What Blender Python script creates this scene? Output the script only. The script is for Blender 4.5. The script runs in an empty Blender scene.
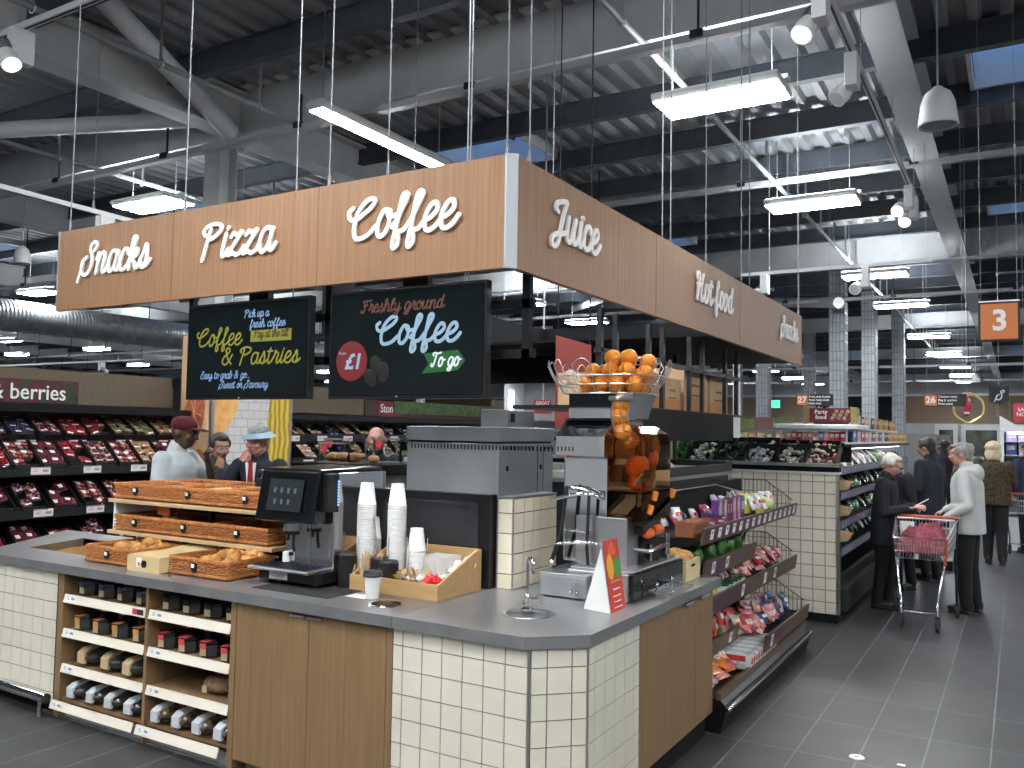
import bpy, bmesh, math, random
from mathutils import Vector, Matrix
random.seed(7)
C = bpy.context.scene.collection
PI = math.pi
# ------------------------------------------------------------------ camera, world, exposure
sc = bpy.context.scene
cam_d = bpy.data.cameras.new('camera'); cam = bpy.data.objects.new('camera', cam_d); C.objects.link(cam)
cam_d.sensor_width = 36.0; cam_d.lens = 856.0/1024.0*36.0; cam_d.clip_end = 200; cam_d.clip_start = 0.05
_r = Vector((0.8609, 0.5085, 0.0169)); _u = Vector((0.0140, -0.0561, 0.9983)); _f = Vector((-0.5083, 0.8591, 0.0555))
_m = Matrix(((_r.x, _u.x, -_f.x), (_r.y, _u.y, -_f.y), (_r.z, _u.z, -_f.z))).to_4x4()
_m.translation = Vector((0, 0, 1.68)); cam.matrix_world = _m
sc.camera = cam
sc.view_settings.view_transform = 'Standard'; sc.view_settings.look = 'None'
sc.view_settings.exposure = -0.35; sc.view_settings.gamma = 1.0; sc.view_settings.use_curve_mapping = False
LAMP_RADIANCE = 130.0         # ceiling panels
ADDED_UPLIGHT = 125.0  # upward glow added to the lamp tops to brighten the roof
SPOT_WATTS = 95.0            # track spotlights
wd = bpy.data.worlds.new('world'); sc.world = wd; wd.use_nodes = True
bg = wd.node_tree.nodes['Background']; bg.inputs['Color'].default_value = (0.27, 0.52, 1.0, 1); bg.inputs['Strength'].default_value = 1.5

# ------------------------------------------------------------------ materials
MATS = {}
def mat(name, col, rough=0.5, metal=0.0, spec=0.5, emit=None, es=0.0, trans=0.0, alpha=1.0, ior=1.45):
    if name in MATS: return MATS[name]
    m = bpy.data.materials.new(name); m.use_nodes = True; MATS[name] = m
    b = m.node_tree.nodes['Principled BSDF']
    b.inputs['Base Color'].default_value = (*col, 1); b.inputs['Roughness'].default_value = rough
    b.inputs['Metallic'].default_value = metal; b.inputs['Specular IOR Level'].default_value = spec
    b.inputs['IOR'].default_value = ior
    if emit: b.inputs['Emission Color'].default_value = (*emit, 1); b.inputs['Emission Strength'].default_value = es
    if trans: b.inputs['Transmission Weight'].default_value = trans
    if alpha < 1: b.inputs['Alpha'].default_value = alpha
    return m
def N(m, t, **k):
    n = m.node_tree.nodes.new(t)
    for a, v in k.items(): setattr(n, a, v)
    return n
def L(m, a, b): m.node_tree.links.new(a, b)
def bs(m): return m.node_tree.nodes['Principled BSDF']
def ramp(m, stops):
    r = N(m, 'ShaderNodeValToRGB'); e = r.color_ramp.elements
    while len(e) < len(stops): e.new(0.5)
    for i, (p, c) in enumerate(stops): e[i].position = p; e[i].color = (*c, 1)
    return r
def coords(m, scale, kind='Object', rot=(0, 0, 0)):
    tc = N(m, 'ShaderNodeTexCoord'); mp = N(m, 'ShaderNodeMapping')
    mp.inputs['Scale'].default_value = scale; mp.inputs['Rotation'].default_value = rot
    L(m, tc.outputs[kind], mp.inputs['Vector']); return mp
def bump(m, src, strength=0.2, dist=0.01):
    b = N(m, 'ShaderNodeBump'); b.inputs['Strength'].default_value = strength; b.inputs['Distance'].default_value = dist
    L(m, src, b.inputs['Height']); L(m, b.outputs['Normal'], bs(m).inputs['Normal'])
def wood(name, c1, c2, scale=(26, 26, 0.9), rough=0.45, bmp=0.05):
    m = mat(name, c1, rough); mp = coords(m, scale)
    n = N(m, 'ShaderNodeTexNoise'); n.inputs['Scale'].default_value = 1.6; n.inputs['Detail'].default_value = 6; n.inputs['Roughness'].default_value = 0.6
    L(m, mp.outputs['Vector'], n.inputs['Vector'])
    r = ramp(m, [(0.3, c2), (0.5, tuple((a+b)/2 for a, b in zip(c1, c2))), (0.7, c1)])
    L(m, n.outputs['Fac'], r.inputs['Fac']); L(m, r.outputs['Color'], bs(m).inputs['Base Color']); bump(m, n.outputs['Fac'], bmp, 0.003)
    return m
def noisy(name, c1, c2, scale=20, rough=0.5, metal=0.0, bmp=0.0, r2=None, detail=4, lo=0.35, hi=0.65, sc3=(1, 1, 1), trans=0.0):
    m = mat(name, c1, rough, metal, trans=trans); mp = coords(m, sc3)
    n = N(m, 'ShaderNodeTexNoise'); n.inputs['Scale'].default_value = scale; n.inputs['Detail'].default_value = detail
    L(m, mp.outputs['Vector'], n.inputs['Vector'])
    r = ramp(m, [(lo, c1), (hi, c2)]); L(m, n.outputs['Fac'], r.inputs['Fac']); L(m, r.outputs['Color'], bs(m).inputs['Base Color'])
    if bmp: bump(m, n.outputs['Fac'], bmp, 0.006)
    if r2 is not None:
        mr = N(m, 'ShaderNodeMapRange'); mr.inputs['To Min'].default_value = rough; mr.inputs['To Max'].default_value = r2
        L(m, n.outputs['Fac'], mr.inputs['Value']); L(m, mr.outputs['Result'], bs(m).inputs['Roughness'])
    return m
def tilemat(name, axes, c1, c2, grout, w, h, off=0.0, rough=0.25, origin=(0, 0), mortar=0.03):
    """brick texture laid in the plane of two object axes, w x h metres"""
    m = mat(name, c1, rough); tc = N(m, 'ShaderNodeTexCoord'); s = N(m, 'ShaderNodeSeparateXYZ'); cb = N(m, 'ShaderNodeCombineXYZ')
    L(m, tc.outputs['Object'], s.inputs[0])
    for i, a in enumerate(axes):
        q = N(m, 'ShaderNodeMath', operation='MULTIPLY_ADD'); q.inputs[1].default_value = 1.0; q.inputs[2].default_value = -origin[i] + 100*[w, h][i]
        L(m, s.outputs['XYZ'.index(a)], q.inputs[0]); L(m, q.outputs[0], cb.inputs[i])
    b = N(m, 'ShaderNodeTexBrick'); b.offset = off; b.squash = 1.0
    b.inputs['Scale'].default_value = 1.0; b.inputs['Brick Width'].default_value = w; b.inputs['Row Height'].default_value = h
    b.inputs['Mortar Size'].default_value = mortar*h; b.inputs['Mortar Smooth'].default_value = 0.1
    b.inputs['Color1'].default_value = (*c1, 1); b.inputs['Color2'].default_value = (*c2, 1); b.inputs['Mortar'].default_value = (*grout, 1)
    L(m, cb.outputs[0], b.inputs['Vector']); L(m, b.outputs['Color'], bs(m).inputs['Base Color'])
    mr = N(m, 'ShaderNodeMapRange'); mr.inputs['To Min'].default_value = rough; mr.inputs['To Max'].default_value = 0.85
    L(m, b.outputs['Fac'], mr.inputs['Value']); L(m, mr.outputs['Result'], bs(m).inputs['Roughness'])
    iv = N(m, 'ShaderNodeMath', operation='SUBTRACT'); iv.inputs[0].default_value = 1.0; L(m, b.outputs['Fac'], iv.inputs[1])
    bump(m, iv.outputs[0], 0.35, 0.003)
    return m, b

# ------------------------------------------------------------------ mesh builder
class MB:
    def __init__(s): s.v = []; s.f = []; s.mi = []; s.cur = 0; s.M = None
    def mat(s, i): s.cur = i; return s
    def _add(s, vs, fs):
        o = len(s.v)
        s.v += [s.M @ Vector(p) for p in vs] if s.M is not None else [Vector(p) for p in vs]
        for f in fs: s.f.append(tuple(i+o for i in f)); s.mi.append(s.cur)
        return s
    def box(s, x0, x1, y0, y1, z0, z1):
        return s._add([(x0,y0,z0),(x1,y0,z0),(x1,y1,z0),(x0,y1,z0),(x0,y0,z1),(x1,y0,z1),(x1,y1,z1),(x0,y1,z1)],
                      [(3,2,1,0),(4,5,6,7),(0,1,5,4),(1,2,6,5),(2,3,7,6),(3,0,4,7)])
    def quad(s, *p): return s._add(p, [tuple(range(len(p)))])
    def prism(s, poly, axis, a, b):
        """extrude a 2-D polygon along axis from a to b; poly coordinates are the two other axes in x,y,z order"""
        def P(u, v, w): return {'x': (w, u, v), 'y': (u, w, v), 'z': (u, v, w)}[axis]
        n = len(poly)
        area = sum(poly[i][0]*poly[(i+1) % n][1]-poly[(i+1) % n][0]*poly[i][1] for i in range(n))
        fl = (area > 0) ^ (axis == 'y') ^ (b < a)
        vs = [P(u, v, a) for u, v in poly]+[P(u, v, b) for u, v in poly]
        fs = [tuple(range(n)), tuple(range(n, 2*n))[::-1]]+[(i, i+n, (i+1) % n+n, (i+1) % n) for i in range(n)]
        if fl: fs = [f[::-1] for f in fs]
        return s._add(vs, fs)
    def loft(s, rings, cap=True, close=True):
        n = len(rings[0]); vs = [p for r in rings for p in r]; fs = []
        for k in range(len(rings)-1):
            for i in range(n if close else n-1):
                j = (i+1) % n; fs.append((k*n+i, k*n+j, (k+1)*n+j, (k+1)*n+i))
        if cap: fs += [tuple(range(n))[::-1], tuple(range((len(rings)-1)*n, len(rings)*n))]
        return s._add(vs, fs)
    def lathe(s, prof, c=(0, 0, 0), n=20, cap=True):
        return s.loft([[(c[0]+r*math.cos(2*PI*i/n), c[1]+r*math.sin(2*PI*i/n), c[2]+z) for i in range(n)] for r, z in prof], cap)
    def tube(s, pts, r, n=6, closed=False, flat=1.0):
        pts = [Vector(p) for p in pts]; rr = r if isinstance(r, (list, tuple)) else [r]*len(pts)
        rings = []; prev = None; m = len(pts)
        for i, p in enumerate(pts):
            if closed: t = pts[(i+1) % m]-pts[i-1]
            else: t = pts[min(i+1, m-1)]-pts[max(i-1, 0)]
            if t.length < 1e-9: t = Vector((0, 0, 1))
            t.normalize()
            if prev is None:
                a = Vector((0, 0, 1)) if abs(t.z) < 0.9 else Vector((1, 0, 0)); u = t.cross(a).normalized()
            else:
                u = prev-t*prev.dot(t); u = u.normalized() if u.length > 1e-6 else t.orthogonal().normalized()
            prev = u; w = t.cross(u)
            rings.append([tuple(p+(u*math.cos(2*PI*k/n)+w*flat*math.sin(2*PI*k/n))*rr[i]) for k in range(n)])
        if closed: rings.append(rings[0])
        return s.loft(rings, not closed)
    def cyl(s, p0, p1, r, n=12): return s.tube([p0, p1], r, n)
    def ell(s, c, r, n=12, m=8, rot=None):
        r = r if isinstance(r, (tuple, list)) else (r, r, r); vs = []; fs = []
        R = rot or Matrix.Identity(3); c = Vector(c)
        for j in range(1, m):
            t = PI*j/m
            for i in range(n):
                p = 2*PI*i/n; vs.append(tuple(c+R @ Vector((r[0]*math.sin(t)*math.cos(p), r[1]*math.sin(t)*math.sin(p), r[2]*math.cos(t)))))
        a = len(vs); vs += [tuple(c+R @ Vector((0, 0, r[2]))), tuple(c-R @ Vector((0, 0, r[2])))]
        for i in range(n):
            j = (i+1) % n; fs.append((a, i, j)); fs.append((a+1, (m-2)*n+j, (m-2)*n+i))
            for k in range(m-2): fs.append((k*n+i, (k+1)*n+i, (k+1)*n+j, k*n+j))
        return s._add(vs, fs)
    def rrect(s, x0, x1, y0, y1, r, z0, z1, n=5):
        pl = []
        for cx, cy, a0 in ((x1-r, y1-r, 0), (x0+r, y1-r, 90), (x0+r, y0+r, 180), (x1-r, y0+r, 270)):
            for k in range(n+1):
                a = math.radians(a0+90*k/n); pl.append((cx+r*math.cos(a), cy+r*math.sin(a)))
        return s.prism(pl, 'z', z0, z1)
    def mesh(s, name, mats, smooth=None):
        me = bpy.data.meshes.new(name); me.from_pydata([tuple(p) for p in s.v], [], s.f)
        for m in (mats if isinstance(mats, (list, tuple)) else [mats]): me.materials.append(m)
        me.polygons.foreach_set('material_index', s.mi)
        if smooth is not None:
            me.polygons.foreach_set('use_smooth', [True]*len(me.polygons)); me.set_sharp_from_angle(angle=math.radians(smooth))
        me.update(); return me
    def build(s, name, mats, parent=None, bevel=0, smooth=None, world=False, seg=2):
        if world and parent is not None:
            o_ = Vector(parent.location)
            if parent.parent is not None: o_ += Vector(parent.parent.location)
            R = Matrix.Rotation(-parent.rotation_euler.z, 3, 'Z'); s.v = [R @ (p-o_) for p in s.v]
        o = bpy.data.objects.new(name, s.mesh(name, mats, smooth)); C.objects.link(o)
        if parent is not None: o.parent = parent
        if bevel:
            b = o.modifiers.new('edge', 'BEVEL'); b.width = bevel; b.segments = seg; b.limit_method = 'ANGLE'; b.angle_limit = math.radians(50)
        return o
def tag(o, label=None, cat=None, group=None, kind=None):
    if label: o['label'] = label
    if cat: o['category'] = cat
    if group: o['group'] = group
    if kind: o['kind'] = kind
    return o
def thing(name, label, cat, loc=(0, 0, 0), rz=0, group=None):
    o = bpy.data.objects.new(name, None); C.objects.link(o); o.location = loc; o.rotation_euler = (0, 0, rz); o.empty_display_size = 0.1
    return tag(o, label, cat, group)
def dup(root, loc, rz=0, label=None, group=None, rot=None, scale=None):
    r = root.copy(); C.objects.link(r); r.location = loc; r.rotation_euler = rot if rot else (0, 0, rz)
    if scale: r.scale = scale
    if label: r['label'] = label
    if group: r['group'] = group
    def rec(a, b):
        for ch in list(a.children):
            c = ch.copy(); C.objects.link(c); c.parent = b; rec(ch, c)
    rec(root, r); return r
def struct(name, mb, m, **k):
    o = mb.build(name, m, **k); o['kind'] = 'structure'; return o
def text_part(name, s, size, m, parent, M, depth=0.004, bold=0.0, align='CENTER', sx=1.0, shear=0.0, spacing=1.0):
    """lettering in the built-in sans face, converted to a mesh; M places the text plane (x along the line, y up)"""
    cu = bpy.data.curves.new(name, 'FONT'); cu.body = s; cu.size = size; cu.extrude = depth/2; cu.offset = bold; cu.resolution_u = 3
    cu.align_x = align; cu.align_y = 'CENTER'; cu.shear = shear; cu.space_character = spacing; cu.space_line = 0.9
    t = bpy.data.objects.new('tmp', cu); C.objects.link(t); bpy.context.view_layer.update()
    dg = bpy.context.evaluated_depsgraph_get(); me = bpy.data.meshes.new_from_object(t.evaluated_get(dg))
    bpy.data.objects.remove(t); bpy.data.curves.remove(cu)
    me.transform(M @ Matrix.Diagonal((sx, 1, 1, 1))); me.materials.clear(); me.materials.append(m)
    o = bpy.data.objects.new(name, me); C.objects.link(o); o.parent = parent; return o
def plane_M(origin, xd, yd):
    """matrix whose x,y span the plane and whose z faces out"""
    x = Vector(xd).normalized(); y = Vector(yd).normalized(); z = x.cross(y)
    m = Matrix((x, y, z)).transposed().to_4x4(); m.translation = Vector(origin); return m

# ------------------------------------------------------------------ monoline script lettering
SG = {  # glyph: (advance, strokes as point lists in x-height units), slanted afterwards
 'a': (.82, [[(.62,.80),(.45,1.0),(.2,.9),(.08,.5),(.15,.1),(.35,.0),(.55,.3),(.64,.95)],[(.64,.95),(.58,.35),(.66,.04),(.8,.08),(.9,.3)]]),
 'b': (.72, [[(0,.3),(.2,.9),(.34,1.7),(.24,1.95),(.12,1.6),(.1,.5),(.16,.08),(.34,.0),(.52,.3),(.54,.75),(.42,.9),(.56,.72),(.76,.78)]]),
 'c': (.66, [[(.56,.75),(.5,.97),(.28,.97),(.1,.6),(.14,.12),(.36,.0),(.58,.14),(.74,.4)]]),
 'd': (.84, [[(.62,.80),(.45,1.0),(.2,.9),(.08,.5),(.15,.1),(.35,.0),(.55,.3),(.68,1.95)],[(.68,1.95),(.58,.5),(.66,.04),(.8,.08),(.92,.3)]]),
 'e': (.66, [[(.08,.38),(.34,.5),(.52,.75),(.42,1.0),(.22,.92),(.08,.5),(.16,.08),(.38,.0),(.6,.16),(.76,.42)]]),
 'f': (.62, [[(0,.3),(.2,.7),(.42,1.6),(.36,1.95),(.22,1.75),(.18,.6),(.14,-.6),(.24,-.85),(.36,-.55),(.3,-.05),(.28,.08),(.5,.12),(.72,.42)]]),
 'g': (.8, [[(.62,.80),(.45,1.0),(.2,.9),(.08,.5),(.15,.1),(.35,.0),(.55,.3),(.64,.95),(.56,-.3),(.4,-.85),(.16,-.8),(.14,-.5),(.45,-.2),(.84,.3)]]),
 'h': (.84, [[(0,.3),(.2,.9),(.34,1.7),(.24,1.95),(.14,1.6),(.12,.0)],[(.12,.3),(.3,.85),(.5,.98),(.58,.75),(.56,.2),(.64,.0),(.78,.08),(.92,.32)]]),
 'i': (.42, [[(.2,1.0),(.14,.3),(.2,.02),(.34,.08),(.48,.32)],[(.27,1.38),(.29,1.44)]]),
 'j': (.44, [[(.24,1.0),(.18,.2),(.1,-.5),(-.06,-.85),(-.2,-.7),(-.1,-.35),(.48,.32)],[(.29,1.38),(.31,1.44)]]),
 'x': (.74, [[(.08,.95),(.3,.5),(.5,.02),(.7,.3)],[(.6,.98),(.3,.5),(.02,.02)]]),
 'k': (.8, [[(0,.3),(.2,.9),(.34,1.7),(.24,1.95),(.14,1.6),(.12,.0)],[(.14,.45),(.42,.9),(.56,.85),(.5,.6),(.18,.48),(.42,.3),(.56,.02),(.72,.06),(.86,.3)]]),
 'l': (.46, [[(0,.3),(.22,.9),(.36,1.7),(.26,1.95),(.14,1.6),(.12,.3),(.22,.0),(.38,.08),(.52,.32)]]),
 'm': (1.18, [[(.1,.98),(.12,.0)],[(.12,.3),(.28,.88),(.44,.95),(.48,.7),(.48,.0)],[(.48,.3),(.64,.88),(.82,.95),(.88,.7),(.86,.15),(.96,.0),(1.1,.08),(1.24,.32)]]),
 'n': (.86, [[(0,.7),(.1,.98),(.15,.8),(.12,.0)],[(.12,.3),(.3,.88),(.5,.98),(.58,.75),(.56,.2),(.64,.0),(.8,.08),(.94,.32)]]),
 'o': (.72, [[(.46,.95),(.24,.98),(.08,.55),(.14,.08),(.34,.0),(.54,.35),(.52,.85),(.4,.98),(.5,.72),(.82,.74)]]),
 'p': (.78, [[(.12,1.0),(.06,-.85)],[(.1,.5),(.28,.95),(.5,.95),(.6,.55),(.48,.08),(.28,.0),(.14,.2)],[(.48,.08),(.66,.05),(.86,.3)]]),
 'r': (.62, [[(0,.3),(.16,.75),(.18,1.15),(.3,.95),(.44,.9),(.46,.7),(.38,.25),(.46,.0),(.58,.08),(.7,.32)]]),
 's': (.62, [[(0,.3),(.2,.7),(.3,1.12),(.4,.7),(.44,.25),(.3,.0),(.12,.1),(.14,.2)],[(.3,.0),(.52,.1),(.7,.34)]]),
 't': (.52, [[(.24,1.6),(.16,.35),(.24,.0),(.4,.08),(.56,.32)],[(.0,1.12),(.42,1.16)]]),
 'u': (.86, [[(.1,.98),(.08,.3),(.16,.02),(.34,.05),(.52,.5),(.6,.98)],[(.6,.98),(.55,.3),(.62,.02),(.78,.08),(.94,.32)]]),
 'v': (.74, [[(.06,.85),(.16,.98),(.18,.3),(.28,.0),(.46,.3),(.56,.95),(.66,.78),(.84,.8)]]),
 'w': (1.02, [[(.1,.98),(.08,.25),(.18,.0),(.36,.2),(.44,.85),(.46,.2),(.6,.0),(.78,.3),(.84,.95),(.92,.78),(1.1,.8)]]),
 'y': (.8, [[(.1,.98),(.08,.4),(.18,.12),(.36,.15),(.52,.55),(.6,.98),(.54,-.3),(.38,-.85),(.16,-.8),(.14,-.5),(.42,-.2),(.84,.3)]]),
 'z': (.78, [[(.08,.82),(.22,.98),(.4,.86),(.62,.98),(.08,.06),(.3,.12),(.5,.0),(.72,.1),(.86,.34)]]),
 'S': (1.12, [[(.86,1.28),(.98,1.7),(.82,2.02),(.58,1.8),(.56,1.35),(.74,.85),(.78,.4),(.60,.04),(.30,.0),(.08,.28),(.10,.66),(.38,.86)],[(.13,.62),(.06,.2),(-.02,-.3),(-.05,-.5)]]),
 'P': (1.12, [[(.42,1.55),(.22,-.1)],[(.16,1.1),(.06,1.4),(.22,1.75),(.6,1.92),(.94,1.75),(1.0,1.35),(.8,.98),(.5,.85),(.36,.92)]]),
 'C': (1.12, [[(-.06,1.45),(-.2,1.2),(-.12,.85),(.2,.78),(.62,1.1),(.86,1.6),(.8,1.92),(.58,1.9),(.34,1.5),(.18,.9),(.16,.4),(.28,.06),(.52,.0),(.84,.12),(1.1,.42)]]),
 'J': (1.0, [[(.3,1.0),(.14,1.2),(.2,1.62),(.5,1.86),(.84,1.95),(.78,1.5),(.6,.3),(.46,-.4),(.26,-.62),(.08,-.5),(.08,-.1),(.3,.12),(.68,.2),(1.06,.34)]]),
 'H': (1.28, [[(.14,1.35),(.08,1.7),(.3,1.92),(.44,1.6),(.3,.0)],[(.22,.85),(.5,.82),(.86,.96)],[(.98,1.92),(.84,1.2),(.78,.3),(.88,.0),(1.06,.06),(1.26,.32)]]),
 'F': (1.0, [[(.24,1.4),(.14,1.75),(.4,1.9),(.76,1.78),(1.1,1.95)],[(.62,1.8),(.5,1.0),(.4,.2),(.22,-.05),(.04,.12),(.1,.3)],[(.28,.9),(.56,.98),(.78,.94)]]),
 'T': (.9, [[(.16,1.4),(.06,1.75),(.34,1.92),(.7,1.78),(1.04,1.95)],[(.56,1.82),(.46,.9),(.36,.2),(.2,-.02),(.04,.1),(.1,.3)]]),
 'E': (.92, [[(.8,1.6),(.74,1.9),(.48,1.9),(.32,1.55),(.42,1.1),(.62,1.0),(.3,.85),(.12,.4),(.26,.02),(.56,.0),(.78,.16),(.92,.4)]]),
 '&': (1.1, [[(.92,.9),(.7,.3),(.4,.0),(.12,.2),(.16,.65),(.5,1.05),(.66,1.5),(.5,1.88),(.3,1.7),(.34,1.2),(.6,.5),(.96,.05)]]),
 '.': (.3, [[(.1,.04),(.12,.06)]]), ' ': (.5, []),
}
def catmull(p, n=5, closed=False):
    p = [Vector((a[0], a[1], 0)) for a in p]
    if len(p) < 3: return p
    q = [p[0]*2-p[1]]+p+[p[-1]*2-p[-2]]; out = []
    for i in range(1, len(q)-2):
        for k in range(n):
            t = k/n; a, b, c, d = q[i-1], q[i], q[i+1], q[i+2]
            out.append(0.5*((2*b)+(c-a)*t+(2*a-5*b+4*c-d)*t*t+(3*b-a-3*c+d)*t**3))
    out.append(p[-1]); return out
def script_len(s): return sum(SG[c][0] for c in s)
def script_part(name, s, length, xh, w, m, parent, M, depth=0.02, z0=0.0, slant=0.2, rise=0.0, asc=.55, desc=.62):
    """script word: length = total run in metres, xh = height of a lowercase letter, w = stroke width; origin at the start of the baseline"""
    mb = MB(); x = 0.0; kx = length/script_len(s)
    for ci, ch in enumerate(s):
        adv, strokes = SG[ch]
        for st_i, st in enumerate(strokes):
            pts = catmull(st, 6)
            for a in pts: a.y = 1+(a.y-1)*asc if a.y > 1 else (a.y*desc if a.y < 0 else a.y)
            P = [Vector(((x+a.x)*kx+a.y*xh*slant, a.y*xh+rise*(x+a.x)*kx, 0)) for a in pts]
            zz = z0+0.0006*((ci+st_i) % 3)
            left = []; right = []; n = len(P); hw = w/2
            for i in range(n):
                t = (P[min(i+1, n-1)]-P[max(i-1, 0)]).normalized(); nn = Vector((-t.y, t.x, 0)); left.append(P[i]+nn*hw); right.append(P[i]-nn*hw)
            t = (P[-1]-P[-2]).normalized(); nn = Vector((-t.y, t.x, 0)); e = [P[-1]+(nn*math.cos(a)+t*math.sin(a))*hw for a in (PI*.2, PI*.4, PI*.6, PI*.8)]
            t0 = (P[0]-P[1]).normalized(); n0 = Vector((-t0.y, t0.x, 0)); b = [P[0]+(n0*math.cos(a)+t0*math.sin(a))*hw for a in (PI*.2, PI*.4, PI*.6, PI*.8)]
            o = len(mb.v); top = zz+depth
            lift = min(.0022, depth*.6)
            for i in range(n):
                for q, z in ((left[i], top+lift*i/n), (right[i], top+lift*i/n), (left[i], zz), (right[i], zz)): mb.v.append(Vector((q.x, q.y, z)))
            for i in range(n-1):
                a = o+4*i; c = a+4
                for f in ((a, a+1, c+1, c), (a, c, c+2, a+2), (a+1, a+3, c+3, c+1)): mb.f.append(f); mb.mi.append(0)
            for ring, first, li, ri in ((e, n-1, 0, 1), (b, 0, 1, 0)):
                k = len(mb.v)
                for q in ring: mb.v.append(Vector((q.x, q.y, top+(lift if first else 0))))
                for q in ring: mb.v.append(Vector((q.x, q.y, zz)))
                la = o+4*first+li; ra = o+4*first+ri; r = len(ring)
                mb.f.append((la,)+tuple((ra,)+tuple(range(k+r-1, k-1, -1)))); mb.mi.append(0)
                seq = [(la, la+2)]+[(k+i, k+r+i) for i in range(r)]+[(ra, ra+2)]
                for i in range(len(seq)-1): mb.f.append((seq[i][0], seq[i+1][0], seq[i+1][1], seq[i][1])); mb.mi.append(0)
        x += adv
    mb.v = [M @ p for p in mb.v]
    o = mb.build(name, m, parent)
    return o
# ------------------------------------------------------------------ shared materials
white_paint = mat('white_paint', (.78, .79, .80), .4)
grey_steelwork = noisy('grey_steelwork', (.50, .51, .52), (.56, .57, .58), 3, .55)
purlin_grey = noisy('purlin_grey', (.050, .058, .072), (.068, .076, .092), 4, .5)
deck_grey = noisy('deck_grey', (.19, .197, .212), (.23, .237, .252), 2, .6)
steel = mat('brushed_steel', (.52, .52, .53), .3, 1.0)
_mp = coords(steel, (3, 160, 160)); _n = N(steel, 'ShaderNodeTexNoise'); _n.inputs['Scale'].default_value = 2.0; L(steel, _mp.outputs[0], _n.inputs[0])
_mr = N(steel, 'ShaderNodeMapRange'); _mr.inputs['To Min'].default_value = .22; _mr.inputs['To Max'].default_value = .42; L(steel, _n.outputs[0], _mr.inputs[0]); L(steel, _mr.outputs[0], bs(steel).inputs['Roughness'])
worktop = noisy('worktop_steel', (.24, .24, .245), (.31, .31, .31), 5, .24, .6, 0.0, .42)
wire_grey = mat('wire_grey', (.34, .35, .36), .55, .2)
chrome = mat('chrome', (.82, .82, .83), .08, 1.0)
wire_metal = mat('wire_metal', (.62, .63, .64), .3, 1.0)
dark_metal = mat('dark_metal', (.035, .038, .042), .42, .6)
black = mat('black_plastic', (.007, .007, .008), .38, spec=.35)
black_gloss = mat('black_gloss', (.005, .006, .007), .12)
black_matt = mat('black_matt', (.008, .0085, .0095), .7, spec=.2)
rubber = mat('rubber', (.02, .02, .02), .75)
oak = wood('oak_laminate', (.245, .150, .074), (.175, .105, .050), (40, 40, 1.1), .42)
fascia_oak = wood('fascia_oak', (.335, .175, .086), (.215, .107, .050), (42, 42, .8), .42, .03)
pale_wood = wood('pale_beech', (.52, .37, .20), (.44, .30, .155), (1.6, 30, 30), .5)
box_wood = wood('box_wood', (.46, .29, .13), (.37, .22, .095), (2.0, 26, 26), .5)
cream_tile = noisy('cream_tile', (.585, .555, .455), (.64, .61, .50), 3.0, .16)
grout = mat('tile_grout', (.10, .085, .07), .9)
cream_strip = mat('cream_strip', (.72, .66, .55), .45)
card_white = mat('card_white', (.78, .78, .76), .6)
paper_tan = mat('paper_tan', (.40, .29, .17), .7)
red_print = mat('red_print', (.60, .035, .03), .5)
orange_print = mat('orange_print', (.72, .16, .035), .5)
black_print = mat('black_print', (.02, .02, .025), .6)
white_print = mat('white_print', (.82, .82, .82), .5)
clear_plastic = mat('clear_plastic', (.85, .9, .92), .06, 0, .5, trans=1.0, ior=1.12)
added_uplight = mat('added_uplight_glow', (1, 1, 1), .5, emit=(.9, .96, 1.0), es=ADDED_UPLIGHT)
led = mat('led_diffuser', (1, 1, 1), .5, emit=(.93, .97, 1.0), es=LAMP_RADIANCE)

# ------------------------------------------------------------------ floor, walls, roof
fl_mat, _b = tilemat('floor_tile', 'XY', (.035, .0355, .037), (.044, .0445, .046), (.17, .17, .165), .30, .60, 0.0, .50, (-.15, .62), .008)
_mp = coords(fl_mat, (1, 1, 1)); _n = N(fl_mat, 'ShaderNodeTexNoise'); _n.inputs['Scale'].default_value = 3.5; _n.inputs['Detail'].default_value = 8; L(fl_mat, _mp.outputs[0], _n.inputs[0])
_mx = N(fl_mat, 'ShaderNodeMixRGB', blend_type='MULTIPLY'); _mx.inputs[0].default_value = .55; _rp = ramp(fl_mat, [(.3, (.62, .62, .62)), (.62, (1.05, 1.05, 1.05))])
L(fl_mat, _n.outputs[0], _rp.inputs[0]); L(fl_mat, _b.outputs['Color'], _mx.inputs[1]); L(fl_mat, _rp.outputs[0], _mx.inputs[2]); L(fl_mat, _mx.outputs[0], bs(fl_mat).inputs['Base Color'])
XA, XB, YA, YB, ZD = -64.0, 14.0, -9.0, 61.0, 6.12
struct('floor', MB().box(XA, XB, YA, YB, -.1, 0), fl_mat)
wall_pale = noisy('wall_pale', (.50, .50, .49), (.56, .56, .55), 1.2, .7)
wall_grey = noisy('wall_grey', (.40, .40, .41), (.45, .45, .46), 1.2, .7)
brown_band = wood('brown_band', (.26, .185, .125), (.21, .145, .095), (1.5, 1.5, 12), .5)
mb = MB(); mb.box(XA, XB, YB, YB+.2, 4.55, 7); mb.box(XA, XB, YB, YB+.2, 0, 2.65); mb.mat(1).box(XA, XB, YB, YB+.2, 2.65, 4.40); mb.mat(2).box(XA, XB, YB-.05, YB+.2, 4.40, 4.55)
struct('wall_back', mb, [wall_grey, brown_band, white_paint])
struct('wall_left', MB().box(XA-.2, XA, YA, YB, 0, 7), wall_grey)
struct('wall_right', MB().box(XB, XB+.2, YA, YB, 0, 7), wall_pale)
struct('wall_front', MB().box(XA, XB, YA-.2, YA, 0, 7), wall_pale)
SKX = [-58.3+7.35*k for k in range(10)]            # roof light centres across
SKX = [-7.02-7.35*k for k in range(7, 0, -1)]+[-7.02, .33, 7.7]
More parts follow.
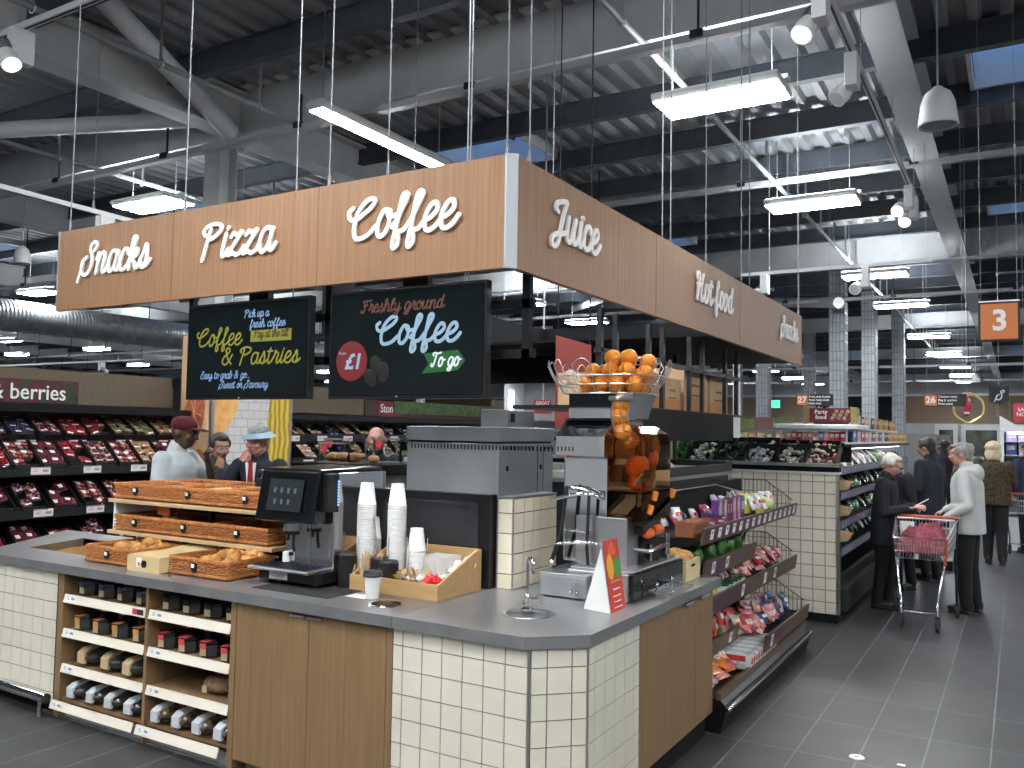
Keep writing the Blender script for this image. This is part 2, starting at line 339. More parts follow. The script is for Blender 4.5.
SKY = [(10.30, 11.78), (17.3, 18.65), (25.55, 26.95), (34.3, 35.7), (43.0, 44.4)]
SKW = .74
def hole(x, y0, y1): return any(abs(x-c) < SKW for c in SKX) and any(a < (y0+y1)/2 < b for a, b in SKY)
mb = MB(); ys = sorted([YA, YB]+[v for p in SKY for v in p]); pitch = .30; x = XA
while x < XB:
    prof = [(x, 0), (x+.09, 0), (x+.13, .07), (x+.26, .07), (x+.30, 0)]
    for k in range(4):
        (xa, za), (xb, zb) = prof[k], prof[k+1]
        for j in range(len(ys)-1):
            if hole((xa+xb)/2, ys[j], ys[j+1]): continue
            mb.quad((xa, ys[j], ZD+za), (xa, ys[j+1], ZD+za), (xb, ys[j+1], ZD+zb), (xb, ys[j], ZD+zb))
    x += pitch
struct('ceiling', mb, deck_grey)
curb_white = mat('rooflight_curb', (.55, .57, .60), .5); pane = mat('rooflight_glass', (.93, .96, 1), .02, 0, .5, trans=1.0, ior=1.0)
n = 0
for cx in SKX:
    for (a, b) in SKY:
        n += 1
        m_ = MB(); t = .05; z0, z1 = ZD-.12, ZD+.42
        m_.box(cx-SKW-t, cx-SKW, a-t, b+t, z0, z1); m_.box(cx+SKW, cx+SKW+t, a-t, b+t, z0, z1); m_.box(cx-SKW, cx+SKW, a-t, a, z0, z1); m_.box(cx-SKW, cx+SKW, b, b+t, z0, z1)
        fr = struct('window_%d' % n, m_, curb_white)
        m_ = MB(); m_.box(cx-SKW, cx+SKW, (a+b)/2-.04, (a+b)/2+.04, ZD+.3, ZD+.36); m_.box(cx-.03, cx+.03, a, b, ZD+.31, ZD+.35); m_.build('glazing_bar', dark_metal, fr)
        MB().quad((cx-SKW, a, ZD+.37), (cx-SKW, b, ZD+.37), (cx+SKW, b, ZD+.37), (cx+SKW, a, ZD+.37)).build('glass_pane', pane, fr)
def ibeam(x0, x1, y0, y1, z0, z1, axis, tf=.025, tw=.02):
    m_ = MB(); m_.box(x0, x1, y0, y1, z0, z0+tf); m_.box(x0, x1, y0, y1, z1-tf, z1)
    if axis == 'x': c = (y0+y1)/2; m_.box(x0, x1, c-tw, c+tw, z0+tf, z1-tf)
    else: c = (x0+x1)/2; m_.box(c-tw, c+tw, y0, y1, z0+tf, z1-tf)
    return m_
k = 0
XBEAMS = (-4.5, 7.75, 20.25, 32.45, 44.7); YBEAMS = (-62, -54.9, -47.2, -39.6, -31.9, -24.2, -16.5, -8.87, -1.05, 6.6, 13.6)
for y in XBEAMS: struct('roof_beam', ibeam(XA, XB, y-.15, y+.15, 5.48, 6.16, 'x'), grey_steelwork)
for x in YBEAMS: struct('roof_beam', ibeam(x-.17, x+.17, YA, YB, 5.50, 6.08, 'y'), grey_steelwork)
y = -8.0
PUR = []
py = 10.15-1.745*10
while py < YB:
    if min(abs(py-b) for b in XBEAMS) > .5: PUR.append(py)
    py += 1.745
for py in PUR: struct('roof_purlin', ibeam(XA, XB, py-.06, py+.06, 5.82, 6.12, 'x', .02, .035), purlin_grey)
# stanchions at the grid nodes
mesh_clad = noisy('galvanised_cladding', (.42, .45, .48), (.55, .58, .61), 6, .4, .35)
def stanchion(x, y): 
    m_ = MB(); m_.box(x-.15, x+.15, y-.15, y-.13, 0, 5.48); m_.box(x-.15, x+.15, y+.13, y+.15, 0, 5.48); m_.box(x-.012, x+.012, y-.13, y+.13, 0, 5.48); m_.box(x-.24, x+.24, y-.24, y+.24, 5.44, 5.48); m_.box(x-.2, x+.2, y-.2, y+.2, 0, .03)
    return struct('column', m_, grey_steelwork)
for x in (-9.2, -24.2, -39.6, -54.9): 
    for y in (7.75, 32.45): stanchion(x, y)
def clad_column(x, y, r=.17):
    m_ = MB(); m_.box(x-r, x+r, y-r, y+r, 0, 6.1)
    w = .012
    for i in range(5):
        c = -r+2*r*i/4
        m_.mat(1).box(x+c-w, x+c+w, y-r-.03, y-r, 0, 6.1); m_.box(x+r, x+r+.03, y+c-w, y+c+w, 0, 6.1)
    for j in range(25):
        z = .2+j*.24; m_.box(x-r-.03, x+r+.03, y-r-.032, y-r-.002, z-w, z+w); m_.box(x+r+.002, x+r+.032, y-r, y+r, z-w, z+w)
    return struct('column', m_, [mesh_clad, mat('mesh_wire', (.30, .32, .34), .4, .7)])
for x, y in ((-6.85, 27), (-6.68, 33), (-3.86, 22.5), (-3.62, 26), (-3.42, 31)): clad_column(x, y)
# diagonal stays and round bracing under the roof
def stay(p0, p1, r, m=grey_steelwork, nm='roof_brace'): return struct(nm, MB().cyl(p0, p1, r, 10), m, smooth=50)
stay((-8.75, 7.5, 5.5), (-8.05, 5.15, 6.1), .12); stay((-8.9, 7.6, 5.75), (-14.5, 5.2, 5.62), .11)
stay((-3.45, 20.2, 4.7), (-7.5, 27, 5.9), .13); stay((-8.9, 20.25, 5.3), (-13, 26, 5.9), .12)
# duct and pipe runs
duct_m = noisy('spiral_duct', (.34, .36, .38), (.46, .48, .50), 8, .35, .6)
_w = N(duct_m, 'ShaderNodeTexWave'); _w.bands_direction = 'Y'; _w.inputs['Scale'].default_value = 3.2; _mp = coords(duct_m, (1, 1, 1)); L(duct_m, _mp.outputs[0], _w.inputs[0]); bump(duct_m, _w.outputs['Fac'], .5, .03)
tag(MB().tube([(-21.5, y, 4.35) for y in (2, 20, 34, 52)], .40, 20).build('air_duct', duct_m, smooth=40), 'long grey spiral air duct hung under the roof behind the canopy end', 'duct')
tag(MB().tube([(-12, y, 4.7) for y in (26, 34)], .45, 16).build('air_duct', duct_m, smooth=40), 'short grey round air duct hung deep in the store past the orange aisle sign', 'duct')
for (x, z, y0, y1, lab) in ((-3.05, 5.42, 2.5, 44, 'thin grey pipe running the length of the roof above the canopy corner'), (-7.35, 5.3, -3, 7.5, 'grey pipe hung along the roof beside the long strip lamp'), (-11.2, 5.3, -3, 12, 'grey pipe hung under the roof past the tall steel column')):
    t = thing('sprinkler_pipe', lab, 'pipe', (x, y0, z))
    MB().cyl((0, 0, 0), (0, y1-y0, 0), .032, 8).build('pipe', mat('pipe_grey', (.24, .245, .25), .5), t, smooth=50)
    for q in range(int((y1-y0)/1.3)):
        m_ = MB(); m_.box(-.015, .015, .6+q*1.3-.01, .6+q*1.3+.01, 0, ZD-.03-z); m_.tube([(.05*math.cos(a), .6+q*1.3, .05*math.sin(a)) for a in [k*PI/4 for k in range(8)]], .008, 4, True); m_.build('hanger', wire_metal, t)
# the white trunking that follows the big cross beam, on clamps
def trunk(y, z, x0, x1, lab, hang=True, r=.045, drop=None):
    t = thing('cable_trunking', lab, 'trunking', (x0, y, z))
    MB().box(0, x1-x0, -.05, .05, 0, .07).build('channel', mat('trunking_grey', (.42, .43, .44), .5), t)
    q = .8
    while q < x1-x0:
        m_ = MB(); m_.box(q-.01, q+.01, -.01, .01, .07, (drop or ZD-.03)-z); m_.box(q-.06, q+.06, -.07, .07, .02, .09); m_.build('clamp', dark_metal, t); q += 2.4
    return t
trunk(7.2, 5.16, -20, 4, 'white cable trunking running along the big cross beam over the canopy', drop=5.6)
trunk(12.9, 5.45, -14, 6, 'pale cable trunking crossing under the roof beyond the first roof lights')
trunk(21.0, 4.85, -20, 6, 'pale cable trunking crossing the roof above the aisle number sign')
trunk(27.5, 3.75, -14, 6, 'thin white rail hung above the far produce aisles')
trunk(38.0, 3.95, -14, 6, 'thin white rail hung nearest the brown back wall')
for y, w in ((10.4, 'nearest'), (17.0, 'second'), (22.0, 'third'), (29.0, 'furthest')): trunk(y, 4.6, -60, -12, 'pale trunking hung beyond the berries, the %s of four crossing there' % w)

# ------------------------------------------------------------------ ceiling lamps
def panel_light():
    t = thing('panel_light', 'bright twin strip lamp', 'ceiling light')
    m_ = MB(); m_.prism([(-.31, .05), (-.26, .0), (-.03, .0), (0, .03), (.03, .0), (.26, .0), (.31, .05), (.28, .085), (-.28, .085)], 'x', -.62, .62); m_.box(-.66, .66, -.06, .06, .08, .12)
    m_.build('housing', white_paint, t)
    for s in (-1, 1): MB().box(-.60, .60, s*.145-.112, s*.145+.112, -.012, .002).build('diffuser', led, t)
    for s in (-1, 1): MB().box(-.6, .6, s*.2-.06, s*.2+.06, .0855, .092).build('added_uplight_glow', added_uplight, t)  # added glowing strips that throw light up at the deck
    for s in (-1, 1): MB().cyl((s*.5, 0, .1), (s*.5, 0, 1.12), .005, 5).build('hanging_wire', wire_grey, t)
    return t
PL = panel_light()
ROWS = [('over the aisle beside the canopy', -2.5, (8.2, 12.6, 18.8, 23.4, 31.0, 37.7, 44.6, 51.0, 56.5), 'aisle lamps'),
        ('over the far side of the island', -11.2, (8.2, 13.0, 19.3, 23.3, 31.0, 37.7, 44.6, 51.0, 56.5), 'lamps beyond the island'),  # furthest lamp of this row added to brighten the back wall
        ('over the shelves beyond the berries', -21.4, (6.5, 12.5, 19.0, 25.5, 32, 38.5, 45), 'lamps past the berry shelves'),
        ('deep over the far shelves', -28.6, (13, 19.0, 25.5, 32, 38.5, 45), 'lamps over the far shelves'),
        ('at the far end of the store', -35.2, (12.5, 19.3, 23.2, 30, 38, 46), 'lamps at the far end'),
        ('beside the far wall', -42.0, (16.5, 23.5, 30.2, 37.5, 46), 'lamps beside the far wall'),
        ('added unseen on the entrance side', -2.5, (3.4, .6, -4.1), 'lamps above the shopper side'), ('added unseen over the next walkway', 1.0, (-1.1, -6.1), 'lamps above the shopper side'), ('added unseen before the island', -6.6, (-.2, -3.6), 'lamps above the shopper side'),  # unseen lamps added as front fill for the counter and canopy
        ('added unseen before the berries', -11.2, (3.4, -1.6), 'lamps above the shopper side'), ('added unseen over the next aisle', 4.5, (-1.6, 1.0, 3.4, 8.2, 12.6, 18.8, 23.4, 31.0, 44.0, 55.0), 'next aisle lamps')]  # out of view too, added for more fill
ORD = ['first', 'second', 'third', 'fourth', 'fifth', 'sixth', 'seventh', 'eighth', 'ninth', 'tenth']
first = True
for lab, x, ylist, grp in ROWS:
    for i, y in enumerate(ylist):
        l = 'bright twin strip lamp %s, %s in its row' % (lab, ORD[i])
        if first: PL.location = (x, y, 5.0); PL['label'] = l; PL['group'] = grp; first = False
        else: dup(PL, (x, y, 5.0), 0, l, grp)
t = thing('strip_light', 'long white strip lamp hung above the coffee lettering on the canopy', 'ceiling light', (-6.25, 7.75, 5.0))
MB().prism([(-.15, .06), (-.10, 0), (.10, 0), (.15, .06), (.1, .1), (-.1, .1)], 'y', -1.3, 1.3).build('housing', white_paint, t)
MB().box(-.095, .095, -1.28, 1.28, -.01, .002).build('diffuser', led, t)
for s in (-1.2, .9): MB().cyl((0, s, .1), (0, s, 1.1), .007, 5).build('hanging_wire', wire_metal, t)
# track spotlights
lamp_face = mat('spot_lens', (1, 1, 1), .4, emit=(1, .93, .82), es=9.0)
fin_dark = mat('spot_fins', (.16, .16, .17), .35, .6)
def spot(loc, target, lab, watts=0, on=True):
    """adaptor box hanging from a track with a can aimed at target"""
    t = thing('track_spotlight', lab, 'spotlight', loc)
    MB().box(-.05, .05, -.09, .09, -.30, -.02).build('driver_box', white_paint, t, bevel=.008)
    d = (Vector(target)-Vector(loc)).normalized(); c = Vector((.0, -.0, -.27)); side = d.cross(Vector((0, 0, 1))).normalized(); c = c+side*.11
    m_ = MB(); m_.cyl(tuple(Vector((0, 0, -.25))), tuple(c), .018, 8)
    m_.tube([c-d*.14, c-d*.13, c+d*.0, c+d*.02, c+d*.12], [.05, .065, .065, .075, .08], 16); m_.build('lamp_can', white_paint, t, smooth=40)
    m_ = MB()
    for k in range(6): p = c-d*(.13-.02*k); m_.tube([p, p+d*.008], .072, 14)
    m_.build('cooling_fins', fin_dark, t, smooth=40)
    m_ = MB(); p = c+d*.121; m_.tube([p, p+d*.003], .066, 16); m_.build('lens', lamp_face if on else mat('spot_lens_off', (.6, .6, .6), .2), t)
    if watts:
        ld = bpy.data.lights.new('spot_beam', 'SPOT'); ld.energy = watts; ld.color = (1, .90, .76); ld.spot_size = math.radians(62); ld.spot_blend = 1.0; ld.shadow_soft_size = .06
        lo = bpy.data.objects.new('spot_beam', ld); C.objects.link(lo); lo.parent = t; lo.location = c+d*.16; lo.rotation_euler = d.to_track_quat('-Z', 'Y').to_euler()
    return t
def track(p0, p1, lab):
    p0 = Vector(p0); p1 = Vector(p1); t = thing('lighting_track', lab, 'lighting track', p0); d = p1-p0; ln = d.length; ang = math.atan2(d.y, d.x)
    m_ = MB(); m_.M = Matrix.Rotation(ang, 4, 'Z'); m_.box(0, ln, -.025, .025, -.02, .03); m_.mat(1).box(.02, ln-.02, -.008, .008, -.024, -.0195); m_.build('rail', [white_paint, black], t)
    q = .4
    while q < ln:
        m_ = MB(); e = d.normalized()*q; m_.cyl(tuple(e), (e.x, e.y, ZD-p0.z), .004, 5); m_.lathe([(.02, .03), (.012, .09), (.012, .12)], (e.x, e.y, 0), 8); m_.build('suspension_wire', wire_grey, t); q += 2.2
    return t
track((-1.14, 3.0, 4.85), (-1.14, 12.5, 4.85), 'white lighting track hung along the aisle beside the roof beam')
track((-14, 3.8, 4.9), (-5.2, 3.8, 4.9), 'white lighting track above the snacks side of the canopy')
track((-3.44, 12.3, 4.0), (-.95, 12.3, 4.0), 'short white lighting track past the far end of the canopy')
track((-8.5, 3.0, 4.0), (-8.9, 9.5, 4.0), 'white lighting track over the berry shelves')
track((-14, 16, 3.6), (-30, 16, 3.6), 'white lighting track over the shelves behind the berry sign')
spot((-6.95, 3.8, 4.9), (-5.0, 3.9, 2.3), 'lit white spotlight above the snacks lettering', 0)
spot((-3.1, 1.9, 4.6), (-3.9, 3.19, 2.66), 'white spotlight aimed at the pizza lettering', SPOT_WATTS)
spot((-2.2, 1.5, 4.6), (-2.7, 3.19, 2.66), 'white spotlight aimed at the coffee lettering', SPOT_WATTS*.6)
spot((-1.14, 6.05, 4.85), (-1.9, 4.6, 2.66), 'lit white spotlight above the juice lettering', SPOT_WATTS*2.2)
spot((-1.14, 7.35, 4.85), (-2.4, 6.4, 3.4), 'unlit white spotlight turned towards the canopy on the aisle track', 0, False)
spot((-1.14, 11.6, 4.85), (-1.95, 8.4, 2.6), 'lit white spotlight near the far end of the aisle track', SPOT_WATTS*2.6)
spot((-1.14, 12.2, 4.85), (-1.0, 9.6, 2.2), 'white spotlight last on the aisle track', 0)
spot((-3.1, 12.3, 4.0), (-3.6, 9.0, 2.2), 'white spotlight first on the short far track', 0)
spot((-1.75, 12.3, 4.0), (-2.6, 9.0, 2.2), 'white spotlight second on the short far track', 0, False)
spot((-8.67, 5.75, 4.0), (-9.0, 5.2, 1.6), 'white spotlight over the berry shelves', SPOT_WATTS*.3)
spot((-8.72, 6.6, 4.0), (-9.0, 6.6, 1.5), 'white spotlight nearest the tiled pillar over the berries', SPOT_WATTS*.3)
spot((-19, 16, 3.6), (-19, 19, 2), 'small white spotlight above the berry sign', 0)
spot((-24, 16, 3.6), (-24, 19, 2), 'small white spotlight on the track behind the berry shelves', 0)
# bell speakers on drop rods
spk = mat('speaker_shell', (.62, .63, .63), .5)
def speaker(loc, lab, k=1.0):
    t = thing('pendant_speaker', lab, 'speaker', loc); t.scale = (k, k, k)
    MB().lathe([(.03, .30), (.05, .28), (.10, .24), (.13, .16), (.15, .0), (.155, -.02), (.145, -.03), (.135, .0), (.0, .015)], (0, 0, -.05), 24, cap=False).build('bell', spk, t, smooth=40)
    MB().lathe([(.135, .0), (.0, -.01)], (0, 0, -.06), 20, False).build('grille', mat('grille_grey', (.30, .31, .32), .6), t, smooth=40)
    MB().cyl((0, 0, .25), (0, 0, (ZD-loc[2])/k), .008, 6).build('drop_rod', wire_metal, t)
speaker((-.53, 7.64, 4.3), 'pale bell speaker hanging beside the roof beam')
speaker((-14.1, 7.9, 4.38), 'pale bell speaker hanging beyond the snacks end of the canopy', .9)
speaker((-1.5, 40, 4.1), 'small bell speaker hanging near the back wall', 1.2)
# ------------------------------------------------------------------ canopy
cy, cx, cz0, cz1, cl, ce = 3.19, -1.90, 2.40, 2.908, -5.27, 9.0
can = thing('canopy', 'oak panelled canopy with white script lettering hung over the coffee island', 'canopy', (cx, cy, cz0))
mb = MB(); mb.box(cl, cx-.03, cy, cy+.03, cz0, cz1); mb.build('front_fascia', fascia_oak, can, world=True)
mb = MB(); mb.box(cx-.03, cx, cy+.03, ce, cz0, cz1); mb.build('side_fascia', fascia_oak, can, world=True)
mb = MB(); mb.prism([(cx-.04, cy-.004), (cx-.03, cy-.006), (cx+.006, cy+.03), (cx+.004, cy+.04), (cx-.035, cy+.0)], 'z', cz0-.002, cz1+.004); mb.build('corner_strip', mat('satin_aluminium', (.36, .37, .39), .45, .6), can, world=True)
mb = MB(); mb.box(cl-.015, cl, cy-.004, cy+.034, cz0-.002, cz1+.004); mb.build('end_trim', mat('satin_aluminium', (.36, .37, .39), .45, .6), can, world=True)
mb = MB(); mb.box(cx-.034, cx+.004, ce, ce+.012, cz0-.002, cz1+.004); mb.build('end_trim', mat('satin_aluminium', (.36, .37, .39), .45, .6), can, world=True)
mb = MB()
mb.box(cl, cx-.05, cy+.04, cy+.09, cz0+.02, cz0+.07); mb.box(cx-.09, cx-.04, cy+.04, ce, cz0+.02, cz0+.07)
for q in range(5): mb.box(cl+.3+q*.7, cl+.34+q*.7, cy+.03, cy+.07, cz0+.02, cz1-.02)
for q in range(8): mb.box(cx-.07, cx-.03, cy+.3+q*.75, cy+.34+q*.75, cz0+.02, cz1-.02)
mb.build('subframe', dark_metal, can, world=True)
# dark soffit over the hot food end
mb = MB(); mb.box(-4.9, cx-.09, 6.3, ce, cz0+.03, cz0+.05); mb.box(-4.9, -4.87, 5.2, ce, cz0+.03, cz1); mb.box(-4.9, cx-.09, ce-.03, ce, cz0+.03, cz1); mb.build('soffit', black_matt, can, world=True)
letter = mat('letter_white', (.94, .93, .91), .4)
seam = mat('panel_seam', (.12, .07, .04), .7)
for q in ((-4.17, -4.166, cy-.0008, cy), (-3.05, -3.046, cy-.0008, cy), (cx, cx+.0008, 4.92, 4.924), (cx, cx+.0008, 6.75, 6.754)): MB().box(*q, cz0, cz1).build('panel_seam', seam, can, world=True)
def on_front(x, z): return plane_M((x-cx, -.004, z-cz0), (1, 0, 0), (0, 0, 1))
def on_side(y, z): return plane_M((.004, y-cy, z-cz0), (0, 1, 0), (0, 0, 1))
for w, x, ln in (('Snacks', -5.03, .66), ('Pizza', -3.93, .58), ('Coffee', -2.83, .63)):
    script_part('lettering', w, ln, .125, .0235, letter, can, on_front(x, 2.608), .011)
for w, y, ln, wd_ in (('Juice', 3.53, .52, .025), ('Hot food', 5.62, .87, .027), ('Snacks', 8.06, .70, .027)):
    script_part('lettering', w, ln, .125, wd_, letter, can, on_side(y, 2.612), .012)
# drop rods of the canopy, screens' poles
for (x, y) in ((-5.2, 3.21), (-4.1, 3.21), (-3.0, 3.21), (-1.97, 3.25), (-1.95, 3.42), (-1.92, 5.95), (-1.92, 8.95), (-4.6, 6.0), (-3.2, 6.0), (-2.62, 3.21)): mb = MB(); mb.cyl((x, y, cz1-.05), (x, y, ZD), .0042, 6); mb.cyl((x, y, cz1-.02), (x, y, cz1+.06), .009, 6); mb.build('hanging_rod', mat('rod_grey', (.21, .215, .22), .55, .3), can, world=True)
for (x, y) in ((-3.62, 3.6), (-2.48, 3.72), (-2.62, 3.9), (-1.93, 5.1), (-1.93, 5.25), (-1.93, 6.9), (-1.93, 7.15)): mb = MB(); mb.cyl((x, y, cz0), (x, y, ZD), .0045, 5); mb.build('suspension_wire', mat('rod_grey', (.21, .215, .22), .55, .3), can, world=True)
# ------------------------------------------------------------------ menu screens
scr_face = noisy('screen_face', (.003, .005, .006), (.005, .008, .009), 3, .08)
bs(scr_face).inputs['Specular IOR Level'].default_value = .35
bs(scr_face).inputs['Emission Color'].default_value = (.35, .5, .5, 1); bs(scr_face).inputs['Emission Strength'].default_value = .006
def glow(n, c, s=1.0): return mat(n, tuple(q*.15 for q in c), .4, emit=c, es=s)
sc_yel = glow('screen_yellow', (.50, .47, .05), 0.42); sc_blu = glow('screen_blue', (.36, .62, 1.0), 0.45); sc_pale = glow('screen_pale_blue', (.50, .76, 1.0), 0.55)
sc_rust = glow('screen_rust', (.26, .07, .04), .25); sc_red = glow('screen_red', (.42, .03, .035), .3); sc_grn = glow('screen_green', (.01, .22, .05), .4); sc_whi = glow('screen_white', (.9, .95, 1), .9); sc_bean = glow('screen_bean', (.03, .018, .014), .2)
def screen(x0, x1, lab, tilt=0):
    t = thing('menu_screen', lab, 'screen', (x0, 3.25, 1.83)); w = x1-x0; h = .54
    MB().box(0, w, .005, .05, 0, h).build('case', black, t, bevel=.004)
    MB().box(.014, w-.014, -.001, .006, .018, h-.014).build('display', scr_face, t)
    mb = MB(); mb.box(w*.2, w*.8, .05, .10, .12, h-.1); mb.box(w*.42, w*.58, .09, .13, .2, h+.2); mb.box(w*.47, w*.53, .10, .16, h, h+.12); mb.build('mount', black_matt, t)
    mb = MB(); mb.cyl((w*.47, 0, .009), (w*.47, -.002, .009), .004, 8); mb.build('status_light', white_print, t)
    return t
def on_scr(u, v): return plane_M((u, -.0015, v), (1, 0, 0), (0, 0, 1))
s1 = screen(-4.093, -3.15, 'black menu screen showing coffee and pastries in yellow script')
SX = .945/670; SZ = .54/540.   # the screen's own grid
def at1(u, v): return on_scr(u*.945, v*.54)
def sp(t, w, u, v, ln, xh, sw, m): script_part('screen_lettering', w, ln*.945, xh*.54, sw, m, t, at1(u, v), .0008, asc=.6, desc=.6)
sp(s1, 'Pick up a', .49, .825, .20, .05, .0052, sc_blu); sp(s1, 'fresh coffee', .54, .72, .28, .05, .0052, sc_blu)
sp(s1, 'Coffee', .10, .555, .37, .115, .0105, sc_yel); sp(s1, '& Pastries', .31, .355, .62, .11, .0105, sc_yel)
sp(s1, 'Easy to grab & go...', .135, .215, .42, .048, .005, sc_blu); sp(s1, 'Sweet or Savoury', .30, .115, .40, .048, .005, sc_blu)
mb = MB(); mb.box(.55*.945, .87*.945, -.0021, -.001, .575*.54, .69*.54); mb.build('yellow_banner', sc_yel, s1)
script_part('banner_lettering', 'Pay at the till', .27*.945, .05*.54, .005, mat('banner_dark', (.03, .03, .01), .5), s1, plane_M((.575*.945, -.0024, .615*.54), (1, 0, 0), (0, 0, 1)), .0006, asc=.6, desc=.6)
s2 = screen(-3.01, -2.068, 'black menu screen showing freshly ground coffee and a price disc')
sp(s2, 'Freshly ground', .22, .785, .53, .07, .009, sc_rust); sp(s2, 'Coffee', .335, .49, .50, .155, .018, sc_pale)
mb = MB(); mb.M = plane_M((.165*.945, -.0012, .345*.54), (1, 0, 0), (0, 0, 1)); mb.lathe([(.10, 0), (.10, .0008)], n=40); mb.build('price_disc', sc_red, s2)
text_part('price_lettering', '£1', .105, sc_pale, s2, plane_M((.175*.945, -.0024, .335*.54), (1, 0, 0), (0, 0, 1)), .0008, .003, shear=.2)
text_part('price_lettering', 'From', .022, sc_pale, s2, plane_M((.10*.945, -.0024, .42*.54), (1, 0, 0), (0, 0, 1)), .0008, .0, shear=.2)
mb = MB()
for (u, v, a) in ((.29, .19, .9), (.38, .235, 1.6), (.33, .30, 1.2)):
    R = Matrix.Rotation(a, 3, 'Y'); mb.ell((u*.945, -.0012, v*.54), (.052, .0012, .034), 16, 8, R)
mb.build('bean_picture', sc_bean, s2)
mb = MB(); mb.prism([(.625*.945, .215*.54), (.84*.945, .235*.54), (.885*.945, .32*.54), (.84*.945, .41*.54), (.635*.945, .39*.54), (.665*.945, .30*.54)], 'y', -.0022, -.001); mb.build('green_arrow', sc_grn, s2)
script_part('arrow_lettering', 'To go', .17*.945, .075*.54, .009, sc_whi, s2, plane_M((.68*.945, -.0026, .275*.54), (1, 0, 0), (0, 0, 1)), .0006, asc=.6, desc=.6)
# hanging rails that carry the screens
t = thing('screen_rail', 'black steel rail that carries the two menu screens below the canopy', 'rail', (-3.1, 3.42, 2.0))
mb = MB(); mb.box(-1.15, 1.2, -.03, .0, .02, .06); mb.box(-1.15, 1.2, -.03, .0, .25, .29)
for x in (-1.14, -.05, 1.16): mb.box(x-.02, x+.02, -.03, 0, .02, .9)
mb.build('rail', black_matt, t)

# ------------------------------------------------------------------ island worktops
def slab(mb, outer, holes, z0, z1):
    bm = bmesh.new()
    loops = [outer]+holes; edges = []
    for lp in loops:
        vs = [bm.verts.new((x, y, z1)) for x, y in lp]
        for i in range(len(vs)): edges.append(bm.edges.new((vs[i], vs[(i+1) % len(vs)])))
    bmesh.ops.triangle_fill(bm, use_beauty=True, use_dissolve=False, edges=edges)
    bm.verts.ensure_lookup_table(); bm.verts.index_update()
    vs = [tuple(v.co) for v in bm.verts]; fs = []
    for f in bm.faces:
        ids = [v.index for v in f.verts]
        fs.append(tuple(ids if f.normal.z > 0 else ids[::-1]))
    mb._add(vs, fs); mb._add([(x, y, z0) for x, y, z in vs], [f[::-1] for f in fs]); bm.free()
    for k, lp in enumerate(loops):
        for i in range(len(lp)):
            a = lp[i]; b = lp[(i+1) % len(lp)]
            mb.quad((a[0], a[1], z1), (b[0], b[1], z1), (b[0], b[1], z0), (a[0], a[1], z0))
    return mb
def circ(x, y, r, n=28): return [(x+r*math.cos(2*PI*i/n), y+r*math.sin(2*PI*i/n)) for i in range(n)]
TB, TT = .825, .875
def rec_n(o):
    bm = bmesh.new(); bm.from_mesh(o.data); bmesh.ops.recalc_face_normals(bm, faces=bm.faces); bm.to_mesh(o.data); bm.free(); return o
w1 = thing('worktop', 'grey steel worktop carrying the pastry baskets and coffee machine', 'worktop', (-3.6, 3.4, TB))
o = slab(MB(), [(-4.835, 2.965), (-2.340, 2.965), (-2.340, 3.74), (-4.835, 3.95)], [circ(-2.53, 3.165, .072)], TB, TT).build('slab', worktop, w1, world=True); rec_n(o)
mb = MB(); mb.lathe([(.070, -.10), (.070, .001), (.086, .003), (.088, .0005)], (-2.53, 3.165, TT), 28, False); mb.lathe([(.0, -.098), (.07, -.1)], (-2.53, 3.165, TT), 28, False); mb.build('waste_chute', chrome, w1, world=True, smooth=40)
w2 = thing('worktop', 'grey steel corner worktop with the tap and drip bowl', 'worktop', (-1.9, 3.6, TB))
o = slab(MB(), [(-2.336, 2.965), (-1.68, 2.965), (-1.480, 3.15), (-1.462, 4.83), (-2.22, 4.83), (-2.336, 4.4)], [circ(-1.885, 3.36, .10)], TB, TT).build('slab', worktop, w2, world=True); rec_n(o)
mb = MB(); mb.lathe([(.098, -.012), (.100, .001), (.118, .003), (.121, .0005)], (-1.885, 3.36, TT), 32, False); mb.lathe([(.0, -.02), (.099, -.012)], (-1.885, 3.36, TT), 28, False); mb.build('drip_bowl', steel, w2, world=True, smooth=40)
w3 = thing('worktop', 'grey steel worktop with the sunken basin at the tiled end', 'worktop', (-5.4, 3.4, TB))
o = slab(MB(), [(-6.25, 3.95), (-5.62, 3.0), (-5.45, 2.965), (-4.84, 2.965), (-4.84, 3.95)], [[(-5.7, 3.72), (-5.55, 3.25), (-4.92, 3.25), (-4.92, 3.72)]], TB, TT).build('slab', worktop, w3, world=True); rec_n(o)
mb = MB()
for a, b in (((-5.7, 3.72), (-5.55, 3.25)), ((-5.55, 3.25), (-4.92, 3.25)), ((-4.92, 3.25), (-4.92, 3.72)), ((-4.92, 3.72), (-5.7, 3.72))): mb.quad((a[0], a[1], TT+.002), (b[0], b[1], TT+.002), (b[0], b[1], TT-.14), (a[0], a[1], TT-.14))
mb.quad((-5.7, 3.72, TT-.14), (-5.55, 3.25, TT-.14), (-4.92, 3.25, TT-.14), (-4.92, 3.72, TT-.14)); o = mb.build('basin', box_wood, w3, world=True)  # tan reflection inside the basin put into its colour with the wood material
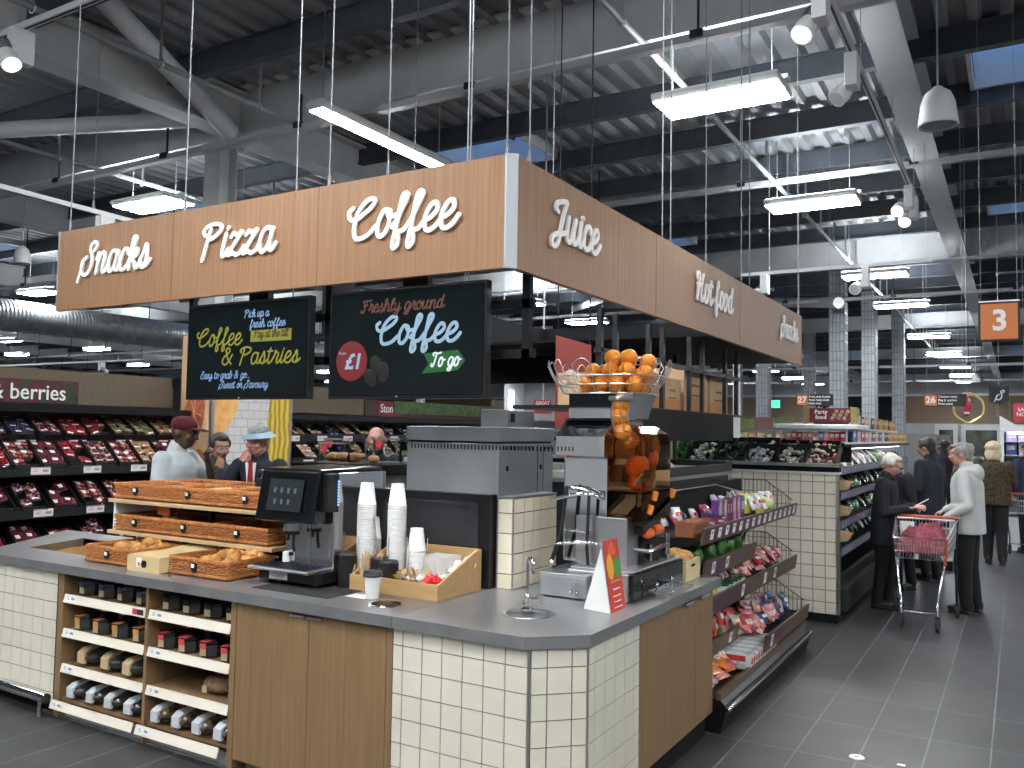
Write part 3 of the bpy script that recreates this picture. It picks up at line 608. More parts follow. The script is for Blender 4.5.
# ------------------------------------------------------------------ tiled plinths: every tile a bevelled slab over the grout
def tile_face(mb, p0, d, n, width, z0, z1, first=None, s=.103, g=.0035):
    """tiles on a vertical face from p0 along d (unit), facing n; mat 1 = grout, mat 0 = tile"""
    d = Vector(d); n = Vector(n); p0 = Vector(p0)
    def blk(u0, u1, a, b, h0, h1, bv=0.0):
        q = lambda u, z, h: tuple(p0+d*u+n*h+Vector((0, 0, z-p0.z)))
        vs = [q(u0, a, h0), q(u1, a, h0), q(u1, b, h0), q(u0, b, h0), q(u0+bv, a+bv, h1), q(u1-bv, a+bv, h1), q(u1-bv, b-bv, h1), q(u0+bv, b-bv, h1)]
        mb._add(vs, [(4, 5, 6, 7), (0, 1, 5, 4), (1, 2, 6, 5), (2, 3, 7, 6), (3, 0, 4, 7)])
    mb.mat(1); blk(0, width, z0, z1, -.001, .001)
    mb.mat(0); us = [0.0]; u = first if first is not None else s
    while u < width-.01: us.append(u); u += s
    us.append(width); zs = [z1]; z = z1-.075
    while z > z0+.012: zs.append(z); z -= s
    zs.append(z0)
    for i in range(len(us)-1):
        for j in range(len(zs)-1): blk(us[i]+g/2, us[i+1]-g/2, zs[j+1]+g/2, zs[j]-g/2, .001, .005, .0012)
def plinth(lab, poly, faces, z0, z1, loc):
    t = thing('tiled_plinth', lab, 'counter base', loc)
    mb = MB(); mb.prism(poly, 'z', z0, z1-.16); mb.build('core', grout, t, world=True)
    mb = MB()
    for f in faces: tile_face(mb, f[0], f[1], f[2], f[3], z0, z1, f[4])
    o = mb.build('tile_cladding', [cream_tile, grout], t, world=True)
    mb = MB(); 
    return t
r2 = math.sqrt(.5)
t = plinth('cream tiled corner base under the tap worktop', [(-2.355, 3.0), (-1.672, 3.0), (-1.505, 3.162), (-1.505, 3.70), (-2.355, 3.70)],
       [((-2.352, 3.0, 0), (1, 0, 0), (0, -1, 0), .672, .053), ((-1.668, 3.0, 0), (.7178, .6963, 0), (.6963, -.7178, 0), .232, .066), ((-1.5, 3.17, 0), (0, 1, 0), (1, 0, 0), .53, .053)], .10, TB-.002, (-1.9, 3.3, 0))
mb = MB(); mb.cyl((-1.675, 2.998, .1), (-1.675, 2.998, TB), .006, 8); mb.cyl((-1.500, 3.163, .1), (-1.500, 3.163, TB), .006, 8); mb.build('corner_bead', steel, t, world=True)
MB().prism([(-2.355, 3.02), (-1.69, 3.02), (-1.525, 3.18), (-1.525, 3.7), (-2.355, 3.7)], 'z', 0, .1).build('kick_board', black_matt, t, world=True)
t = plinth('cream tiled counter end behind the chrome bumper rail', [(-5.62, 3.02), (-5.45, 3.0), (-4.82, 3.0), (-4.82, 3.6), (-5.62, 3.6)], [((-5.44, 3.0, 0), (1, 0, 0), (0, -1, 0), .62, .08), ((-6.15, 3.85, 0), (.63, -.776, 0), (-.776, -.63, 0), .98, .05)], .08, TB-.002, (-5.2, 3.3, 0))
MB().box(-5.6, -4.83, 3.05, 3.6, 0, .08).build('kick_board', black_matt, t, world=True)
MB().prism([(-6.15, 3.85), (-5.54, 3.09), (-5.3, 3.6), (-5.3, 3.85)], 'z', 0, TB-.16).build('angled_core', grout, t, world=True)
t = thing('bumper_rail', 'low chrome bumper rail before the cream tiled counter end', 'rail', (-5.3, 2.95, 0))
MB().tube([(-5.9, 2.95, .125), (-4.83, 2.93, .125), (-4.78, 2.93, .122)], .028, 14).build('tube', chrome, t, world=True, smooth=40)
MB().ell((-4.775, 2.93, .122), (.012, .03, .03), 12, 8).build('end_cap', rubber, t, world=True, smooth=40)
MB().cyl((-4.87, 2.95, 0), (-4.87, 2.95, .11), .010, 8).build('post', steel, t, world=True); MB().cyl((-5.6, 2.95, 0), (-5.6, 2.95, .11), .010, 8).build('post', steel, t, world=True)

# ------------------------------------------------------------------ bread shelf unit and cupboards
YF = 3.0
u = thing('bread_shelf_unit', 'oak bread shelf unit with two bays and cream price strips', 'shelf unit', (-4.06, 3.3, 0))
for x0, x1 in ((-4.815, -4.765), (-4.028, -4.006), (-3.372, -3.335)): MB().box(x0, x1, YF, 3.55, .0, TB-.002).build('side_panel', oak, u, world=True, bevel=.002)
MB().box(-4.765, -3.372, 3.53, 3.55, .0, TB-.002).build('back_panel', mat('unit_back', (.06, .04, .022), .6), u, world=True)
MB().box(-4.765, -3.372, 3.04, 3.06, .0, .06).build('kick_board', mat('kick_grey', (.16, .165, .17), .5), u, world=True)
price_ink = mat('price_ink', (.25, .27, .36), .6)
SH = (.70, .505, .305, .115)
def strip_label(x, z, y, parent):
    tk = MB().box(x, x+.085, y-.0012, y-.0004, z-.036, z-.006).build('price_ticket', card_white, parent, world=True)
    mb = MB(); mb.box(x+.05, x+.08, y-.002, y-.001, z-.027, z-.013)
    for k in range(3): mb.box(x+.006, x+.03, y-.002, y-.001, z-.014-.007*k, z-.011-.007*k)
    o = mb.build('ticket_print', price_ink, None); o.parent = parent; o.location = -Vector(parent.location)
for bx0, bx1 in ((-4.765, -4.028), (-4.006, -3.372)):
    for k, z in enumerate(SH):
        MB().box(bx0+.001, bx1-.001, YF+.02, 3.52, z-.025, z-.006).build('shelf', oak, u, world=True)
        yy = YF-.004 if k < 3 else YF-.06
        mb = MB(); mb.prism([(yy, z-.045), (yy+.004, z-.045), (yy+.02, z), (yy+.012, z+.002)], 'x', bx0+.004, bx1-.004)
        mb.build('price_strip', cream_strip, u, world=True)
        strip_label(bx0+.03, z+.002, yy+.004, u)
MB().box(-4.13, -4.04, YF-.0055, YF-.004, .665, .694).build('card_sign', black_print, u, world=True)
MB().box(-4.128, -4.09, YF-.0062, YF-.0055, .667, .692).build('card_print', red_print, u, world=True)
c = thing('oak_cupboard', 'oak double cupboard below the coffee machine', 'cupboard', (-2.85, 3.3, 0))
mb = MB(); mb.box(-3.333, -2.36, YF+.02, 3.6, .1, TB-.002); mb.box(-2.39, -2.357, YF, 3.6, .0, TB-.002); mb.box(-3.3, -2.39, YF+.06, 3.55, 0, .1); mb.build('carcass', oak, c, world=True)
for x0, x1, hx in ((-3.33, -2.852, -2.93), (-2.848, -2.393, -2.82)):
    d = MB().box(x0, x1, YF, YF+.019, .06, TB-.006).build('door', oak, c, world=True, bevel=.0015)
    mb = MB(); mb.box(hx-.035, hx+.055, YF-.012, YF+.004, .806, .810); mb.box(hx-.035, hx+.055, YF-.012, YF-.009, .796, .81)
    o = mb.build('handle', steel, None); o.parent = d; o.location = -Vector(c.location)
c = thing('oak_cupboard', 'oak cupboard at the aisle end below the juicer', 'cupboard', (-1.8, 4.25, 0))
mb = MB(); mb.box(-2.2, -1.52, 3.705, 4.80, .13, TB-.002); mb.build('carcass', oak, c, world=True)
MB().box(-2.2, -1.54, 3.72, 4.79, 0, .13).build('kick_board', black_matt, c, world=True)
for y0, y1, hy in ((3.712, 4.50, 4.36), (4.503, 4.80, 4.61)):
    d = MB().box(-1.519, -1.50, y0, y1, .13, TB-.006).build('door', oak, c, world=True, bevel=.0015)
    mb = MB(); mb.box(-1.504, -1.482, hy-.06, hy+.06, .806, .811); mb.box(-1.484, -1.480, hy-.06, hy+.06, .796, .811)
    o = mb.build('handle', chrome, None); o.parent = d; o.location = -Vector(c.location)
# ------------------------------------------------------------------ wicker baskets and the pastry stand
wicker = noisy('wicker', (.30, .10, .025), (.52, .21, .06), 60, .55, lo=.3, hi=.7)
wicker_dark = mat('wicker_base', (.16, .065, .02), .7)
def basket(w, d, h, label, loc, group, clip=True):
    """w x d footprint, front at local y=0"""
    t = thing('wicker_basket', label, 'basket', loc, 0, group)
    def per(k, n):                      # perimeter walk with rounded corners
        s = (k % n)/n*2*(w+d)
        if s < w: return Vector((s, 0, 0)), Vector((0, -1, 0))
        if s < w+d: return Vector((w, s-w, 0)), Vector((1, 0, 0))
        if s < 2*w+d: return Vector((w-(s-w-d), d, 0)), Vector((0, 1, 0))
        return Vector((0, d-(s-2*w-d), 0)), Vector((-1, 0, 0))
    ns = int(2*(w+d)/.026)//2*2; mb = MB(); rows = max(4, int((h-.02)/.0095))
    for r in range(rows):
        pts = []
        for k in range(ns*2):
            p, nn = per(k, ns*2); a = (1 if (k//1) % 4 in (0,) else -1 if k % 4 == 2 else 0)*(1 if r % 2 else -1)
            pts.append(p*.99+nn*(.006*a)+Vector((w*.005, d*.005, .014+r*(h-.02)/rows)))
        mb.tube(pts, .0045, 4, True, 1.0)
    mb.build('woven_side', wicker, t, smooth=80)
    mb = MB(); 
    for zz, rr in ((.006, .0085), (h-.004, .0075), (h+.004, .006)):
        pts = []
        for k in range(ns*2):
            p, nn = per(k, ns*2); pts.append(p+nn*.0025*math.sin(k*1.6)+Vector((0, 0, zz)))
        mb.tube(pts, rr, 6, True)
    mb.build('rim', wicker, t, smooth=60)
    MB().box(.004, w-.004, .004, d-.004, .002, .012).build('floor_panel', wicker_dark, t)
    if clip:
        mb = MB(); mb.M = plane_M((w*.46, -.008, h*.55), (1, 0, 0), (0, 0, 1)); mb.lathe([(.027, -.001), (.027, .004), (.0, .004)], n=6); mb.mat(1).box(-.02, .004, -.004, .016, .0042, .005)
        mb.mat(2).box(-.012, .014, -.05, -.012, .002, .0035); mb.build('price_clip', [black, white_print, clear_plastic], t)
    return t
st = thing('pastry_stand', 'two tier beech pastry stand on the worktop', 'display stand', (-4.3, 3.65, TT))
mb = MB()
for z in (1.02, 1.215): MB().box(-4.97, -3.52, 3.40, 3.98, z-.022, z).build('shelf_board', pale_wood, st, world=True, bevel=.002)
mb = MB(); mb.prism([(3.43, 1.195), (3.97, 1.195), (3.97, TT), (3.60, TT), (3.60, .998), (3.43, .998)], 'x', -4.955, -4.93); mb.build('end_panel', white_paint, st, world=True)
mb = MB(); mb.box(-4.93, -3.52, 3.94, 3.96, TT, 1.2); mb.build('back_panel', black_matt, st, world=True)
for x in (-4.22, -3.62): mb = MB(); mb.box(x, x+.03, 3.55, 3.58, TT, 1.0); mb.box(x, x+.03, 3.55, 3.58, 1.02, 1.195); mb.build('upright', dark_metal, st, world=True)
for x, z in ((-4.62, 1.135), (-4.66, .945)):
    mb = MB(); mb.box(x, x+.11, 3.5, 3.503, z-.005, z+.06); mb.build('orange_ticket', orange_print, st, world=True)
    mb = MB(); mb.box(x+.05, x+.055, 3.503, 3.6, z-.05, z); mb.build('ticket_stem', white_paint, st, world=True)
MB().box(-4.30, -3.44, 3.99, 4.02, 1.30, 1.345).build('top_rail', dark_metal, st, world=True); MB().box(-4.3, -4.27, 3.99, 4.02, TT, 1.3).build('rail_post', dark_metal, st, world=True); MB().box(-3.52, -3.49, 3.99, 4.02, TT, 1.3).build('rail_post', dark_metal, st, world=True)
b1 = basket(.45, .33, .085, 'low wicker basket of croissants at the basin end of the worktop', (-4.755, 3.125, TT+.008), 'wicker baskets on the worktop')
b2 = dup(b1, (-4.005, 3.125, TT+.008), 0, 'low wicker basket of croissants beside the coffee machine')
b3 = basket(.445, .36, .082, 'empty wicker basket on the middle tier at the panelled end', (-4.93, 3.425, 1.03), 'wicker baskets on the middle tier')
for k, l in ((1, 'empty wicker basket in the middle of the middle tier'), (2, 'empty wicker basket on the middle tier behind the coffee machine')): dup(b3, (-4.93+.455*k, 3.425, 1.03), 0, l)
b4 = basket(.475, .30, .082, 'wicker basket on the top tier holding a dark loaf', (-4.945, 3.425, 1.226), 'wicker baskets on the top tier')
dup(b4, (-4.945+.485, 3.425, 1.226), 0, 'wicker basket in the middle of the top tier, baguettes across it'); dup(b4, (-4.945+.97, 3.425, 1.226), 0, 'wicker basket on the top tier nearest the coffee machine screen')
for k, l in ((0, 'back wicker basket on the top tier at the berry shelves end'), (1, 'back wicker basket in the middle of the top tier'), (2, 'back wicker basket on the top tier next to the coffee machine')):
    q = dup(b4, (-4.945+.485*k, 3.735, 1.226), 0, l)
# cardboard tray between the croissant baskets
t = thing('card_box', 'pale card box between the two croissant baskets', 'box', (-4.295, 3.07, TT))
MB().box(0, .275, 0, .012, 0, .085).build('front_panel', mat('pale_card', (.56, .43, .22), .7), t); mb = MB(); mb.box(0, .275, .012, .42, 0, .004); mb.box(0, .004, .012, .42, 0, .085); mb.box(.271, .275, .012, .42, 0, .085); mb.box(0, .275, .416, .42, 0, .085); mb.prism([(.012, .083), (.25, .083), (.42, .10), (.42, .104), (.25, .088), (.012, .088)], 'x', 0, .275); mb.build('box_sides', MATS['pale_card'], t)
mb = MB(); mb.M = plane_M((.15, -.004, .045), (1, 0, 0), (0, 0, 1)); mb.lathe([(.022, -.001), (.022, .004), (0, .004)], n=6); mb.mat(1).box(-.06, -.02, -.02, .03, .0, .003); mb.mat(2).box(-.05, -.03, -.012, .008, .003, .004); mb.build('price_clip', [black, white_print, orange_print], t)
crust = noisy('croissant_crust', (.50, .24, .06), (.30, .115, .028), 22, .45, bmp=.25, lo=.4, hi=.65)
def croissant_mesh():
    mb = MB(); pts = []; rr = []
    for k in range(41):
        a = -1.25+2.5*k/40; pts.append((.062*math.sin(a)*1.15, .05*(1-math.cos(a)), .026)); u = k/40; rr.append(max(.006, .030*math.sin(PI*u)**.7*(1+.24*abs(math.sin(u*PI*5)))))
    mb.tube(pts, rr, 10); return mb
c0 = croissant_mesh().build('croissant', crust, None, smooth=60); first = True
random.seed(3)
def lay_croissants(x0, x1, y0, y1, z, spots, lab, grp):
    global first
    for i, (u, v, dz, rz) in enumerate(spots):
        loc = (x0+(x1-x0)*u, y0+(y1-y0)*v, z+dz)
        if first: o = c0; o.location = loc; o.rotation_euler = (0.05, 0, rz); first = False
        else: o = c0.copy(); C.objects.link(o); o.location = loc; o.rotation_euler = (random.uniform(-.2, .2), random.uniform(-.2, .2), rz)
        tag(o, lab, 'croissant', grp)
lay_croissants(-4.74, -4.32, 3.15, 3.44, TT+.022, [(.45, .25, .042, .3), (.2, .55, .02, .1), (.4, .6, .03, 2.9), (.62, .45, .034, 1.0), (.85, .3, .02, 2.0), (.7, .75, .0, .5), (.55, .8, .05, .3), (.85, .7, .03, 1.4)], 'golden croissant in the wicker basket at the basin end', 'croissants in the basin end basket')
lay_croissants(-3.99, -3.58, 3.15, 3.44, TT+.022, [(.25, .5, .01, .4), (.5, .4, .03, 2.2), (.62, .55, .055, .9), (.78, .4, .035, 1.8), (.9, .65, .03, .2), (.6, .8, .04, 2.7), (.4, .75, .02, 1.0), (.85, .85, .05, .4), (.45, .2, .005, 2.6)], 'golden croissant in the wicker basket beside the coffee machine', 'croissants in the coffee machine basket')
bag_crust = noisy('baguette_crust', (.56, .33, .12), (.40, .19, .055), 14, .5, bmp=.2)
def baguette(p, q, r, lab, m=None, grp='baguettes in the top baskets'):
    p = Vector(p); q = Vector(q); o = MB().tube([p.lerp(q, k/12)-p for k in range(13)], [r*(.35 if k in (0, 12) else .85 if k in (1, 11) else 1+.07*math.sin(k*2.4)) for k in range(13)], 10).build('baguette', m or bag_crust, None, smooth=60); o.location = p; return tag(o, lab, 'baguette', grp)
baguette((-4.42, 3.50, 1.262), (-4.0, 3.66, 1.268), .024, 'pale baguette lying across the middle top basket'); baguette((-4.43, 3.62, 1.262), (-4.02, 3.56, 1.305), .022, 'baguette crossing another in the middle top basket')
baguette((-3.95, 3.50, 1.268), (-3.55, 3.60, 1.318), .022, 'baguette propped on the rim nearest the coffee machine'); baguette((-3.95, 3.64, 1.262), (-3.53, 3.52, 1.262), .022, 'baguette lying low in the basket nearest the coffee machine')
baguette((-4.4, 3.95, 1.27), (-3.9, 3.85, 1.285), .026, 'baguette in the back middle basket of the top tier')
o = MB().ell((0, 0, 0), (.075, .05, .035), 18, 10).build('rye_loaf', noisy('rye_crust', (.05, .025, .02), (.10, .05, .03), 20, .6), None, smooth=60); o.location = (-4.60, 3.62, 1.285); tag(o, 'dark round loaf in the top basket at the panelled end', 'loaf')

# ------------------------------------------------------------------ packed goods in the bread shelf unit
film_dark = mat('tub_plastic', (.03, .028, .027), .14, 0, .6)
biscuit = noisy('biscuit_brown', (.16, .075, .03), (.05, .025, .012), 30, .5)
lab_tan = mat('label_tan', (.35, .27, .15), .6); lab_blue = mat('lid_blue', (.025, .03, .07), .4); lab_red = mat('label_red', (.46, .05, .06), .5); lab_org = mat('label_orange', (.45, .19, .06), .5)
lab_cream = mat('label_cream', (.46, .33, .19), .6); lab_white = mat('label_white', (.46, .48, .50), .5)
def tub(lidm, labm, top):
    t = thing('biscuit_tub', 'x', 'biscuit tub')
    r = .065; pl = [(r*math.cos(PI/8+PI/4*k), r*math.sin(PI/8+PI/4*k)) for k in range(8)]
    mb = MB(); mb.loft([[(x*a, y*a, z) for x, y in pl] for a, z in ((.82, 0), (.95, .012), (1, .03), (1, .06), (.92, .068))]); mb.build('tub', film_dark, t)
    mb = MB(); mb.loft([[(x*a, y*a, z) for x, y in pl] for a, z in ((1.02, .066), (1.03, .072), (.97, .082))]); mb.build('lid', lidm, t)
    mb = MB(); w = .026; y = -r*.93
    mb.box(-w*.8, w*.8, y-.004, y-.001, .012, .048); mb.mat(1).box(-w*.8, w*.8, y-.0065, y-.001, .048, .074); mb.box(-w, w, y-.0065, -.005, .0825, .0835); mb.build('wrap_label', [labm, top], t)
    return t
def loaf_bag(labm, l=.24, w=.075, h=.085, inner=film_dark):
    t = thing('loaf_bag', 'x', 'bagged loaf')
    mb = MB(); R = []
    for k in range(9):
        u = k/8; a = (.35, .8, 1.0, 1.03, 1.02, 1.04, 1.0, .75, .12)[k]
        R.append([(w*a*math.cos(q)*(1+.05*math.sin(3*q+k)), l*u, h/2+h/2*a*math.sin(q)*(1+.05*math.cos(4*q+2*k))) for q in [2*PI*i/14 for i in range(14)]])
    mb.loft(R); mb.build('bag', inner, t, smooth=50)
    mb = MB()
    mb.loft([[(w*.52*c, yy, h/2+(h/2+.004)*s) for c, s in [(math.cos(a), math.sin(a)) for a in [PI*.15+PI*.7*k/8 for k in range(9)]]] for yy in (.03, .10)], False, False)
    mb.box(-w*.38, w*.38, -.005, .012, h*.22, h*.80); mb.prism([(-.005, h*.80), (.012, h*.80), (.11, h*1.06), (.10, h*1.07), (.03, h*1.02)], 'x', -w*.38, w*.38)
    mb.build('paper_label', labm, t); return t
def row(proto, xs, y, z, lab, grp, back=2, dy=.15, hidden=None):
    """front item plus the ones queued behind it"""
    n = 0
    for i, x in enumerate(xs):
        for b in range(back+1):
            l = lab % (('front ', ORD[i]) if b == 0 else ('', ORD[i])) if '%' in lab else lab
            l = l if b == 0 else l.replace('front', 'rear')
            if proto.get('label') == 'x': q = proto; q.location = (x, y, z); q['label'] = l; q['group'] = grp
            else: dup(proto, (x, y+dy*b+random.uniform(-.004, .004), z), random.uniform(-.06, .06), l, grp)
Lx = (-4.655, -4.48, -4.31, -4.135); Rx = (-3.92, -3.755, -3.595, -3.435); ZS = [z-.004 for z in SH]
random.seed(5)
row(tub(lab_blue, lab_tan, lab_blue), Lx, 3.105, ZS[0], 'blue lidded biscuit tub with tan label, top shelf, basin side bay', 'blue lidded tubs in the basin side bay')
row(tub(black_gloss, lab_tan, black), Rx, 3.105, ZS[0], 'black lidded biscuit tub with tan label, top shelf, bay beside the cupboard', 'black lidded tubs beside the cupboard')
row(tub(black_gloss, lab_tan, lab_org), Lx, 3.085, ZS[1], 'biscuit tub with orange topped label on the second shelf', 'orange labelled tubs')
row(tub(black_gloss, lab_tan, lab_red), Rx, 3.085, ZS[1], 'biscuit tub with red topped label on the second shelf', 'red labelled tubs')
row(loaf_bag(lab_cream, .26, .085, .10), (-4.615, -4.40, -4.205), 3.03, ZS[2], 'dark bagged loaf with cream label on the third shelf', 'cream labelled loaves', 1, .25)
row(loaf_bag(lab_white, .26, .072, .09), [x-.005 for x in Lx], 3.0, ZS[3]+.001, 'bagged loaf with white label, bottom shelf, basin side bay', 'white labelled loaves in the basin side bay', 1, .26)
row(loaf_bag(lab_white, .26, .072, .09, noisy('bag_brown', (.03, .022, .016), (.22, .13, .07), 25, .2)), [x-.0 for x in Rx], 3.0, ZS[3]+.001, 'bagged loaf with white label, bottom shelf, bay beside the cupboard', 'white labelled loaves beside the cupboard', 1, .26)
t = thing('round_loaf', 'lone round seeded loaf in clear bag on the third shelf', 'loaf', (-3.585, 3.14, ZS[2]))
loaf_m = noisy('seeded_loaf', (.32, .20, .11), (.14, .08, .045), 40, .35, bmp=.3)
MB().ell((0, 0, .048), (.10, .075, .046), 20, 12).build('crumb', loaf_m, t, smooth=60); MB().box(-.055, -.02, -.076, -.072, .012, .05).build('paper_label', lab_cream, t)
mb = MB(); mb.tube([(.09, 0, .04), (.14, .01, .03), (.17, .0, .045)], [.03, .012, .03], 8); mb.build('bag_neck', clear_plastic, t)

# ------------------------------------------------------------------ coffee machine
cm = thing('coffee_machine', 'black and steel coffee machine with a cup menu touchscreen', 'coffee machine', (-3.2, 3.45, TT))
MB().box(-3.33, -2.82, 3.09, 3.40, TT, TT+.003).build('rubber_mat', rubber, cm, world=True)
mb = MB(); mb.rrect(-3.44, -3.01, 3.22, 3.72, .03, .895, .955); mb.build('base', black, cm, world=True, bevel=.006)
for x in (-3.38, -3.08):
    for y in (3.28, 3.66): MB().lathe([(.022, 0), (.026, .012), (.020, .024)], (x, y, TT+.002), 12).build('foot', steel if x > -3.2 else black, cm, world=True)
mb = MB(); mb.box(-3.45, -3.03, 3.165, 3.36, .952, .968); mb.build('drip_tray', steel, cm, world=True, bevel=.005)
mb = MB(); mb.box(-3.43, -3.06, 3.18, 3.35, .968, .971); mb.mat(1)
for k in range(14): mb.box(-3.42+.026*k, -3.412+.026*k, 3.185, 3.345, .971, .974)
mb.build('drip_grate', [mat('grate_violet', (.05, .05, .08), .4), black], cm, world=True)
mb = MB(); mb.box(-3.37, -3.02, 3.36, 3.72, .955, 1.40); mb.mat(1).box(-3.366, -3.20, 3.352, 3.36, .975, 1.19); mb.box(-3.195, -3.03, 3.352, 3.36, .975, 1.19); mb.build('steel_body', [steel, chrome], cm, world=True, bevel=.004)
mb = MB(); mb.box(-3.045, -3.012, 3.33, 3.74, .955, 1.45); mb.build('side_panel', chrome, cm, world=True, bevel=.006)
mb = MB(); mb.prism([(3.20, 1.20), (3.42, 1.18), (3.74, 1.40), (3.74, 1.475), (3.27, 1.47), (3.25, 1.462)], 'x', -3.45, -3.045); mb.build('hood', black_gloss, cm, world=True, bevel=.012)
mb = MB(); mb.prism([(3.26, 1.26), (3.36, 1.25), (3.36, 1.45), (3.28, 1.45)], 'x', -3.046, -3.008); mb.build('hood_side', black, cm, world=True, bevel=.006)
tl = Vector((0, .05, .262)).normalized(); sm_ = plane_M((-3.245-cm.location.x, 3.2215-.0065-cm.location.y, 1.335-TT), (1, 0, 0), tl)
disp = glow('coffee_display', (.008, .02, .032), .15); icon = glow('coffee_icon', (.22, .36, .42), .25)
mb = MB(); mb.M = sm_; mb.box(-.12, .12, -.082, .082, -.001, .002); ds = mb.build('touchscreen', disp, cm)
mb = MB(); mb.M = sm_
for r in range(2):
    for k in range(4 if r == 0 else 3):
        x = -.075+.047*k+.01*r; y = .022-.058*r; mb.prism([(x-.006, y-.012), (x+.006, y-.012), (x+.009, y+.012), (x-.009, y+.012)], 'z', .002, .003); mb.box(x-.010, x+.010, y+.014, y+.016, .002, .003)
mb.build('cup_icons', icon, cm)
mb = MB(); mb.cyl((-3.245, 3.27, 1.19), (-3.245, 3.27, 1.15), .045, 16); mb.mat(1).box(-3.28, -3.21, 3.25, 3.29, 1.13, 1.152); mb.tube([(-3.225, 3.265, 1.13), (-3.225, 3.262, 1.09), (-3.22, 3.262, 1.06), (-3.215, 3.262, 1.045)], .008, 8); mb.tube([(-3.262, 3.265, 1.13), (-3.262, 3.262, 1.10)], .007, 8); mb.build('spout', [chrome, black], cm, world=True, smooth=40)
led_blue = glow('led_blue', (.25, .5, 1.0), 2.2); mb = MB()
for k in range(9): mb.box(-3.0075, -3.005, 3.345, 3.355, 1.285+.015*k, 1.294+.015*k)
mb.build('led_strip', led_blue, cm, world=True)
mb = MB(); mb.box(-3.34, -3.215, 3.2135, 3.22, .905, .945); mb.build('name_plate', lab_white, cm, world=True)
text_part('plate_lettering', 'Costa', .03, mat('plate_red', (.35, .06, .05), .5), cm, plane_M((-3.278+3.2, 3.2128-3.45, .926-TT), (1, 0, 0), (0, 0, 1)), .0008, .0003)
MB().lathe([(.0, .02), (.02, .018), (.022, 0)], (0, 0, 0), 12).build('knob', black, cm, smooth=40).location = (-.145, -.105, .13)
mb = MB(); mb.lathe([(.02, 0), (.018, .05), (.012, .055)], (-3.345, 3.335, .975), 10); mb.build('cleaner_bottle', white_print, cm, world=True)

# ------------------------------------------------------------------ cups, lids and the wooden condiment box
cupw = mat('paper_cup', (.72, .71, .70), .55); cupc = mat('paper_cup_cream', (.62, .58, .52), .55)
def cup_mesh(m, full):
    mb = MB(); h = .112
    if full: mb.lathe([(.0, h-.006), (.029, h-.004), (.031, h), (.0325, h), (.046, .006), (.049, .004), (.049, -.001), (.046, -.001), (.044, .006), (.029, h-.01)], n=24, cap=False)
    return mb.mesh('paper_cup', m, 50)
CUP = {id(cupw): cup_mesh(cupw, True), id(cupc): cup_mesh(cupc, True)}
def cups(x, y, z0, n, pitch, m, lab, grp):
    for i in range(n):
        o = bpy.data.objects.new('paper_cup', CUP[id(m)]); C.objects.link(o); o.location = (x+random.uniform(-.0008, .0008), y, z0+i*pitch); tag(o, lab % ('upturned top' if i == n-1 else 'nested') if '%' in lab else lab, 'paper cup', grp if i < n-1 else None)
cups(-2.900, 3.45, TT+.002, 35, .0122, cupw, '%s white paper cup in the tall stack next to the coffee machine', 'nested cups of the stack by the coffee machine')
cups(-2.742, 3.50, TT+.002, 35, .0122, cupw, '%s white paper cup in the tall stack over the stirrers', 'nested cups of the stack over the stirrers')
cups(-2.625, 3.515, TT+.002, 17, .0122, cupw, '%s white paper cup in the short stack beside the napkins', 'nested cups of the short stack')
cups(-3.0, 3.62, TT+.002, 19, .0122, cupc, '%s cream paper cup in the stack behind the black lids', 'nested cups of the cream stack')
lidm = mat('cup_lid', (.014, .014, .015), .35)
LID = MB().lathe([(.047, 0), (.050, .002), (.050, .008), (.045, .011), (.043, .018), (.041, .02), (.0, .018)], n=24, cap=False).mesh('cup_lid', lidm, 40)
def lids(x, y, z0, n, lab):
    for i in range(n):
        o = bpy.data.objects.new('lid_disc', LID); C.objects.link(o); o.location = (x, y, z0+i*.0095); tag(o, 'black plastic cup lid in the stack '+lab, 'cup lid', 'lids in the stack '+lab)
lids(-2.965, 3.39, TT+.002, 17, 'in front of the cream cups'); lids(-2.80, 3.44, TT+.002, 16, 'between the two tall cup stacks'); lids(-2.712, 3.405, TT+.002, 15, 'beside the short cup stack')
t = thing('takeaway_cup', 'lone takeaway cup with black lid standing before the condiment box', 'cup', (-2.667, 3.23, TT))
MB().lathe([(.0, .002), (.030, 0), (.031, .003), (.043, .108), (.0, .108)], n=28, cap=False).build('cup', cupw, t, smooth=40); MB().lathe([(.047, .104), (.048, .110), (.044, .115), (.042, .128), (.039, .130), (.0, .127)], n=28, cap=False).build('lid', lidm, t, smooth=40)
tag(MB().box(-2.80, -2.69, 3.19, 3.27, TT, TT+.002).build('paper_slip', white_print, None), 'white paper slip lying beside the takeaway cup', 'paper')
cb = thing('condiment_box', 'open wooden condiment box with sloping sides', 'box', (-2.63, 3.5, TT))
x0, x1, y0, y1 = -2.905, -2.362, 3.335, 3.715; zb = TT
MB().box(x0, x1, y0, y0+.014, zb, zb+.078).build('front_board', box_wood, cb, world=True, bevel=.0015)
MB().box(x0, x1, y1-.014, y1, zb, zb+.205).build('back_board', box_wood, cb, world=True, bevel=.0015)
for xa in (x0, x1-.014): MB().prism([(y0+.014, zb), (y1-.014, zb), (y1-.014, zb+.205), (y1-.05, zb+.20), (y0+.014, zb+.076)], 'x', xa, xa+.014).build('side_board', box_wood, cb, world=True)
mb = MB(); mb.box(x0+.014, x1-.014, y0+.014, y1-.014, zb+.002, zb+.014); mb.build('floor_board', box_wood, cb, world=True)
for xx in (-2.76, -2.61, -2.49): MB().box(xx, xx+.006, y0+.014, y0+.17, zb+.014, zb+.07).build('divider', box_wood, cb, world=True)
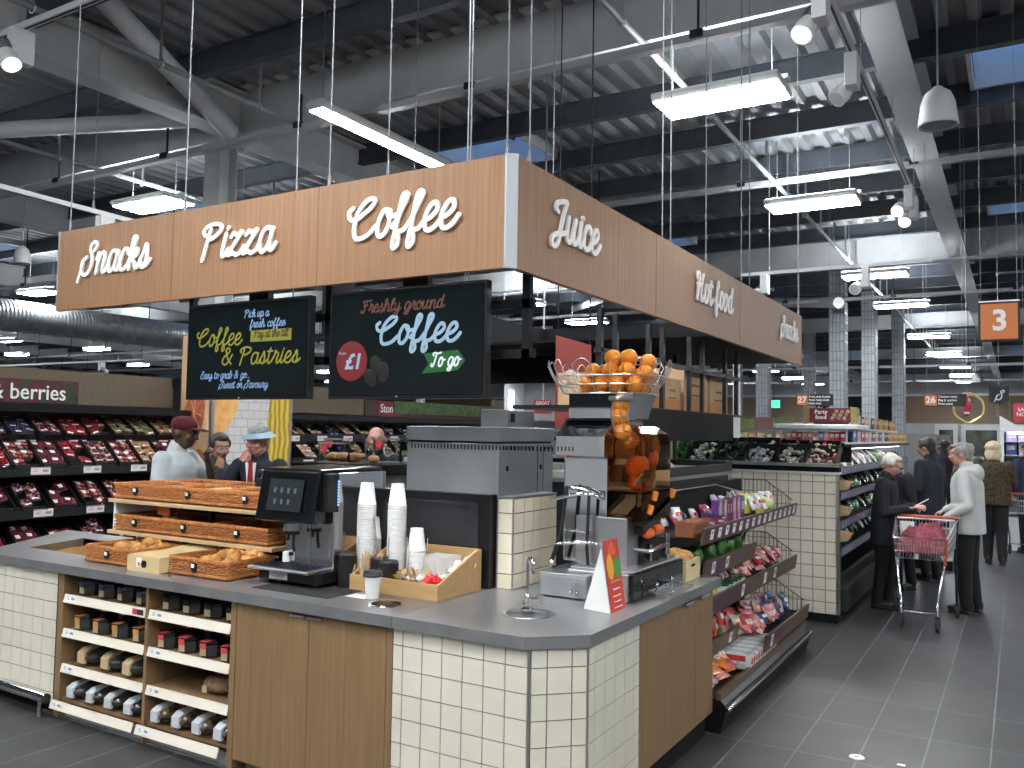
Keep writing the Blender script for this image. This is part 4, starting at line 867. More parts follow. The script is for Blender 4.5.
# contents: bundles nobody could count stay one object each
random.seed(11)
stick = mat('stirrer_wood', (.50, .34, .18), .6)
for i in range(46):
    x = -2.875+.09*random.random(); y = 3.37+.06*random.random(); an = random.uniform(-.35, .4); h = .15+.03*random.random()
    mb = MB(); R = Matrix.Rotation(an, 4, 'Y') @ Matrix.Rotation(random.uniform(-.35, .1), 4, 'X'); mb.M = R; mb.box(-.0028, .0028, -.0008, .0008, 0, h); o = mb.build('wooden_stirrer', stick, None); o.location = (x, y, zb+.016); tag(o, 'wooden stirrer in the fan at the coffee machine end of the box', 'stirrer', 'wooden stirrers in the condiment box')
for i in range(26):
    x = -3.0+.09*random.random(); y = 3.30+.06*random.random(); mb = MB(); mb.M = Matrix.Rotation(random.uniform(-.6, .8), 4, 'Y') @ Matrix.Rotation(random.uniform(-.2, .3), 4, 'X'); mb.box(-.0028, .0028, -.0008, .0008, 0, .12); o = mb.build('wooden_stirrer', stick, None); o.location = (x-.0, y+.07, zb+.004); tag(o, 'wooden stirrer in the loose heap against the coffee machine', 'stirrer', 'stirrers heaped by the machine')
def sachet_mesh(w, h, d, m):
    mb = MB(); n = 6; R = []
    for k in range(n+1):
        u = k/n; b = d*math.sin(PI*u)+.0008; R.append([(-w/2, -b/2, h*u), (0, -b*.8, h*u), (w/2, -b/2, h*u), (w/2, b/2, h*u), (0, b*.8, h*u), (-w/2, b/2, h*u)])
    mb.loft(R); return mb.mesh('sachet', m, 40)
def sachets(n, xa, xb, ya, yb, z, m, cat, lab, grp, w=.035, h=.05, d=.006, lie=.9):
    me = sachet_mesh(w, h, d, m)
    for i in range(n):
        o = bpy.data.objects.new('sachet', me); C.objects.link(o); o.location = (random.uniform(xa, xb), random.uniform(ya, yb), z+.028*random.random()); o.rotation_euler = (random.uniform(-lie, lie)-.4, random.uniform(-lie, lie), random.uniform(0, 6.3)); tag(o, lab, cat, grp)
sachets(18, -2.745, -2.67, 3.385, 3.46, zb+.045, mat('sachet_yellow', (.78, .48, .02), .4), 'sachet', 'yellow sachet heaped beside the wooden stirrers', 'yellow sachets', .04, .05, .012)
sachets(34, -2.66, -2.54, 3.385, 3.48, zb+.04, paper_tan, 'sugar sachet', 'brown paper sugar sachet in the condiment box', 'brown sugar sachets', .022, .075, .005)
sachets(30, -2.59, -2.51, 3.38, 3.44, zb+.03, card_white, 'sachet', 'white sachet before the brown sugar sachets', 'white sachets', .028, .045, .006)
sachets(30, -2.46, -2.41, 3.385, 3.44, zb+.03, mat('sachet_red', (.70, .025, .03), .35), 'sachet', 'red sachet heaped at the open corner of the box', 'red sachets', .045, .055, .008)
mb = MB()
for k in range(46): x = -2.60+.0032*k; mb.M = Matrix.Rotation(.05*math.sin(k*1.7), 4, 'Z'); mb.M = None; mb.box(x, x+.0022, 3.52+.004*math.sin(k*2.1), 3.66+.003*math.cos(k), zb+.02, zb+.165+.01*math.sin(k*1.3))
tag(mb.build('paper_napkins', mat('napkin', (.76, .75, .72), .8), None), 'block of white paper napkins standing in the condiment box', 'napkins', kind='stuff')
POT = MB().lathe([(.0, 0), (.012, .001), (.017, .022), (.020, .024), (.020, .026), (.0, .026)], n=14, cap=False).mesh('creamer_pot', mat('creamer', (.74, .74, .72), .35), 40)
for i in range(44):
    o = bpy.data.objects.new('creamer_pot', POT); C.objects.link(o); k = i//11; u = random.random(); o.location = (-2.455+.065*random.random(), 3.50+.17*u, zb+.04+.10*u+.02*random.random()); o.rotation_euler = (random.uniform(0, 6), random.uniform(0, 6), 0); tag(o, 'small white creamer pot heaped along the high side of the box', 'creamer pot', 'creamer pots')
# wire cup holders
t = thing('cup_holder', 'thin clear cup holder posts around the paper cup stacks', 'cup holder', (-2.82, 3.5, TT))
mb = MB()
for (cx_, cy_) in ((-2.90, 3.45), (-2.742, 3.50), (-2.625, 3.515)):
    for a in (.4, 2.5, 4.6): mb.cyl((cx_+.056*math.cos(a), cy_+.056*math.sin(a), TT), (cx_+.056*math.cos(a), cy_+.056*math.sin(a), TT+.26), .0025, 5)
mb.build('posts', wire_metal, t, world=True)
# ------------------------------------------------------------------ back line of the island: dark panels, oven, tiled pier
t = thing('black_cabinet', 'black framed cabinet standing behind the paper cups', 'cabinet', (-2.9, 3.8, TT))
dk = noisy('smoked_panel', (.028, .030, .033), (.045, .047, .050), 3, .22, .3)
mb = MB(); mb.box(-3.52, -2.335, 3.742, 3.81, TT, 1.352); mb.build('carcass', black, t, world=True)
for xa, xb in ((-3.48, -3.0), (-2.92, -2.40)):
    MB().box(xa, xb, 3.736, 3.742, .915, 1.31).build('panel', dk, t, world=True)
    mb = MB()
    for k in range(int((xb-xa-.1)/.022)): mb.box(xa+.06+.022*k, xa+.066+.022*k, 3.7345, 3.737, 1.275, 1.295)
    mb.build('vent_slots', black_matt, t, world=True)
ov = thing('steel_oven', 'tall stainless steel oven cabinet behind the tiled pier', 'oven', (-2.65, 4.1, 0))
st2 = noisy('oven_steel', (.34, .36, .38), (.44, .46, .48), 2.5, .34, .85, r2=.48)
OX0, OX1, OY0, OY1 = -2.93, -2.332, 3.815, 4.42
MB().box(OX0, OX1, OY0, OY1, .0, 1.615).build('body', st2, ov, world=True, bevel=.004); MB().box(OX0-.005, OX1+.005, OY0-.005, OY1+.005, 1.625, 1.702).build('top_cap', st2, ov, world=True, bevel=.005)
MB().box(OX0+.01, OX1-.01, OY0+.01, OY1-.01, 1.612, 1.626).build('gap_band', black, ov, world=True)
mb = MB()
for k in range(41): x = OX0+.03+.022*k; mb.box(x, x+.007, OY0-.0015, OY0+.001, 1.582, 1.606)
for k in range(15): y = OY0+.04+.022*k; mb.box(OX1-.001, OX1+.0015, y, y+.008, 1.582, 1.602)
for k in range(5): y = OY1-.12+.022*k; mb.box(OX1-.001, OX1+.0015, y, y+.008, 1.582, 1.602)
mb.build('vent_slots', black_matt, ov, world=True)
mb = MB(); mb.box(OX1-.001, OX1+.0012, 4.232, 4.236, TT, 1.612); mb.box(OX1-.001, OX1+.0012, 4.30, 4.303, TT, 1.612); mb.build('door_gap', black_matt, ov, world=True)
for y in (3.89, 4.26): MB().box(OX1, OX1+.006, y, y+.02, 1.47, 1.497).build('latch', black, ov, world=True, bevel=.002)
mb = MB(); mb.box(-2.60, -2.42, 4.05, 4.35, 1.703, 1.80); mb.build('control_box', steel, ov, world=True, bevel=.004)
MB().box(-2.419, -2.416, 4.08, 4.12, 1.73, 1.78).build('box_socket', black, ov, world=True)
t = thing('tiled_pier', 'cream tiled pier standing on the worktop behind the tap', 'pier', (-2.27, 4.0, TT))
MB().box(-2.318, -2.234, 3.805, 4.27, TT, 1.34).build('core', grout, t, world=True)
mb = MB(); tile_face(mb, (-2.320, 3.802, 0), (1, 0, 0), (0, -1, 0), .089, TT, 1.335, .09); tile_face(mb, (-2.231, 3.802, 0), (0, 1, 0), (1, 0, 0), .47, TT, 1.335, .103); mb.build('tile_cladding', [noisy('pier_tile', (.74, .66, .52), (.78, .70, .56), 3, .16), grout], t, world=True)
MB().box(-2.325, -2.226, 3.797, 4.275, 1.335, 1.345).build('cap_trim', steel, t, world=True); MB().cyl((-2.229, 3.800, TT), (-2.229, 3.800, 1.335), .004, 6).build('corner_bead', steel, t, world=True)
# water tap with its jug filler
t = thing('water_tap', 'tall chrome swan neck tap over the drip bowl', 'tap', (-1.93, 3.43, TT))
MB().lathe([(.03, 0), (.03, .006), (.018, .012), (.016, .06), (.012, .07)], n=16).build('base', chrome, t, smooth=40)
MB().tube([(0, 0, .06), (0, 0, .20)]+[(.025-.025*math.cos(a), -.02+.02*math.cos(a), .21+.025*math.sin(a)) for a in [PI*k/8 for k in range(9)]]+[(.05, -.04, .17)], .0075, 10).build('swan_neck', chrome, t, smooth=60)
mb = MB(); mb.cyl((0, 0, .045), (.06, .01, .05), .010, 10); mb.cyl((.06, .01, .03), (.06, .01, .075), .016, 12); mb.cyl((0, 0, .03), (-.0, -.05, .04), .006, 8); mb.build('lever', chrome, t, smooth=40)
# steel ice bin
t = thing('ice_bin', 'plain stainless steel bin between the tap and the juicer', 'bin', (-1.9, 3.95, TT))
MB().box(-2.045, -1.79, 3.755, 4.25, TT+.006, .985).build('bin_body', st2, t, world=True, bevel=.006); MB().box(-2.05, -1.785, 3.75, 4.255, .985, .995).build('lid', steel, t, world=True, bevel=.003); mb = MB(); mb.tube([(-1.84, 3.75, .955), (-1.84, 3.72, .955), (-1.84, 3.72, .90)], .008, 8); mb.cyl((-1.86, 3.73, .915), (-1.82, 3.73, .915), .010, 10); mb.build('drain_tap', chrome, t, world=True, smooth=40)
# ------------------------------------------------------------------ orange juicer
jt = thing('orange_juicer', 'steel orange juicer with amber cover and a wire basket on top', 'juicer', (-1.8, 4.15, TT))
mirror = mat('mirror_steel', (.66, .67, .68), .06, 1.0)
MB().box(-1.92, -1.60, 3.81, 4.53, TT+.004, 1.012).build('base', steel, jt, world=True, bevel=.006); MB().box(-1.60, -1.578, 3.82, 4.52, TT+.012, 1.006).build('base_front', black_gloss, jt, world=True, bevel=.004)
MB().box(-1.92, -1.585, 3.84, 4.50, 1.012, 1.022).build('counter_plate', steel, jt, world=True, bevel=.003)
MB().box(-1.95, -1.668, 3.955, 4.10, 1.02, 1.26).build('column', steel, jt, world=True, bevel=.004)
MB().box(-2.035, -1.785, 3.975, 4.42, 1.022, 1.56).build('body', mirror, jt, world=True, bevel=.012)
mb = MB(); mb.prism([(3.93, 1.56), (4.45, 1.56), (4.45, 1.745), (4.04, 1.745), (3.93, 1.665)], 'x', -2.06, -1.785); mb.build('peel_hopper', mirror, jt, world=True, bevel=.004)
mb = MB(); mb.prism([(4.01, 1.7455), (4.44, 1.7455), (4.44, 1.755), (4.01, 1.755)], 'x', -2.05, -1.79); mb.build('hopper_lid', dark_metal, jt, world=True)
amber = mat('amber_cover', (.86, .50, .22), .05, 0, .5, trans=1.0, ior=1.15)
_at = N(amber, 'ShaderNodeTexCoord')
mb = MB()
def shell(z, k=0): return [(-1.78, 3.957+k, z), (-1.615-k, 3.957+k, z), (-1.60-k, 3.972+k, z), (-1.60-k, 4.375-k, z), (-1.615-k, 4.39-k, z), (-1.78, 4.39-k, z)]
mb.loft([shell(1.245), shell(1.40), shell(1.62), shell(1.68, .012), shell(1.715, .05), shell(1.725, .10)], True); mb.build('amber_cover', amber, jt, world=True, bevel=.0)
mb = MB(); mb.loft([[(x, y, z) for x, y, z in shell(zz)] for zz in (1.38, 1.392)], True); mb.build('cover_sill', mat('sill_brown', (.09, .05, .02), .3), jt, world=True)
pulp = noisy('orange_rotor', (.80, .17, .015), (.62, .10, .01), 12, .35)
for (x, y, z, r) in ((-1.68, 4.10, 1.51, .058), (-1.68, 4.10, 1.435, .045), (-1.68, 4.235, 1.55, .05)): mb = MB(); mb.ell((x, y, z), (r*.8, r, r), 16, 10); mb.build('press_ball', pulp, jt, world=True, smooth=60)
mb = MB(); mb.cyl((-1.775, 4.10, 1.6), (-1.70, 4.10, 1.6), .05, 18); mb.cyl((-1.775, 4.24, 1.47), (-1.70, 4.24, 1.47), .045, 18); mb.cyl((-1.775, 4.25, 1.61), (-1.66, 4.25, 1.61), .055, 18); mb.build('press_drum', mat('drum_amber', (.30, .13, .05), .25), jt, world=True, smooth=40)
mb = MB(); mb.prism([(-1.66, 1.42), (-1.655, 1.42), (-1.612, 1.50), (-1.617, 1.50)], 'y', 4.02, 4.13); mb.build('peel_blade', chrome, jt, world=True)
for y, z in ((4.13, 1.365), (4.385, 1.365), (4.07, 1.30)): mb = MB(); mb.cyl((-1.60, y, z-.02), (-1.588, y, z+.022), .017, 14); mb.build('orange_knob', mat('knob_orange', (.80, .25, .03), .3), jt, world=True, smooth=40)
mb = MB(); mb.prism([(4.02, 1.22), (4.40, 1.33), (4.41, 1.36), (4.38, 1.36), (4.02, 1.25)], 'x', -1.72, -1.60); mb.prism([(4.05, 1.17), (4.3, 1.23), (4.3, 1.25), (4.05, 1.21)], 'x', -1.70, -1.62); mb.build('juice_tray', black, jt, world=True, bevel=.004)
mb = MB(); mb.ell((-1.63, 4.14, 1.175), (.03, .055, .028), 14, 8); mb.cyl((-1.63, 4.20, 1.185), (-1.61, 4.26, 1.19), .026, 12); mb.build('spout', pulp, jt, world=True, smooth=50)
mb = MB(); mb.tube([(-1.68, 4.05, 1.10), (-1.60, 4.10, 1.09), (-1.56, 4.22, 1.12)], .010, 8); mb.cyl((-1.64, 4.20, 1.022), (-1.64, 4.20, 1.11), .008, 8); mb.cyl((-1.60, 4.33, 1.05), (-1.60, 4.33, 1.16), .015, 10); mb.tube([(-1.60, 4.33, 1.06), (-1.59, 4.34, .99), (-1.59, 4.335, .97)], .008, 8); mb.build('juice_tap', chrome, jt, world=True, smooth=40)
mb = MB()
for y in (3.98, 4.30): mb.box(-1.585, -1.45, y, y+.012, TT+.03, TT+.038)
for k in range(10): mb.box(-1.575+.013*k, -1.570+.013*k, 3.98, 4.31, TT+.034, TT+.038)
mb.box(-1.455, -1.45, 3.98, 4.312, TT+.022, TT+.04)
for y in (4.03, 4.24): mb.cyl((-1.54, y, TT), (-1.54, y, TT+.07), .006, 8); mb.ell((-1.54, y, TT+.07), .010, 8, 6)
mb.build('drip_grate', chrome, jt, world=True)
for i, (x, y, h) in enumerate(((-1.66, 4.28, .11), (-1.70, 4.2, .13), (-1.66, 4.42, .10))):
    o = MB().lathe([(.0, .003), (.034, .0), (.036, h), (.033, h), (.031, .006), (.0, .006)], n=18, cap=False).build('glass_jug', mat('smoked_glass', (.25, .24, .23), .06, 0, .5, trans=.85, ior=1.2), None, smooth=40); o.location = (x, y, 1.023); tag(o, ('dark glass under the juicer tap', 'tall dark glass beside the juicer column', 'dark glass at the far end of the juicer base')[i], 'glass')
# wire basket and chute
mb = MB(); bc = Vector((-1.86, 4.15, 0))
def ring(hx, hy, z, n=28): return [(bc.x+hx*(abs(math.cos(a))**.75)*(1 if math.cos(a) > 0 else -1), bc.y+hy*(abs(math.sin(a))**.75)*(1 if math.sin(a) > 0 else -1), z) for a in [2*PI*k/n for k in range(n)]]
LV = ((.24, .17, 1.885), (.27, .195, 1.93), (.30, .215, 1.975), (.325, .235, 2.03))
for hx, hy, z in LV[:3]: mb.tube(ring(hx, hy, z), .0032, 5, True)
NR = 28; rr_ = [ring(hx, hy, z, NR) for hx, hy, z in LV]
for k in range(0, NR):
    mb.tube([rr_[0][k], rr_[1][k], rr_[2][k], rr_[3][k]], .0026, 4)
for k in range(0, NR, 2):
    a, b = Vector(rr_[3][k]), Vector(rr_[3][(k+1) % NR]); m_ = (a+b)/2+Vector((0, 0, .03)); mb.tube([a, a.lerp(m_, .6)+Vector((0, 0, .008)), m_, b.lerp(m_, .6)+Vector((0, 0, .008)), b], .0026, 4)
for k in range(12): x = bc.x-.22+.04*k; mb.cyl((x, bc.y-.15, 1.885), (x, bc.y+.15, 1.885), .0025, 4)
mb.build('wire_basket', wire_metal, jt, world=True, smooth=50)
mb = MB(); mb.loft([[(-2.02, 4.0, 1.885), (-1.66, 4.0, 1.885), (-1.66, 4.31, 1.885), (-2.02, 4.31, 1.885)], [(-2.02, 4.0, 1.757), (-1.70, 4.0, 1.757), (-1.70, 4.3, 1.757), (-2.02, 4.3, 1.757)]]); mb.build('feed_hopper', mirror, jt, world=True)
CH = [Vector(p) for p in ((-1.702, 3.94, 1.832), (-1.707, 3.935, 1.765), (-1.692, 3.945, 1.690), (-1.676, 4.00, 1.645))]
mb = MB()
for a in range(6):
    t_ = 2*PI*a/6; mb.tube([p+Vector((.046*math.cos(t_), .046*math.sin(t_), .0)) for p in CH], .0025, 4)
for p in CH: mb.tube([p+Vector((.046*math.cos(q), .046*math.sin(q), 0)) for q in [2*PI*k/16 for k in range(16)]], .0025, 4, True)
mb.tube([CH[0]+Vector((.052*math.cos(q), .052*math.sin(q), .022)) for q in [2*PI*k/16 for k in range(16)]], .012, 6, True); mb.build('chute', wire_metal, jt, world=True, smooth=50)
or_m = noisy('orange_peel', (.70, .235, .010), (.62, .175, .006), 40, .42, bmp=.25)
mb = MB(); mb.ell((0, 0, 0), (.045, .045, .043), 20, 14); mb.mat(1).ell((0, 0, .0425), (.005, .005, .002), 8, 4)
OR = mb.mesh('orange', [or_m, mat('orange_stem', (.12, .16, .03), .7)], 60)
def orange(p, lab, grp): o = bpy.data.objects.new('orange', OR); C.objects.link(o); o.location = p; o.rotation_euler = (random.uniform(-1, 1), random.uniform(-1, 1), random.uniform(0, 6)); return tag(o, lab, 'orange', grp)
for p, l in zip(CH, ('topmost orange in the wire chute of the juicer', 'second orange down the wire chute of the juicer', 'third orange down the chute, above the amber cover', 'lowest orange of the chute, entering the amber cover')): orange(p, l, None)
for (x, y, z) in [(-1.93, 4.03, 1.928), (-1.845, 4.02, 1.93), (-1.76, 4.02, 1.93), (-1.67, 4.04, 1.93), (-1.94, 4.12, 1.93), (-1.85, 4.11, 1.93), (-1.76, 4.10, 1.93), (-1.665, 4.13, 1.93), (-1.88, 4.20, 1.93), (-1.79, 4.20, 1.93), (-1.70, 4.21, 1.93),
                  (-1.90, 4.04, 1.998), (-1.80, 4.03, 2.0), (-1.715, 4.04, 2.0), (-1.63, 4.08, 1.985), (-1.85, 4.13, 2.0), (-1.745, 4.13, 2.0), (-1.66, 4.17, 2.0), (-1.80, 4.06, 2.068), (-1.72, 4.08, 2.07), (-1.63, 4.12, 2.045), (-1.76, 4.17, 2.06)]:
    orange((x, y, z), 'whole orange heaped in the wire basket of the juicer', 'oranges in the wire basket')
for k in range(5): o = orange((-2.06+.075*k, 4.26, 1.92), 'cut looking orange low in the empty side of the wire basket', 'oranges low in the wire basket'); o.location.x = -2.04+.05*k; o.location.z = 1.905; o.scale = (.55, .55, .5); o['label'] = 'small orange lying low in the empty side of the wire basket'
# chrome rails standing on the ice bin
t = thing('chrome_rails', 'bent chrome rails standing over the steel ice bin', 'rail', (-1.92, 3.88, .995))
mb = MB()
for z, dz in ((1.335, .04), (1.105, .03)):
    mb.tube([(-2.07, 3.90, z), (-1.98, 3.87, z+.02), (-1.90, 3.87, z+dz), (-1.83, 3.90, z+dz), (-1.80, 3.96, z+.01)], .009, 8)
mb.tube([(-2.0, 3.93, 1.40), (-1.90, 3.93, 1.395), (-1.83, 3.95, 1.37)], .008, 8); mb.tube([(-2.0, 3.93, 1.185), (-1.84, 3.93, 1.18)], .008, 8)
mb.build('rail', chrome, t, world=True, smooth=50)
mb = MB(); mb.tube([(-1.975, 3.9, 1.41), (-2.0, 3.89, 1.18), (-2.05, 3.88, 1.02), (-2.03, 3.88, .997)], .011, 8); mb.tube([(-1.86, 3.92, 1.38), (-1.87, 3.92, 1.10), (-1.86, 3.92, .997)], .009, 8); mb.build('upright', dark_metal, t, world=True, smooth=50)
mb = MB(); mb.ell((-2.045, 3.88, 1.02), .018, 10, 8); mb.build('joint', chrome, t, world=True, smooth=50)
# tent card
t = thing('tent_card', 'tall folded card with red fruit front beside the juicer', 'card', (-1.62, 3.65, TT))
red_card = mat('red_card', (.56, .05, .035), .5)
mb = MB(); z1 = 1.19; mb._add([(-1.578, 3.57, TT), (-1.578, 3.735, TT), (-1.625, 3.735, z1), (-1.625, 3.57, z1)], [(0, 1, 2, 3)]); mb._add([(-1.580, 3.57, TT), (-1.580, 3.735, TT), (-1.627, 3.735, z1), (-1.627, 3.57, z1)], [(3, 2, 1, 0)]); mb.build('red_front', red_card, t, world=True)
mb = MB(); mb._add([(-1.73, 3.60, TT), (-1.583, 3.567, TT), (-1.63, 3.567, 1.16), (-1.728, 3.60, TT), (-1.583, 3.570, TT), (-1.63, 3.570, 1.16)], [(0, 1, 2), (5, 4, 3), (0, 3, 4, 1), (1, 4, 5, 2), (2, 5, 3, 0)]); mb.box(-1.70, -1.58, 3.60, 3.73, TT, TT+.002); mb.build('white_fold', card_white, t, world=True)
Mc = plane_M((-1.578-t.location.x+.001, 3.6525-t.location.y, 0), (0, 1, 0), Vector((-.047, 0, .315)))
def disc(x, y, rx, ry, m, nm, h=.0008):
    mb = MB(); mb.M = Mc; mb.loft([[(x+rx*math.cos(q), y+ry*math.sin(q), z) for q in [2*PI*k/20 for k in range(20)]] for z in (0, h)]); mb.build(nm, m, t)
disc(-.035, .20, .035, .058, mat('card_orange', (.80, .38, .03), .5), 'fruit_picture'); disc(.04, .19, .035, .05, mat('card_green', (.06, .30, .05), .5), 'fruit_picture', .001)
mb = MB(); mb.M = Mc; mb.prism([(-.05, .25), (.03, .25), (.045, .265), (.01, .312), (-.01, .30), (-.03, .29)], 'z', 0, .0006); mb.build('fruit_picture', mat('card_apple', (.72, .12, .06), .5), t)
for v, w_ in ((.13, .10), (.095, .07), (.065, .085), (.04, .07), (.015, .08)):
    mb = MB(); mb.M = Mc; q = -w_/2
    while q < w_/2: l = random.uniform(.006, .014); mb.box(q, q+l, v, v+.006, 0, .0006); q += l+.004
    mb.build('card_lettering', white_print if v < .12 else mat('card_gold', (.70, .42, .12), .5), t)
# small pale crate of rolls
t = thing('wooden_crate', 'small pale crate of bread rolls at the end of the aisle cupboard', 'crate', (-1.67, 4.68, TT))
mb = MB(); mb.box(-1.78, -1.575, 4.56, 4.575, TT, .985); mb.box(-1.78, -1.575, 4.785, 4.80, TT, .985); mb.box(-1.59, -1.575, 4.575, 4.785, TT, .985); mb.box(-1.78, -1.765, 4.575, 4.785, TT, .985); mb.box(-1.765, -1.59, 4.575, 4.785, TT, TT+.01); mb.mat(1).box(-1.575, -1.5742, 4.65, 4.71, .945, .96); mb.build('crate', [mat('crate_wood', (.62, .50, .27), .6), black], t, world=True, bevel=.002)
roll_m = noisy('roll_crust', (.56, .30, .10), (.42, .20, .06), 12, .45, bmp=.15)
for i, (x, y, z) in enumerate(((-1.63, 4.62, .985), (-1.64, 4.72, .99), (-1.71, 4.65, 1.0), (-1.70, 4.74, .995))): o = MB().ell((0, 0, 0), (.05, .052, .038), 14, 9).build('bread_roll', roll_m, None, smooth=60); o.location = (x, y, z); tag(o, 'round golden bread roll heaped in the pale crate', 'bread roll', 'rolls in the pale crate')

# ------------------------------------------------------------------ aisle snack rack
rk = thing('snack_rack', 'tiered aisle rack of snacks with brown lips and wire ends', 'rack', (-1.75, 6.0, 0))
lip_m = wood('lip_brown', (.115, .075, .052), (.085, .055, .038), (30, 1.2, 30), .5); lip_print = mat('lip_maroon', (.075, .03, .045), .5)
RY0, RY1 = 4.84, 7.10
MB().box(-2.03, -1.98, RY0, RY1, 0, 1.32).build('back_panel', black_matt, rk, world=True)
mb = MB(); mb.prism([(-2.0, .0), (-1.47, .0), (-1.44, .10), (-1.44, .16), (-1.47, .19), (-2.0, .19)], 'y', RY0, RY1); mb.build('base_deck', black, rk, world=True, bevel=.004)
MB().box(-1.492, -1.462, RY0, RY1+.01, .185, .225).build('base_lip', lip_m, rk, world=True); MB().tube([(-1.432, RY0, .135), (-1.432, RY1+.02, .135), (-1.46, RY1+.03, .135)], .016, 10).build('bumper_bar', chrome, rk, world=True, smooth=40)
TIERS = [('top', 1.085, 4.75, RY1, -1.56, 1.15, -2.0), ('middle', .665, RY0, RY1, -1.56, .745, -2.0), ('lower', .285, 5.78, RY1, -1.47, .365, -1.98), ('pouch', .36, RY0, 5.74, -1.64, .43, -1.98), ('greens', .875, 4.86, 5.95, -1.585, .95, -2.0)]
for nm, z, ya, yb, xf, zl, xb in TIERS:
    mb = MB(); mb.prism([(xb, z), (xf, z), (xf-.02, z-.03), (xf-.28, z-.085), (xb, z-.10)], 'y', ya, yb); mb.build('shelf_pan', black_matt, rk, world=True)
    mb = MB(); mb.prism([(xf-.002, z-.03), (xf+.014, z-.03), (xf+.030, zl), (xf+.014, zl)], 'y', ya, yb); mb.build('shelf_lip', lip_m, rk, world=True)
    mb = MB(); mb.prism([(xf+.0155, z-.022), (xf+.0165, z-.022), (xf+.0285, zl-.012), (xf+.0275, zl-.012)], 'y', ya+.02, ya+(yb-ya)*(.55 if nm == 'top' else .35)); mb.build('lip_strip', lip_print, rk, world=True)
    if nm not in ('greens', 'pouch'):
        mb = MB()
        for ye in (yb-.006,):
            top = [(xb+.04, ye, z+.235), (xf-.22, ye, z+.235), (xf-.01, ye, zl+.02)]; mb.tube(top, .005, 6); mb.tube([(xb+.04, ye, z+.12), (xf-.10, ye, z+.12)], .003, 4)
            k = xb+.05
            while k < xf:
                h = z+.235 if k < xf-.22 else z+.235+(zl+.02-z-.235)*(k-(xf-.22))/.21; mb.cyl((k, ye, z), (k, ye, h), .003, 4); k += .033
        mb.build('wire_end', mat('wire_black', (.09, .085, .08), .4, .6), rk, world=True)
    k = ya+.12
    while k < yb-.1:
        if random.random() < (.9 if nm in ('top',) else .5):
            mb = MB(); mb.prism([(xf+.017, z-.012), (xf+.0185, z-.012), (xf+.030, zl-.018), (xf+.0285, zl-.018)], 'y', k, k+.06); mb.mat(1); mb.prism([(xf+.0215, z+.012), (xf+.0225, z+.012), (xf+.0285, zl-.03), (xf+.0275, zl-.03)], 'y', k+.01, k+.045); mb.build('price_ticket', [card_white, price_ink], rk, world=True)
        k += .15 if nm == 'top' else .28
mb = MB()
for z in (1.25,): mb.tube([(-1.95, 5.1, z+.06), (-1.95, 6.3, z+.06), (-1.80, 6.5, z)], .004, 5)
mb.build('wire_fence', wire_metal, rk, world=True)
# goods on the rack: every packet its own object
PAL = {'red': (.55, .05, .04), 'orange': (.75, .20, .03), 'crimson': (.36, .03, .06), 'pink': (.70, .20, .24), 'salmon': (.62, .26, .18), 'white': (.74, .73, .72), 'silver': (.50, .52, .55), 'purple': (.14, .04, .20), 'yellow': (.75, .56, .06), 'lime': (.45, .62, .08), 'green': (.07, .20, .04), 'dark green': (.02, .09, .03), 'navy': (.03, .05, .14), 'blue': (.08, .17, .42), 'cream': (.66, .56, .40), 'brown': (.20, .09, .04), 'black': (.03, .03, .035), 'rust': (.36, .115, .05), 'lilac': (.55, .50, .70)}
def film(c): return noisy('film_'+c.replace(' ', '_'), PAL[c], tuple(min(.9, q*.55+.06) for q in PAL[c]), 18, .22, lo=.48, hi=.60)
PK = {}
def packet(col, w, h, d):
    key = (col, w, h, d)
    if key not in PK:
        mb = MB(); R = []
        for k in range(9):
            u = k/8; b = d*(math.sin(PI*u)**.6 if 0 < u < 1 else 0)+.002; ww = w*(1-.10*math.sin(PI*u)**2)
            R.append([(ww/2*math.cos(q), b/2*math.sin(q), h*u) for q in [2*PI*i/12 for i in range(12)]])
        mb.loft(R); mb.mat(1).box(-w*.28, w*.28, -d*.46-.002, -d*.40, h*.38, h*.62); PK[key] = mb.mesh('snack_packet', [film(col), film('white' if col not in ('white', 'cream', 'silver') else 'red')], 50)
    return PK[key]
BX = {}
def carton(col, w, h, d, acc='white'):
    key = (col, w, h, d, acc)
    if key not in BX:
        mb = MB(); mb.box(-w/2, w/2, -d/2, d/2, 0, h); mb.mat(1).box(-w*.36, w*.36, -d/2-.0008, -d/2, h*.45, h*.8); mb.box(w/2, w/2+.0008, -d*.36, d*.36, h*.4, h*.8); BX[key] = mb.mesh('snack_box', [film(col), film(acc)])
    return BX[key]
def put(me, name, p, rz, lab, cat, grp, rx=0, ry=0, sc=None):
    o = bpy.data.objects.new(name, me); C.objects.link(o); o.location = p; o.rotation_euler = (rx, ry, rz)
    if sc: o.scale = sc
    return tag(o, lab, cat, grp)
random.seed(21); H_ = PI/2
def scatter(n, cols, ya, yb, xa, xb, z, w, h, d, place, tiltr=(-.9, -.2), jz=.04):
    n = int(n*1.5); w, h, d = w*.78, h*.78, d*.85
    for i in range(n):
        c = cols[i % len(cols)]; y = ya+(yb-ya)*(i+.5)/n+random.uniform(-.02, .02)
        put(packet(c, w, h, d), 'snack_packet', (random.uniform(xa, xb), y, z+random.uniform(0, jz)), H_+random.uniform(-.5, .5), '%s snack packet %s' % (c, place), 'snack packet', '%s packets %s' % (c, place), rx=random.uniform(*tiltr))
